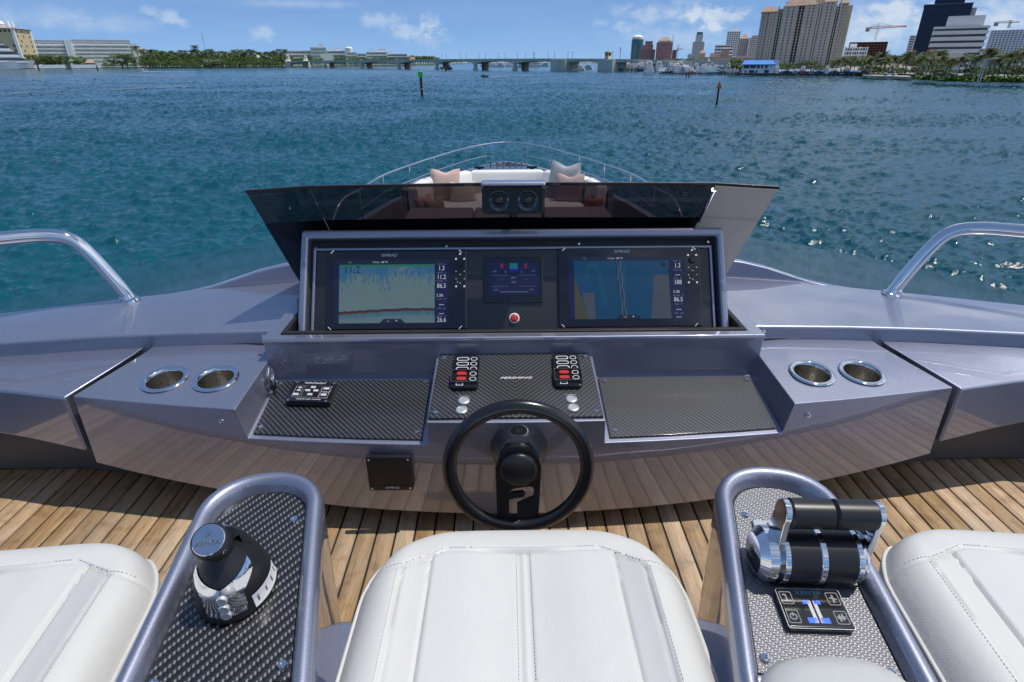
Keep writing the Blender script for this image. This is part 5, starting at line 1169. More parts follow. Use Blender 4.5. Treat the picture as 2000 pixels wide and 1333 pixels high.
# stone gate posts at the island end
for u, v0, dn, lab in ((565, 108, 0, 'on the near side of the island end'), (583, 109, 14, 'on the far side of the island end')):
    p = brp(u) + bn * dn; t = thing('stone_post', 'pale tapering stone gate post of the bridge, ' + lab, 'stone post', (p.x, p.y, WATER)); z = zat(u, v0, math.hypot(p.x, p.y)); w_p = 4.2
    MB(Matrix.Translation((p.x, p.y, 0))).loft([[Vector((sx * w_p * f, sy * w_p * f, q)) for sx, sy in ((-1, -1), (1, -1), (1, 1), (-1, 1))] for f, q in ((1.15, WATER), (1.15, p.z + 1), (.85, p.z + 1.4), (.6, p.z + 3), (.38, z - 2), (.45, z - 1.8), (.45, z - .8), (.15, z))]).build('shaft', STW, t, 0)
# lamp posts on the bridge
POLE = pm('dark lamp post', (.05, .055, .055), .6, .2, .1, 1); lp0 = None
for k, u in enumerate((662, 718, 737, 766, 814, 852, 864, 890, 900, 927, 936, 965, 973, 1004, 1010, 1019, 1043, 1047, 1082, 1085, 1116, 1159, 1194)):
    p = brp(u) + bn * (14 if k % 2 else .3); h = 5.2
    if lp0 is None:
        lp0 = thing('street_lamp', 'slim dark lamp post in the row along the bridge parapet', 'street lamp', tuple(p), 0, 'lamp posts along the bridge'); T = WM[lp0.name]
        MB(T).lathe([(.25, 0), (.17, 1), (.12, 4), (.10, h)], 6).build('pole', POLE, lp0, 40); m = MB(T); m.lathe([(.1, h), (.32, h + .2), (.32, h + .6), (.1, h + .8)], 6); m.build('lantern', POLE, lp0, 0)
    else: dup(lp0, tuple(p))
# ------------------------------------------------------------------ city skyline to starboard
def cap(mat, e, i=.12, name='roof'):
    return lambda t, M, w, d, h: part(t, M, name, mat, (w * i, w * (1 - i), d * i, d * (1 - i), h + .02, h + e))
C = far(1231, 1500); M, w, d = gframe(C, far(1254, 1500), away(C, 30)); h = zat(1243, 77, 1500) - LZ
t = thing('glass_tower', 'round teal glass tower with white crown, first of the skyline after the bridge house', 'building', (C.x, C.y, LZ))
mw = MB(M); mg = MB(M); mg.lathe([(w * .5, 0), (w * .5, h)], 28, Matrix.Translation((w / 2, w / 2, 0)))
for r in range(24): mw.lathe([(w * .5, 0), (w * .515, 0), (w * .515, .7), (w * .5, .7)], 28, Matrix.Translation((w / 2, w / 2, h * r / 24)))
mg.build('window_glass', GLT, t, 40); mw.build('floor_band', pm('teal spandrel', (.10, .24, .28), .4, 0, .1, .2), t, 40); MB(M).lathe([(w * .46, h), (w * .46, h + 5), (w * .2, h + 9), (w * .1, h + 9)], 24, Matrix.Translation((w / 2, w / 2, 0))).build('crown', W_, t, 30)
def pk(t, M, w, d, h): part(t, M, 'upper_storey', PKW, (w * .2, w * .85, 2, d, h + .02, h + 9), (w * .35, w * .8, 4, d, h + 9.02, h + 14)); part(t, M, 'roof', TER, (w * .33, w * .82, 3, d, h + 14.05, h + 16))
tower('office_block', 'low stepped plum pink office block right of the teal tower', 1247, 1278, 97, 1420, 30, 11, 10, PKW, pm('plum glass', (.10, .07, .11), .1, .2, .2, .1), .4, .3, extra=pk)
def pk2(t, M, w, d, h): hip(t, M, w * .12, w * .88, 3, d - 3, h + 3, 7, TER, over=.5, ridge=.3); part(t, M, 'attic', TAN, (w * .1, w * .9, 2, d - 2, h + .02, h + 3)); part(t, M, 'mast', STL, (w * .96, w * .99, 4, 5, h - 20, h + 14))
tower('office_tower', 'tall pink granite tower with shallow red roof', 1279.5, 1311, 83, 1400, 34, 16, 13, PKW, pm('rose glass', (.16, .09, .11), .1, .2, .2, .1), .35, .35, extra=pk2)
tower('unfinished_block', 'red brown unfinished block behind the pink tower', 1311.5, 1320, 98, 1500, 20, 9, 3, BRN, GLD, .3, .3)
tower('parking_block', 'low tan block at the foot of the pink tower', 1296, 1328, 115, 1380, 20, 3, 10, TAN, GLD, .55, .2)
def gt(t, M, w, d, h): part(t, M, 'upper_storey', GRW, (w * .2, w * .8, 3, d - 3, h + .02, h + 12)); part(t, M, 'crown', GLT, (w * .25, w * .75, 4, d - 4, h + 12.02, h + 16)); part(t, M, 'annex', GRW, (-w * .3, -.05, 2, d, 0, h * .45))
tower('office_tower', 'slim grey tower with stepped crown and light window grid', 1349, 1372, 82, 1250, 26, 16, 7, wallm('light grey', (.58, .60, .58)), GLB, .35, .45, extra=gt)
tower('office_block', 'long low tan office building with rows of square windows behind the marina', 1364, 1437, 111.5, 980, 22, 3, 22, TAN, GLD, .5, .45, extra=lambda t, M, w, d, h: (hip(t, M, w * .0, w * .18, 1, 14, h + 5, 4, TER, ridge=.15), part(t, M, 'roof_storey', TAN, (w * .02, w * .17, 1.5, 13, h + .02, h + 4.7), (w * .3, w * .62, 4, 14, h + .02, h + 5)), part(t, M, 'red_gable', TER, (w * .60, w * .8, 2, 14, h + .02, h + 9))))
tower('white_tower', 'tall white high rise with horizontal balconies left of the huge beige condominium', 1413, 1439, 62, 1180, 30, 17, 6, W_, GLB, .42, .22, extra=cap(W_, 6, .25))
tower('white_block', 'wide white office block with dark ribbon windows below the white high rise', 1393, 1428, 88, 1100, 24, 6, 6, W_, GLD, .5, .10, extra=lambda t, M, w, d, h: part(t, M, 'dome_base', W_, (w * .45, w * .75, -12, -1, 0, h * .55)))
tower('beige_tower', 'beige and glass tower with red gable roof beside the huge condominium', 1436, 1457, 76, 1050, 24, 14, 5, wallm('soft beige', (.60, .52, .44)), GLB, .4, .4, extra=lambda t, M, w, d, h: hip(t, M, w * .2, w * .9, 2, d - 2, h, 7, TER, ridge=.1))
tower('beige_tower', 'paler beige tower half hidden by the huge condominium', 1457.5, 1480, 74, 1040, 24, 14, 6, wallm('pale beige', (.64, .58, .52)), GLB, .45, .35, extra=cap(TER, 3, .2))
tower('shop_block', 'low pinkish building between the tan offices and the huge condominium', 1438, 1476, 110, 860, 16, 2, 9, wallm('pinkish', (.56, .46, .42)), GLD, .6, .5)
# the huge beige condominium
D0 = 560; C = far(1473, D0); B = far(1634, D0 - 20); A = away(C, 32); M, w, d = gframe(C, B, A); dep = 32; H = zat(1560, 14, D0) - LZ
t = thing('condominium', 'huge beige condominium with terracotta roofs towering over the marina', 'building', (C.x, C.y, LZ))
mw = MB(M); mg = MB(M); mp = MB(M); rows = 21
for a, b, kind_, yo, hh in ((0, .065, 'n', 2.5, .93), (.065, .11, 'd', 4, .93), (.11, .20, 'n', 0, .93), (.20, .275, 'd', 3, .975), (.275, .435, 'n', -1, 1.0), (.435, .53, 'd', 2.5, .985), (.53, .66, 'n', -.5, 1.02), (.66, .735, 'w', .5, 1.0), (.735, .86, 'n', -1.2, 1.03), (.86, .93, 'd', 1.5, .97), (.93, 1.0, 'n', -.2, 1.0)):
    x0, x1 = w * a, w * b; hb = H * hh
    if kind_ == 'n':
        cells(mw, mg, x0, x1, yo, dep, 0, hb, round(rows * hh), max(2, round((x1 - x0) / 4.2)), .46, .52, proud=.5)
    elif kind_ == 'd':
        cells(mw, mg, x0 + .02, x1 - .02, yo, dep - .5, 0, hb, round(rows * hh), max(2, round((x1 - x0) / 4.5)), .30, .16, proud=.8)
        for x in (x0, x1 - .9): mp.box(x, x + .9, yo - 2.6, yo + 1, 0, hb + 1.5)
        mp.box((x0 + x1) / 2 - .3, (x0 + x1) / 2 + .3, yo - 1.6, yo + .5, 0, hb)
    else:
        cells(mw, mg, x0 + .02, x1 - .02, yo, dep - .4, 0, hb, round(rows * hh), 3, .35, .30, proud=.7)
        for x in (x0, (x0 + x1) / 2 - .5, x1 - 1): mp.box(x, x + 1.0, yo - 1.2, yo + 1, 0, hb + 1)
mw.build('wall', BEI, t, 0); mg.build('window_glass', GLD, t, 0); mp.build('pilaster', wallm('stone white', (.60, .55, .46)), t, 0)
part(t, M, 'penthouse', LCR, (w * .29, w * .44, 5, dep - 5, H * 1.0, H * 1.085), (w * .33, w * .42, 8, dep - 8, H * 1.09, H * 1.13)); part(t, M, 'penthouse', LCR, (w * .62, w * .80, 4, dep - 5, H * 1.02, H * 1.11), (w * .66, w * .75, 8, dep - 8, H * 1.11, H * 1.16)); part(t, M, 'penthouse', LCR, (w * .04, w * .15, 6, dep - 6, H * .93, H * 1.0))
for x0, x1, z, hh in ((.0, .20, H * .935, 4), (.275, .66, H * 1.005, 5.5), (.73, .87, H * 1.035, 4), (.92, 1.0, H * 1.0, 4)): hip(t, M, w * x0, w * x1, -1, 14, z, hh, TER, over=.6, ridge=.3)
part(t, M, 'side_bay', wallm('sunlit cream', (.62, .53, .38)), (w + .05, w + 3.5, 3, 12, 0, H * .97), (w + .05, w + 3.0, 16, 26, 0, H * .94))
# right of it
def hotel2(t, M, w, d, h): part(t, M, 'roof_box', W_, (w * .2, w * .5, 4, d - 4, h + .02, h + 3)); part(t, M, 'pier', W_, *[(w * q - .5, w * q + .5, -1.2, .4, 0, h + .6) for q in (.02, .35, .66, .98)])
tower('white_hotel', 'white hotel block with blue windows right of the huge condominium', 1645, 1690, 93, 640, 20, 5, 9, W_, GLB, .40, .25, extra=hotel2)
t = tower('building_site', 'red brown concrete frame of a building under construction', 1652, 1726, 82.5, 850, 30, 9, 12, BRN, pm('open floor', (.06, .045, .045), .9, 0, .2, .1), .22, .12, proud=2.5, cat='building site')
def crane(u, vt, D, vb, l0, l1, label, mat, tilt=0):
    p = far(u, D); zt_ = zat(u, vt, D); zb = zat(u, vb, D); t = thing('tower_crane', label, 'crane', (p.x, p.y, zb)); s = Vector((p.y, -p.x, 0)).normalized(); up = Vector((0, 0, 1))
    m = MB(); a = 1.1
    base = Vector((p.x, p.y, 0)); f = Vector((p.x, p.y, 0)).normalized()
    for dx in (-a, a):
        for dy in (-a, a): m.tube([base + s * dx + f * dy + up * zb, base + s * dx + f * dy + up * zt_], .28, 4)
    n = 12
    for k in range(n): z0 = zb + (zt_ - zb) * k / n; z1 = zb + (zt_ - zb) * (k + 1) / n; sg = 1 if k % 2 else -1; m.tube([base + s * a * sg + up * z0, base - s * a * sg + up * z1], .2, 4)
    m.build('mast', W_ if mat is RED else mat, t, 0)
    zj = zat(u, vt + (vb - vt) * .30, D); m = MB()
    for zz in (0, 2.2): m.tube([base - s * l0 + up * (zj + zz * .3), base + up * (zj + zz), base + s * l1 + up * (zj + tilt + zz * .3)], .32, 4)
    for k in range(16):
        x = -l0 + (l0 + l1) * k / 16; m.tube([base + s * x + up * (zj + max(0, x / l1) * tilt), base + s * (x + (l0 + l1) / 32) + up * (zj + 1.6 + max(0, x / l1) * tilt)], .18, 4)
    m.build('jib', mat, t, 0); m = MB(); m.tube([base + up * zt_, base + s * l1 * .6 + up * (zj + 1 + tilt * .6)], .12, 4); m.tube([base + up * zt_, base - s * l0 * .8 + up * (zj + 1)], .12, 4); m.build('tie_bar', mat, t, 0)
    part(t, Matrix.Translation(base - s * (l0 - 2) + up * (zj - 3)), 'counterweight', STL, (-1.5, 1.5, -1.5, 1.5, 0, 3))
crane(1700, 46, 840, 80, 12, 27, 'red and white tower crane over the red brown building site', RED, 1)
crane(1322, 88, 1480, 118, 3, 12, 'slim grey tower crane beside the pink tower', STL); crane(1949, 41, 900, 56, 14, 8, 'distant grey tower crane behind the pale blue block', STL)
def dk(t, M, w, d, h): part(t, M, 'upper_storey', GLN, (w * .20, w * .82, 3, d, h + .02, h * 1.15)); part(t, M, 'cornice', pm('slate trim', (.16, .18, .22), .4, .2, .1, .1), (w * .18, w * .84, 1, d, h * .962, h * .972), (-.6, w + .6, -.6, d, h * .995, h * 1.003)); part(t, M, 'light_side', GRW, (w - 2, w + 4, 6, d, 0, h * .93))
tower('dark_tower', 'dark navy glass tower, tallest building on the right', 1777, 1868, 9, 720, 40, 30, 24, pm('navy mullion', (.014, .026, .062), .3, .1, .1, .1), GLN, .16, .10, extra=dk, proud=.2)
tower('slab_block', 'slim white block with projecting balcony slabs left of the dark tower', 1765, 1777, 70, 800, 16, 12, 2, W_, GLD, .4, .1, proud=1.4)
def strp(t, M, w, d, h):
    part(t, M, 'roof_storey', wallm('light grey panel', (.62, .63, .64)), (w * .22, w * .88, 6, d, h + .02, h + 6)); part(t, M, 'red_frame', RED, *[(w * q - .35, w * q + .35, -.8, -.1, 0, h * .48) for q in (.02, .15)], (w * .02, w * .15, -.75, -.15, h * .46, h * .48))
tower('striped_office', 'white office block with bold dark horizontal window bands and red scaffold frame', 1806, 1914, 52, 500, 26, 7, 1, wallm('warm white', (.70, .69, .66)), GLD, .60, .0, extra=strp, proud=.9)
tower('pale_block', 'pale blue grey block with many small windows at the right edge', 1917, 2090, 58, 680, 26, 17, 24, LBW, GLB, .45, .5)
C = far(1848, 400); M, w, d = gframe(C, far(1878, 400), away(C, 14)); t = thing('store', 'plain pale grey blank walled building behind the palms', 'building', (C.x, C.y, LZ)); part(t, M, 'wall', wallm('blank grey', (.55, .58, .60)), (0, w, 0, 14, 0, zat(1865, 104, 400) - LZ)); part(t, M, 'roof', W_, (-.4, w + .4, -.4, 14.4, zat(1865, 104, 400) - LZ + .02, zat(1865, 102.5, 400) - LZ))
def villa(t, M, w, d, h): balconies(t, M, w * .2, w * .55, 0, 0, h, 3, W_, 1.2, 1); part(t, M, 'roof', LBW, (-.4, w + .4, -.4, d + .4, h + .02, h + .5))
tower('apartment_house', 'three storey pale blue apartment house behind palms on the right shore', 1868, 1921, 114, 345, 12, 3, 6, LBW, GLD, .55, .5, extra=villa)
tower('apartment_house', 'second pale apartment house at the right picture edge', 1940, 2060, 116, 330, 12, 3, 9, LBW, GLD, .6, .6, extra=villa)
# marina buildings
Dm = 335; C = far(1452, Dm); M, w, d = gframe(C, far(1514, Dm), away(C, 12)); h = zat(1485, 126, Dm) - LZ; zr = zat(1485, 118, Dm) - LZ
t = thing('boathouse', 'white marina boathouse with bright blue roof and dark upper windows', 'boathouse', (C.x, C.y, LZ))
part(t, M, 'wall', W_, (0, w, 0, 12, 0, h)); hip(t, M, 0, w, -.5, 12, h, zr - h, BLUR, over=.6, ridge=.46); part(t, M, 'gable', W_, (w - .1, w + 2.2, 2, 9, 0, zr))
for q0, q1 in ((.05, .22), (.25, .42), (.46, .55), (.60, .66), (.72, .80)): part(t, M, 'window', GLD, (w * q0, w * q1, -.12, .3, h * .56, h * .92))
for q0, q1, z1 in ((.10, .14, .35), (.24, .40, .34), (.44, .5, .3), (.72, .86, .38)): part(t, M, 'door', GLD, (w * q0, w * q1, -.12, .3, .2, h * z1))
C = far(1529, 322); M, w, d = gframe(C, far(1681, 312), away(C, 6)); t = thing('boat_shelter', 'long low bright blue awning over the boat lifts', 'awning', (C.x, C.y, LZ)); z = zat(1600, 139.4, 317) - LZ
m = MB(M); m.loft([[Vector(p) for p in r] for r in ([(0, -.4, z - .5), (w, -.4, z - .5), (w, 6, z - .2), (0, 6, z - .2)], [(0, -.4, z - .1), (w, -.4, z - .1), (w, 6, z + .3), (0, 6, z + .3)])]); m.build('canopy', BLUR, t, 0)
for k in range(18): x = w * (k + .3) / 18; part(t, M, 'post', W_, (x - .09, x + .09, 0, .2, -2, z - .55))
C = far(1687, 330); M, w, d = gframe(C, far(1722, 330), away(C, 5)); z = zat(1705, 133, 330) - LZ; t = thing('canopy', 'small blue canopy on posts right of the boat lifts', 'awning', (C.x, C.y, LZ)); part(t, M, 'roof', BLUR, (0, w, 0, 5, z - .6, z))
for x in (.1, w * .33, w * .66, w - .3): part(t, M, 'post', W_, (x, x + .2, .1, .3, 0, z - .65))
DOCKM = pm('dock timber', (.12, .11, .10), .9, 0, .3, .5); a = sea(1287, 147.2); b = sea(1452, 147.6); M, w, d = gframe(a, b, away(a, 2.5)); M.translation.z = WATER; t = thing('dock', 'long dark marina dock in front of the moored boats', 'dock', (a.x, a.y, WATER)); part(t, M, 'walkway', DOCKM, (0, w, 0, 2.5, .55, .95))
for k in range(26): x = w * (k + .5) / 26; part(t, M, 'pile', DOCKM, (x - .14, x + .14, -.15, .1, -2, 1.25))
a = sea(1452, 147.4); b = sea(1692, 149.9); M, w, d = gframe(a, b, away(a, 3)); M.translation.z = WATER; t = thing('dock', 'dark lift dock below the blue awning', 'dock', (a.x, a.y, WATER)); part(t, M, 'walkway', DOCKM, (0, w, -.2, 2.5, 1.35, 1.6))
for k in range(34): x = w * (k + .5) / 34; part(t, M, 'pile', DOCKM, (x - .13, x + .13, -.35, -.1, -2, 1.9))
# ------------------------------------------------------------------ boats
HW = pm('white boat hull', (.74, .75, .76), .3, 0, .05, .5, coat=.4); HB = pm('navy boat hull', (.02, .035, .09), .25, 0, .1, .5, coat=.4); HG = pm('sea green hull', (.16, .42, .40), .3, 0, .05, .5, coat=.3); HR = pm('red hull', (.42, .04, .05), .3, 0, .1, .5, coat=.3); HK = pm('black hull', (.02, .02, .022), .3, 0, .1, .5, coat=.3); TANV = pm('tan canvas', (.42, .34, .26), .9, 0, .1, 1)
BLUC = pm('blue canvas', (.05, .12, .34), .8, 0, .1, 1)
def hull(m, L, B, H, z0=0, sheer=.35, x0=0):
    st = []
    for q, wf, up in ((0, .86, 0), (.2, .96, 0), (.5, 1.0, .02), (.72, .86, .12), (.88, .50, .25), (1.0, .03, .38)):
        x = x0 + L * q; b = B / 2 * wf; k = min(1, up * 2.6)
        st.append([Vector((x + .06 * L * (q > .8) * q, -b, z0 + H * (1 + sheer * q))), Vector((x, -b * .78, z0 - .1 + .3 * H * k)), Vector((x, 0, z0 - .35 + .5 * H * k)), Vector((x, b * .78, z0 - .1 + .3 * H * k)), Vector((x + .06 * L * (q > .8) * q, b, z0 + H * (1 + sheer * q)))])
    m.loft(st)
def boxz(m, x0, x1, b0, b1, z0, z1, rake0=0, rake1=0):
    m.loft([[Vector((x0, -b0, z0)), Vector((x1, -b0, z0)), Vector((x1, b0, z0)), Vector((x0, b0, z0))], [Vector((x0 + rake0, -b1, z1)), Vector((x1 - rake1, -b1, z1)), Vector((x1 - rake1, b1, z1)), Vector((x0 + rake0, b1, z1))]])
def boat(kind, name, label, p, heading, L, hm=None, cat='boat', group=None, wz=None, vs=1.0, bs=1.0, fx=.72, fk=.12):
    t = thing(name, label, cat, (p.x, p.y, WATER if wz is None else wz), heading, group); T = WM[t.name] @ Matrix.Diagonal((1, bs, vs, 1)); H = {'yacht': .15, 'cruiser': .13, 'sport': .12, 'open': .11, 'pontoon': .08}[kind] * L ** .92
    B = .30 * L ** .95 + .4; hm = hm or HW
    m = MB(T); hull(m, L, B, H, 0, .35, -L / 2); m.build('hull', hm, t, 40)
    x = lambda q: -L / 2 + L * q
    if kind in ('yacht', 'cruiser'):
        n = 2 if kind == 'yacht' else 1; z = H * 1.02; hw = B * .40
        for k in range(n + 1):
            hh = L * .085; x0, x1 = x(.10 + .06 * k), x(fx - fk * k)
            m = MB(T); boxz(m, x0, x1, hw, hw * .94, z, z + hh, 0, hh * 1.1); m.build('deckhouse' if k == 0 else 'upper_deck', HW, t, 20)
            m = MB(T); boxz(m, x0 + .05 * L, x1 - .01 * L, hw * 1.01, hw * .97, z + hh * .42, z + hh * .84, 0, hh * .5); m.build('window_band', GLD, t, 20)
            m = MB(T); m.box(x0 + .01, x0 + .03 * L, -hw * .7, hw * .7, z + hh * .1, z + hh * .8); m.k = 0; m.build('aft_door', GLD, t, 0)
            m = MB(T); m.box(x0 - L * .05, x1 - hh * .9, -hw * 1.05, hw * 1.05, z + hh + .01, z + hh * 1.14); m.build('deck_overhang', HW, t, 0); z += hh * 1.15; hw *= .9
        m = MB(T); xm = x(.38); m.tube([(xm - .6, -hw * .8, z), (xm, -hw * .6, z + L * .07), (xm, hw * .6, z + L * .07), (xm - .6, hw * .8, z)], L * .010, 6)
        for s in (-1, 1): m.ellipsoid((xm, s * hw * .5, z + L * .085), L * .018, L * .018, L * .022, 8, 6)
        m.tube([(xm, 0, z + L * .07), (xm, 0, z + L * .15)], L * .004, 5); m.build('radar_arch', HW, t, 40)
    elif kind == 'sport':
        z = H * 1.02; hh = L * .10; hw = B * .36
        m = MB(T); boxz(m, x(.34), x(.72), hw, hw * .85, z, z + hh, 0, hh * 1.5); m.build('cabin', HW, t, 20); m = MB(T); boxz(m, x(.36), x(.715), hw * 1.01, hw * .9, z + hh * .35, z + hh * .85, 0, hh * .8); m.build('window_band', GLD, t, 20)
        m = MB(T); m.box(x(.36), x(.56), -hw * .8, hw * .8, z + hh, z + hh * 1.5); m.build('flybridge', HW, t, 20); zt_ = z + hh * 2.9; m = MB(T)
        for sx in (.37, .52):
            for s in (-1, 1): m.tube([(x(sx), s * hw * .8, z + hh), (x(.44 + (sx - .44) * .5), s * hw * .5, zt_)], .055, 5)
        m.build('tower_frame', STL, t, 40); m = MB(T); m.box(x(.38), x(.52), -hw * .7, hw * .7, z + hh * 2.1, z + hh * 2.2); m.box(x(.40), x(.49), -hw * .45, hw * .45, zt_, zt_ + .12); m.build('hard_top', HW, t, 0)
        m = MB(T)
        for s in (-1, 1): m.tube([(x(.45), s * hw, z + hh * .9), (x(.30), s * (hw + L * .06), z + L * .52)], [.05, .02], 5)
        m.build('outrigger', HW, t, 0)
    elif kind == 'open':
        z = H; m = MB(T); m.box(x(.40), x(.52), -B * .15, B * .15, z * .8, z + L * .12); m.build('console', HW, t, 20); m = MB(T); m.box(x(.34), x(.60), -B * .30, B * .30, z + L * .26, z + L * .28); m.build('t_top', random.choice((HW, BLUC, HK)), t, 0); m = MB(T)
        for sx in (.36, .57):
            for s in (-1, 1): m.tube([(x(sx), s * B * .26, z * .8), (x(sx), s * B * .26, z + L * .26)], .04, 5)
        m.build('top_frame', STL, t, 0); m = MB(T)
        for s in (-1, 1): m.box(x(-.06), x(.02), s * B * .18 - .25, s * B * .18 + .25, z * .2, z + L * .06)
        m.build('outboard_engine', HK, t, 20)
    return t
def hd(u, rel): d = ray(u, 130); return math.atan2(d.y, d.x) + rad(rel)      # rel 0 = bow away from us
LB = random.Random(11)
spec = [ # kind, u, v of waterline, length, relative heading, hull, label
 ('yacht', 1266, 145.2, 15.5, 4, None, 'big white three deck motor yacht seen from astern, left end of the marina dock'),
 ('yacht', 1374, 141.5, 18, 100, None, 'long white motor yacht lying broadside behind the dock boats'),
 ('sport', 1345, 144.6, 13, 10, None, 'white sport fishing boat with tall tuna tower near the dock middle'),
 ('sport', 1387, 145.2, 12, 8, HG, 'sport fishing boat with sea green hull and raised white outriggers'),
 ('cruiser', 1427, 145.6, 11, 5, None, 'tall white cabin boat at the right end of the dock'),
 ('open', 1406, 145.4, 9, 15, HK, 'black hulled open boat right of the green sport fisher'),
 ('cruiser', 1319, 144.4, 11, 12, None, 'white cruiser with a rounded cabin left of the tuna tower boat'),
 ('open', 1300, 144.2, 9, 20, HB, 'navy open boat under blue cover near the dock left part'),
 ('cruiser', 1336, 144.7, 9, 25, None, 'small white cruiser tucked beside the tuna tower boat'),
 ('open', 1352, 145.0, 8, -10, HR, 'small red hulled open boat right of the tuna tower boat'),
 ('cruiser', 1372, 145.2, 10, 10, None, 'blue topped white cruiser in front of the long broadside yacht'),
 ('open', 1441, 145.8, 8, 10, HB, 'navy open boat next to the boathouse'),
 ('cruiser', 1285, 140.5, 13, 8, None, 'white cruiser behind the bow of the big three deck yacht'),
 ('cruiser', 1296, 139.4, 13, 15, None, 'white cruiser second behind the dock left part'),
 ('cruiser', 1310, 139.6, 12, -8, None, 'white cruiser third in the back row of the marina'),
 ('cruiser', 1325, 139.9, 13, 10, None, 'white cruiser in the back row above the rounded cabin boat'),
 ('sport', 1333, 138.4, 12, 30, None, 'white sport fisher in the back row with thin outriggers'),
 ('cruiser', 1417, 141.5, 12, 60, None, 'white cruiser angled behind the tall cabin boat'),
 ('cruiser', 1197, 138.8, 12, 10, None, 'white cruiser just right of the bridge bascule pier'),
 ('cruiser', 1208, 138.9, 14, 5, HB, 'navy hulled white cruiser, second right of the bascule pier'),
 ('cruiser', 1218, 138.6, 13, 20, TANV, 'white cruiser with tan hull, third right of the bascule pier'),
 ('cruiser', 1231, 138.5, 14, 10, None, 'white cruiser moored below the teal tower'),
 ('cruiser', 1241, 138.4, 13, -15, None, 'white cruiser moored below the low pink offices'),
 ('cruiser', 1250, 139.6, 12, 12, HB, 'navy and white cruiser left of the three deck yacht'),
 ('cruiser', 1132, 138.0, 12, 40, None, 'white cruiser seen through the bridge opening span'),
 ('open', 1128, 138.8, 9, 80, None, 'low white open boat in the bridge opening span'),
 ('cruiser', 1147, 136.0, 12, 60, None, 'farther white cruiser in the bridge opening span'),
 ('cruiser', 948, 131.0, 15, 70, None, 'far white boat under the bridge, first of the moored cluster'),
 ('cruiser', 958, 131.3, 16, 100, None, 'far white boat under the bridge, second of the moored cluster'),
 ('cruiser', 975, 131.4, 16, 80, None, 'far white boat under the bridge, third of the moored cluster'),
 ('cruiser', 993, 131.2, 15, 110, None, 'far white boat beside the middle bridge pier'),
 ('cruiser', 1016, 132.6, 14, 60, None, 'far white boat just right of the middle bridge pier'),
 ('yacht', 1040, 131.0, 26, 100, None, 'far long white yacht moored beyond the bridge'),
 ('cruiser', 1063, 130.4, 15, 80, None, 'far white boat left of the wide bascule pier'),
 ('cruiser', 313, 131.6, 24, 100, None, 'white cabin cruiser at the dock below the palm wood'),
]
for k, u, v, L_, rel, hm, lab in spec:
    p = sea(u, v); L_ *= 1.25 if (1190 < u < 1460 and k != 'yacht') else 1.0; boat(k, {'yacht': 'motor_yacht', 'cruiser': 'cabin_cruiser', 'sport': 'sport_fisher', 'open': 'open_boat'}[k], lab, p, hd(u, rel), L_, hm, bs=1.35 if 1190 < u < 1460 else 1.0, vs=.86 if k == 'yacht' else 1.0)
for i in range(22):
    u = 1290 + i * 7.2 + LB.uniform(-2, 2); p = sea(u, LB.choice((137.2, 138.4, 141.0, 142.2, 143.2))); boat(LB.choice(('cruiser', 'cruiser', 'open', 'sport')), 'cabin_cruiser', 'small white boat packed in the back rows of the marina', p, hd(u, LB.uniform(-15, 25)), LB.uniform(10, 14), LB.choice((None, None, None, HB)), 'boat', 'boats in the back rows of the marina')
for i, (u, hm, c) in enumerate(((1520, None, 'white'), (1539, HK, 'black'), (1556, None, 'white'), (1571, HR, 'red'), (1588, None, 'white'), (1603, HB, 'navy'), (1618, None, 'white'), (1634, HB, 'navy'), (1648, None, 'white'), (1658, HK, 'dark'))):
    p = far(u, 319 - i * .6); boat('open' if i % 3 else 'cruiser', 'lift_boat', '%s boat on a lift under the blue awning, %s from the boathouse' % (c, ('first', 'second', 'third', 'fourth', 'fifth', 'sixth', 'seventh', 'eighth', 'ninth', 'tenth')[i]), p, hd(u, 8), 7.2, hm, 'boat', 'boats on the lifts', WATER + 1.7)
# white yacht at the far left edge
p = sea(6, 136.4); t = boat('yacht', 'motor_yacht', 'large white motor yacht with raked bow at the far left edge', p, hd(6, -88), 70, vs=1.15, fx=.94, fk=.10)
# sailing mast at the island dock
def mast(u, v0, vt, label, D=None):
    p = sea(u, v0) if D is None else far(u, D); D = math.hypot(p.x, p.y); t = thing('sailing_boat', label, 'sailing boat', (p.x, p.y, WATER), hd(u, 70)); T = WM[t.name]; h = zat(u, vt, D) - WATER
    m = MB(T); hull(m, 16, 4, 1.7, 0, .3, -8); m.build('hull', HW, t, 40); m = MB(T); m.tube([(0, 0, 1), (0, 0, h)], .26, 6); m.tube([(0, 0, 2.4), (-6, 0, 2.6)], .2, 6); m.build('mast', STL, t, 40); m = MB(T); m.box(-4, 1, -1, 1, 1.7, 2.6); m.build('cabin', HW, t, 0); m = MB(T); m.tube([(0, 0, h), (8, 0, 2.2)], .05, 4); m.tube([(0, 0, h), (-8, 0, 1.9)], .05, 4); m.build('stay', STL, t, 0)
mast(408, 131.8, 66, 'sailing boat with one very tall bare mast below the palm wood'); mast(1209, 138.2, 92, 'sailing boat with a dark tall mast right of the bridge house'); mast(1236, 137.8, 88, 'sailing boat whose pale mast crosses the teal tower')
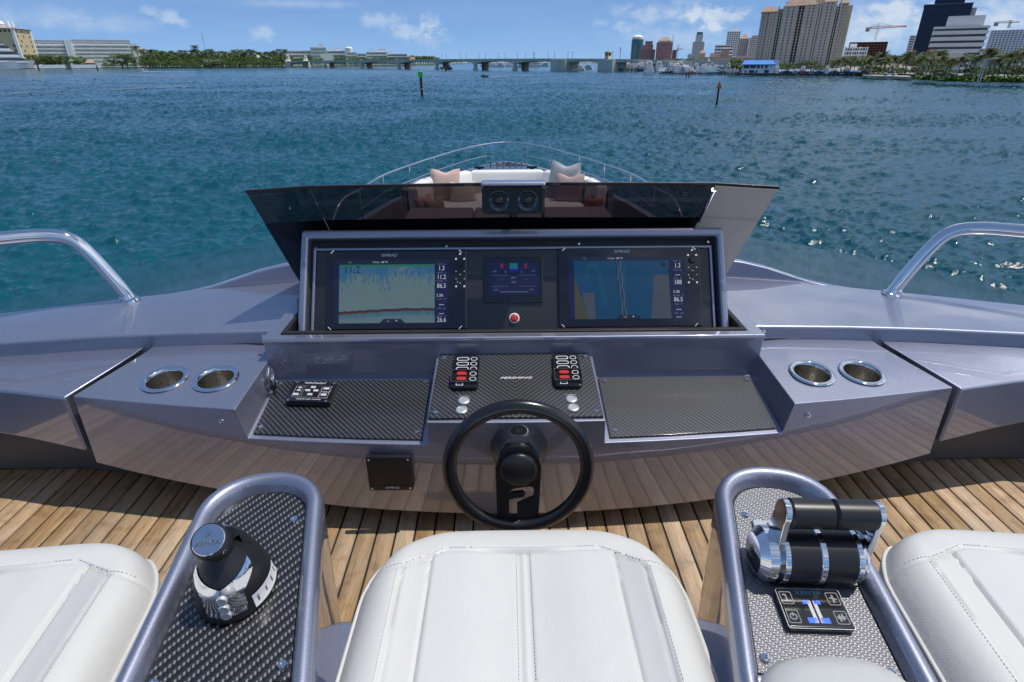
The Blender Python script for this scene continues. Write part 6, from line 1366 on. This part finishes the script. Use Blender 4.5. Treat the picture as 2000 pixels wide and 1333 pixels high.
# ------------------------------------------------------------------ moving boats and wakes
p = sea(1 + 947, 151.5); t = thing('pontoon_boat', 'dark pontoon boat with black sunshade and people aboard, mid water', 'boat', (p.x, p.y, WATER), hd(948, 60)); WM[t.name] = WM[t.name] @ Matrix.Scale(.62, 4); T = WM[t.name]
WM[t.name] = WM[t.name] @ Matrix.Scale(1 / .62, 4)
m = MB(T)
for s in (-1, 1): m.tube([(-3.4, s * 1.1, .25), (3.0, s * 1.1, .25), (3.7, s * 1.1, .5)], [.36, .36, .1], 10)
m.build('pontoon', HK, t, 40); m = MB(T); m.box(-3.4, 3.4, -1.35, 1.35, .6, .75); m.build('deck', HW, t, 0); m = MB(T)
for y in (-1.33, 1.33): m.box(-3.2, 3.2, y - .03, y + .03, .76, 1.45)
m.box(3.15, 3.2, -1.3, 1.3, .76, 1.45); m.build('side_panel', HK, t, 0); m = MB(T)
for sx in (-.6, 2.6):
    for s in (-1, 1): m.tube([(sx + .4, s * 1.25, .8), (sx, s * 1.2, 2.85)], .035, 5)
m.build('shade_frame', STL, t, 0); m = MB(T); m.loft([[Vector((q, s * 1.3, 2.85 + .18 * math.sin((q + .8) / 3.6 * math.pi))) for s in (-1, 1)] for q in np.linspace(-.8, 2.8, 7)], False, False, False); m.build('sunshade', HK, t, 40)
m = MB(T); m.box(-3.3, -2.1, -1.2, 1.2, .76, 1.2); m.box(.3, 1.2, -.5, .5, .76, 1.6); m.build('seat', TANV, t, 0)
def small_person(loc, label, shirt):
    bm = bmesh.new(); me = bpy.data.meshes.new('person')
    J = [(0, 0, .9), (0, 0, 1.15), (0, 0, 1.42), (0, 0, 1.53), (0, .02, 1.68), (.19, 0, 1.40), (.24, .05, 1.12), (.20, .18, .95), (-.19, 0, 1.40), (-.24, .05, 1.12), (-.20, .18, .95), (.10, 0, .86), (.11, .03, .47), (.11, 0, .05), (-.10, 0, .86), (-.11, .03, .47), (-.11, 0, .05)]
    K_ = .62; J = [tuple(q * K_ for q in j) for j in J]; Rr = [.14, .13, .15, .06, .105, .065, .05, .04, .065, .05, .04, .095, .065, .05, .095, .065, .05]
    vs = [bm.verts.new(j) for j in J]
    for a, b in ((0, 1), (1, 2), (2, 3), (3, 4), (2, 5), (5, 6), (6, 7), (2, 8), (8, 9), (9, 10), (0, 11), (11, 12), (12, 13), (0, 14), (14, 15), (15, 16)): bm.edges.new((vs[a], vs[b]))
    bm.to_mesh(me); bm.free(); me.materials.append(shirt); o = bpy.data.objects.new('person', me); COL.objects.link(o)
    s = o.modifiers.new('skin', 'SKIN'); 
    Rr = [r * K_ for r in Rr]
    for d, r in zip(me.skin_vertices[0].data if me.skin_vertices else [], Rr): d.radius = (r, r)
    if me.skin_vertices: me.skin_vertices[0].data[0].use_root = True
    o.modifiers.new('sub', 'SUBSURF').render_levels = 1; o.location = loc; o.rotation_euler = (0, 0, random.uniform(0, 6)); return tag(o, label, 'person')
small_person(T @ Vector((1.6, .1, .74)), 'person in a dark top standing under the pontoon boat sunshade', pm('dark cloth', (.05, .05, .07), .8)); small_person(T @ Vector((-1.3, -.4, .74)), 'person in a pale top standing at the stern of the pontoon boat', pm('pale cloth', (.55, .42, .38), .8))
streak('boat_wake', [(957, 152), (985, 150.5), (1012, 149.3), (1035, 148.2)], 2.6, FOAM, 'white wake trailing right behind the pontoon boat', .4); streak('boat_wake', [(957, 152.2), (980, 151)], 2.2, FOAM, 'thick white foam at the pontoon boat stern', .3)
p = sea(279, 139.6); boat('open', 'motor_boat', 'small white speed boat running left below the palm wood', p, hd(279, 95), 11, None)
streak('boat_wake', [(282, 139.8), (308, 141), (330, 141.2), (375, 141)], 9, FOAM, 'long white wake behind the small speed boat', .5)
p = sea(866, 139.6); boat('open', 'motor_boat', 'tiny white boat below the bridge arch, right of the green marker', p, hd(866, 30), 7, None)
p = sea(872, 135.2); boat('cruiser', 'work_boat', 'dark blue work boat passing under the bridge arch', p, hd(872, 90), 13, HB)
# ------------------------------------------------------------------ channel markers and piles
PIL = pm('dark wet timber', (.028, .022, .022), .8, 0, .3, 2, bump=.4, bscale=10); GRN = pm('green dayboard', (.02, .72, .05), .5, 0, .08, 2); ORG = pm('orange red dayboard', (.95, .17, .03), .5, 0, .06, 2); DGR = pm('dark green board', (.01, .10, .03), .5, 0, .1, 2)
p = sea(824.5, 188); D = math.hypot(p.x, p.y); zt_ = zat(822, 150, D); t = thing('channel_marker', 'dark pile channel marker with square green dayboard in mid water', 'channel marker', (p.x, p.y, WATER)); f = Vector((p.x, p.y, 0)).normalized(); s = Vector((f.y, -f.x, 0)); B = Vector((p.x, p.y, 0)); U = Vector((0, 0, 1)); q = D * .00072
MB().lathe([(2.6 * q, WATER - 2), (2.5 * q, zt_)], 14, Matrix.Translation(B)).build('pile', PIL, t, 40)
Mk = Matrix(((s.x, f.x, 0, p.x), (s.y, f.y, 0, p.y), (0, 0, 1, 0), (0, 0, 0, 1)))
part(t, Mk, 'dayboard', GRN, (-6.0 * q, 3.6 * q, -3.4 * q, -3.0 * q, zt_ - 1 * q, zt_ + 9.5 * q)); part(t, Mk, 'side_board', DGR, (3.7 * q, 4.1 * q, -3 * q, 7 * q, zt_ - .5 * q, zt_ + 9 * q)); MB(Mk).lathe([(2.6 * q, WATER + 13.5 * q), (2.9 * q, WATER + 13.5 * q), (2.9 * q, WATER + 15 * q), (2.6 * q, WATER + 15 * q)], 14).build('reflective_band', GREYP, t, 40)
text('1', Mk @ Matrix.Translation((-1.2 * q, -3.45 * q, zt_ + 4.2 * q)) @ Matrix.Rotation(math.pi / 2, 4, 'X'), 6 * q, DGR, t, 'number'); m = MB(Mk); m.lathe([(1.2 * q, zt_ + 9.6 * q), (1.2 * q, zt_ + 11 * q), (.7 * q, zt_ + 11.4 * q), (.8 * q, zt_ + 14 * q), (.1, zt_ + 14.4 * q)], 12); m.build('lantern', WHT, t, 40)
m = MB(Mk); m.tube([(-4 * q, -1 * q, WATER + 14 * q), (-4 * q, -1 * q, zt_)], .25 * q, 6)
for k in range(9): m.box(-4 * q, -2 * q, -1.1 * q, -.9 * q, WATER + (14 + k * 2.3) * q, WATER + (14.3 + k * 2.3) * q)
m.build('ladder', PIL, t, 0)
p = sea(1399.5, 205); D = math.hypot(p.x, p.y); q = D * .00071; zt_ = zat(1402, 172, D); f = Vector((p.x, p.y, 0)).normalized(); s = Vector((f.y, -f.x, 0)); t = thing('channel_marker', 'slim dark pile channel marker with orange triangular dayboard', 'channel marker', (p.x, p.y, WATER)); Mk = Matrix(((s.x, f.x, 0, p.x), (s.y, f.y, 0, p.y), (0, 0, 1, 0), (0, 0, 0, 1)))
MB(Mk).lathe([(2.1 * q, WATER - 2), (2.0 * q, zt_ + 3 * q)], 14).build('pile', PIL, t, 40)
tri = [(-6.4 * q, 0), (6.4 * q, 0), (1.0 * q, 13.5 * q), (-1.0 * q, 13.5 * q)]
MB(Mk).loft([[Vector((x, y, zt_ - 1.5 * q + z)) for x, z in tri] for y in (-2.9 * q, -2.4 * q)]).build('dayboard', ORG, t, 0); MB(Mk).loft([[Vector((-2.4 * q, y * q, zt_ - 1.5 * q)), Vector((-2.4 * q, y * q + .4 * q, zt_ - 1.5 * q)), Vector((-2.4 * q + 5 * q, y * q + .4 * q, zt_ + 14 * q)), Vector((-2.4 * q + 5 * q, y * q, zt_ + 14 * q))] for y in (2.6, 3.0)]).build('back_board', RED, t, 0)
text('2', Mk @ Matrix.Translation((0, -2.95 * q, zt_ + 2.6 * q)) @ Matrix.Rotation(math.pi / 2, 4, 'X'), 6 * q, RED, t, 'number')
m = MB(Mk); m.box(-.25 * q, .25 * q, -.2 * q, .2 * q, zt_ + 3 * q, zt_ + 14.5 * q); m.build('board_post', PIL, t, 0)
for u, v, vt, lab in ((76, 136.6, 118, 'dark leaning pile off the left lawn, by the white yacht bow'), (191, 138, 129, 'short dark pile off the left shore lawn'), (411.5, 134.6, 124, 'dark pile off the wood dock near the tall mast'), (432, 133.4, 126, 'dark pile right of the tall mast'), (392, 133, 124, 'dark pile left of the tall mast'), (1340, 152.4, 144, 'left one of two dark piles standing off the dock'), (1345, 152.4, 143, 'right one of two dark piles standing off the dock'), (1234, 141, 133, 'left one of two dark piles below the teal tower'), (1240.5, 141.4, 133, 'right one of two dark piles below the teal tower')):
    p = sea(u, v); D = math.hypot(p.x, p.y); tag(MB(Matrix.Translation((p.x, p.y, 0))).lathe([(.00085 * D, WATER - 2), (.0008 * D, zat(u, vt, D)), (.0002 * D, zat(u, vt, D) + .4)], 8).build('mooring_pile', PIL, None, 40), lab, 'pile')
# ------------------------------------------------------------------ vegetation
def mk_leaf(name, c0, c1, rv=.35):
    t = NT(name); oi = t.n('ShaderNodeObjectInfo'); geo = t.n('ShaderNodeNewGeometry'); n = t.noise(.35, 4); c = t.ramp(n, (.3, c0), (.72, c1))
    h = t.n('ShaderNodeHueSaturation'); t.l(c, h.inputs['Color']); t.l(t.math('MULTIPLY_ADD', oi.outputs['Random'], .05, .475), h.inputs['Hue']); t.l(t.math('MULTIPLY_ADD', oi.outputs['Random'], rv * 2, 1 - rv), h.inputs['Value'])
    t.set(color=h.outputs[0], rough=.6, spec=.3); return t.m
LEAF = mk_leaf('broad leaves', (.052, .100, .020), (.145, .205, .045)); FROND = mk_leaf('palm fronds', (.042, .078, .018), (.13, .16, .04)); BARK = pm('grey bark', (.16, .135, .11), .9, 0, .25, 1); FROND2 = mk_leaf('dry sunlit fronds', (.06, .08, .016), (.20, .17, .045))
def tree_mesh(seed, wide=1.0, n=34, per=26):
    r = random.Random(seed); v = []; f = []
    for k in range(n):
        a = r.uniform(0, 2 * math.pi); q = r.random() ** .55; z = r.uniform(.30, .92); rr = (1 - abs(z - .55) * 1.2) * .5 * wide * q; c = Vector((rr * math.cos(a), rr * math.sin(a), z)); s = r.uniform(.08, .15)
        for j in range(per):
            d = Vector((r.gauss(0, 1), r.gauss(0, 1), r.gauss(0, .75))).normalized() * s * r.uniform(.55, 1.05); p = c + d; nr = (d.normalized() + Vector((r.uniform(-.6, .6), r.uniform(-.6, .6), r.uniform(0, .8)))).normalized(); t1 = nr.orthogonal().normalized(); t2 = nr.cross(t1); e = r.uniform(.025, .05); o = len(v)
            v += [tuple(p + t1 * e), tuple(p + t2 * e * .6), tuple(p - t1 * e), tuple(p - t2 * e * .6)]; f.append((o, o + 1, o + 2, o + 3))
    return v, f
def make_tree(name, label, seed, wide, mat):
    t = thing(name, label, 'tree'); m = MB(); m.add(*tree_mesh(seed, wide)); m.build('crown', mat, t, 0, recalc=False)
    m = MB(); m.tube([(0, 0, -.05), (.01, 0, .25), (.0, .01, .5)], [.03, .022, .012], 7); r = random.Random(seed)
    for k in range(4): a = r.uniform(0, 6.28); m.tube([(0, 0, .28), (.14 * wide * math.cos(a), .14 * wide * math.sin(a), .55)], [.015, .006], 5)
    m.build('trunk', BARK, t, 40); return t
def make_palm(name, label, seed, droop=1.0, mat=None, crown_r=.30, nf=22):
    t = thing(name, label, 'palm tree'); r = random.Random(seed); m = MB(); lean = r.uniform(-.05, .05); top = Vector((lean, r.uniform(-.04, .04), .78))
    m.tube([(0, 0, -.05), top * .33 + Vector((-lean * .1, 0, 0)), top * .66, top], [.024, .016, .014, .013], 7); m.build('trunk', BARK, t, 40); m = MB()
    for k in range(nf):
        a = 2 * math.pi * k / nf * 2.618 + r.uniform(-.2, .2); el = r.uniform(-.5, 1.15) if k % 3 else r.uniform(.5, 1.3); L_ = crown_r * r.uniform(.8, 1.12); d = Vector((math.cos(a), math.sin(a), 0)); pts = []
        for i in range(7):
            s = i / 6; pts.append(top + d * (L_ * s * math.cos(el * (1 - .3 * s))) + Vector((0, 0, L_ * (math.sin(el) * s - droop * .75 * s * s))))
        side = d.cross(Vector((0, 0, 1)))
        for i in range(6):
            w = crown_r * .30 * (math.sin(math.pi * min(1, (i + .8) / 6.6)) ** .7); fw = (pts[i + 1] - pts[i])
            for sg in (-1, 1):
                for q in (0, .34, .67):
                    b0 = pts[i] + fw * q; b1 = pts[i] + fw * (q + .26); tip = b0 + side * sg * w + fw * .7 + Vector((0, 0, -w * .55 * r.uniform(.5, 1.3))); m.quad(b0, b1, tip)
    m.build('crown', mat or FROND, t, 0, recalc=False); return t
random.seed(21)
TR = [make_tree('broadleaf_tree', 'dense green broadleaf tree in the wood on the left island', s, w, LEAF) for s, w in ((1, 1.5), (2, 1.9), (3, 1.3))]
PA = [make_palm('palm_tree', 'dark palm rising above the wood on the left island', s, d, FROND, .26, 26) for s, d in ((4, .8), (5, .9), (6, .7))]
PB = [make_palm('palm_tree', 'tall coconut palm along the right shore drive', s, d, mt, .42, 26) for s, d, mt in ((7, .75, FROND), (8, .9, FROND2), (9, .65, FROND))]
used = set()
def plant(proto, u, D, vt, label, group, sc=1.0, lat=1.0):
    p = far(u, D); h = (zat(u, vt, D) - LZ) / .95 * sc; o = proto
    if proto.name in used: o = dup(proto)
    used.add(proto.name); o.location = (p.x, p.y, LZ); o.rotation_euler = (0, 0, random.uniform(0, 6.28)); o.scale = (h * lat, h * lat, h); o['label'] = label; o['group'] = group; return o
WT, WP = 'dense green broadleaf tree in the wood on the left island', 'dark palm rising above the wood on the left island'
u = 284
while u < 556:
    plant(TR[int(u) % 3], u, random.uniform(1190, 1330), random.uniform(103, 113), WT, 'wood trees on the left island', lat=1.05); u += random.uniform(3.6, 6.2)
u = 280
while u < 560:
    plant(TR[int(u * 7) % 3], u, random.uniform(1140, 1180), random.uniform(108, 118), WT, 'wood trees on the left island', lat=1.25); u += random.uniform(5, 9)
u = 282
while u < 556:
    plant(TR[int(u * 3) % 3], u, random.uniform(1105, 1135), random.uniform(117.5, 123.5), 'low green shore tree in front of the wood on the left island', 'shore trees on the left island', lat=2.0); u += random.uniform(5, 11)
for u in range(278, 560, 4): plant(PA[u % 3], u + random.uniform(-2, 2), random.uniform(1150, 1260), random.uniform(92.5, 103), WP, 'wood palms on the left island')
plant(PA[0], 384.5, 1180, 84.5, 'tallest palm standing clear above the island wood beside the tall mast', 'wood palms on the left island'); plant(PA[1], 273, 1230, 85, 'palm at the end of the long white apartment block', 'wood palms on the left island'); plant(PA[2], 278, 1160, 108, 'shorter palm at the foot of the white end wall', 'wood palms on the left island')
for u, vt, lt in ((64, 107, 1.1), (73, 112, 1.2), (82, 110, 1.3), (92, 107.5, 1.5), (104, 107, 1.5), (114, 111, 1.3), (130, 110, 1.4), (142, 109, 1.6), (153, 112, 1.4), (163, 119, 1.2), (236, 106, 1.9), (246, 108, 1.8), (178, 121, 1.3), (205, 123, 1.6), (220, 123, 1.6), (262, 122, 1.4)):
    plant(TR[u % 3], u, random.uniform(1195, 1225), vt, 'round green tree in front of the white apartment blocks', 'garden trees before the apartments', lat=lt)
for u in range(564, 800, 9): plant(PA[u % 3] if u % 2 else TR[u % 3], u + random.uniform(-3, 3), random.uniform(1330, 1440), random.uniform(109, 114.5), 'small palm or tree between the bridge and the white condominiums', 'trees behind the bridge', lat=1.3)
for u in range(806, 850, 5): plant(TR[u % 3], u, random.uniform(1900, 2000), random.uniform(108.5, 113), 'green tree on the far bank beyond the bridge', 'trees on the far bank', lat=1.9)
for u in range(470, 1200, 14): plant(TR[u % 3], u + random.uniform(-4, 4), random.uniform(2500, 2800), random.uniform(115.5, 118), 'low distant tree on the far bank beyond the bridge', 'trees on the far bank', lat=3.2)
for u in range(1318, 1366, 8): plant(TR[u % 3], u, random.uniform(1050, 1150), random.uniform(114, 118), 'green tree between the pink tower and the tan offices', 'city trees', lat=1.5)
for u, vt, lt in ((1434, 117, 1.1), (1441, 115, 1.2), (1448, 118, 1.2), (1530, 122, 1.5), (1541, 124, 1.8), (1552, 125, 1.6), (1566, 124, 1.5), (1578, 119, 1.5), (1588, 119, 1.6), (1598, 126, 1.8), (1610, 126, 1.8)):
    plant(TR[u % 3], u, random.uniform(350, 375), vt, 'green tree at the foot of the huge beige condominium', 'trees behind the boat lifts', lat=lt)
RP = [(1629, 114), (1638, 112), (1646, 110), (1655, 113), (1663, 108), (1672, 111), (1681, 112), (1690, 110), (1699, 114), (1706, 108), (1713, 111), (1722, 98), (1731, 109), (1740, 104), (1748, 112), (1757, 107), (1766, 110), (1775, 99), (1784, 106), (1792, 112), (1800, 104), (1808, 97), (1816, 107), (1826, 99), (1834, 96), (1843, 108), (1853, 112), (1862, 113), (1880, 108), (1893, 105), (1905, 106), (1930, 88), (1938, 98), (1949, 104), (1958, 103), (1972, 100), (1985, 96), (1997, 90), (2012, 96)]
NMS = ('first', 'second', 'third', 'fourth', 'fifth', 'sixth', 'seventh', 'eighth', 'ninth', 'tenth')
for i, (u, vt) in enumerate(RP):
    dd = random.uniform(300, 345) if u < 1800 else random.uniform(262, 300) if u < 1925 else random.uniform(236, 262)
    nb = ('right of the blue awning' if u < 1690 else 'above the small blue canopy' if u < 1730 else 'left of the dark tower' if u < 1775 else 'in front of the dark tower' if u < 1815 else 'in front of the striped office' if u < 1870 else 'before the pale apartment house' if u < 1925 else 'by the white street lamps at the right edge')
    plant(PB[i % 3], u, dd, vt + random.uniform(-1, 3), 'coconut palm %s' % nb, 'palms along the right shore', lat=1.0)
for i in range(46):
    u = random.uniform(1690, 2010); plant(TR[i % 3], u, random.uniform(300, 350) if u < 1840 else random.uniform(268, 305), random.uniform(128, 139), 'low green bush between the palms on the right shore', 'bushes along the right shore', lat=1.7)
for i in range(26):
    u = random.uniform(1628, 1860); plant(PB[i % 3], u, random.uniform(335, 372), random.uniform(104, 118), 'farther coconut palm in the second row on the right shore', 'second row of palms', lat=1.0)
hd_ = tag(MB().build('hedge', LEAF, None, 0), kind='stuff') if False else None
# ------------------------------------------------------------------ cars and lamps on the shore drive
TYRE = pm('tyre', (.02, .02, .02), .9)
def car(u, D, col, label, rel=90, L_=4.6, h=1.5, vz=1.35):
    p = far(u, D); t = thing('parked_car', label, 'car', (p.x, p.y, WATER + vz), hd(u, rel), 'cars parked along the shore drive'); T = WM[t.name]; m = MB(T)
    m.loft([[Vector((x, y, z)) for x, z in ((-L_ / 2, .45), (-L_ / 2, .8), (-L_ * .34, .92), (L_ * .22, .92), (L_ * .47, .75), (L_ / 2, .55), (L_ / 2, .35), (-L_ * .48, .3))] for y in (-.88, .88)]); m.build('body', pm('car paint ' + str(col), col, .2, .2, .05, 1, coat=1), t, 30, bevel=.06); m = MB(T)
    m.loft([[Vector((x, y * (1 if z < 1 else .8), z)) for x, z in ((-L_ * .42, .9), (-L_ * .33, h), (L_ * .08, h), (L_ * .24, .9))] for y in (-.82, .82)]); m.build('cabin_glass', GLD, t, 20); m = MB(T); m.box(-L_ * .32, L_ * .07, -.66, .66, h - .02, h + .04); m.build('roof', _mc['car paint ' + str(col)], t, 0)
    for x in (-L_ * .31, L_ * .31):
        for y in (-.86, .86): MB(T @ frame((x, y - .1, .34), (1, 0, 0), (0, 0, 1))).lathe([(.33, -.2), (.34, -.15), (.34, 0), (.18, .01)], 14).build('wheel', TYRE, t, 40)
car(1690, 300, (.02, .02, .025), 'black car by the end of the blue awning'); car(1745, 285, (.6, .6, .6), 'white car on the pale sand left of the palms', 70); car(1800, 262, (.05, .05, .06), 'dark grey car parked below the tall palms'); car(1833, 248, (.10, .16, .30), 'blue car right of the dark grey car'); car(1846, 244, (.015, .015, .02), 'black car in the middle of the shore drive', 80); car(1866, 240, (.22, .22, .26), 'grey car right of the black car'); car(1893, 236, (.12, .15, .35), 'dark blue car below the pale apartment house'); car(1905, 234, (.62, .63, .64), 'white car beside the dark blue car')
PLW = pm('white lamp post', (.62, .62, .60), .5, .1, .05, 1)
for u, dv, lab in ((1922.5, 0, 'left white street lamp of the pair at the right sea wall'), (1927.5, 1.5, 'right white street lamp of the pair at the right sea wall'), (1815, -2, 'white street lamp before the striped office'), (1706, 0, 'thin street lamp above the sand by the small canopy')):
    p = far(u, 222 if u > 1900 else 268); D = math.hypot(p.x, p.y); zt_ = zat(u, 118 + dv, D); t = thing('street_lamp', lab, 'street lamp', (p.x, p.y, LZ), 0, 'street lamps on the shore drive'); s = Vector((p.y, -p.x, 0)).normalized(); B = Vector((p.x, p.y, 0)); m = MB(); m.tube([B + Vector((0, 0, LZ - .5)), B + Vector((0, 0, zt_))], [.13, .08], 8); m.build('pole', PLW, t, 40); m = MB(); m.tube([B + Vector((0, 0, zt_)), B + s * 1.8 + Vector((0, 0, zt_ + .5))], .06, 6); m.tube([B + s * 1.6 + Vector((0, 0, zt_ + .46)), B + s * 2.6 + Vector((0, 0, zt_ + .6))], .12, 6); m.build('lamp_arm', PLW, t, 40)
a = far(1735, 268); M, w, d = gframe(far(1692, 300), far(1790, 278), away(far(1692, 300), 12)); M.translation.z = WATER + 1.306; tag(part(None, M, 'sand_patch', SAND, (0, w, -6, 9, -.4, .004)), kind='structure')
ht = MB(); r_ = random.Random(4)
for i in range(2600):
    u = r_.uniform(1795, 2060); p = far(u, r_.uniform(224, 232) if u > 1840 else r_.uniform(236, 246)); z = WATER + 1.3 + r_.random() * 1.1; n_ = Vector((r_.gauss(0, 1), r_.gauss(0, 1), r_.gauss(0, 1))).normalized(); a_ = n_.orthogonal() * .35; b_ = n_.cross(a_); c = Vector((p.x, p.y, z)); ht.quad(c + a_, c + b_, c - a_, c - b_)
tag(ht.build('hedge', LEAF, None, 0, recalc=False), kind='stuff')

# ------------------------------------------------------------------ say which one of a small row is meant
ORD = 'first second third fourth fifth sixth seventh eighth ninth tenth eleventh twelfth thirteenth fourteenth fifteenth sixteenth seventeenth eighteenth nineteenth twentieth twenty-first twenty-second twenty-third twenty-fourth twenty-fifth twenty-sixth'.split()
rows_ = {}
for o in COL.objects:
    if 'label' in o and 'group' in o and 'category' in o and o.parent is None: rows_.setdefault(o['label'], []).append(o)
for lab, obs in rows_.items():
    if 1 < len(obs) <= 26:
        obs.sort(key=lambda o: math.atan2(o.location.x, o.location.y))
        for k, o in enumerate(obs): o['label'] = ORD[k] + ' from the left: ' + lab
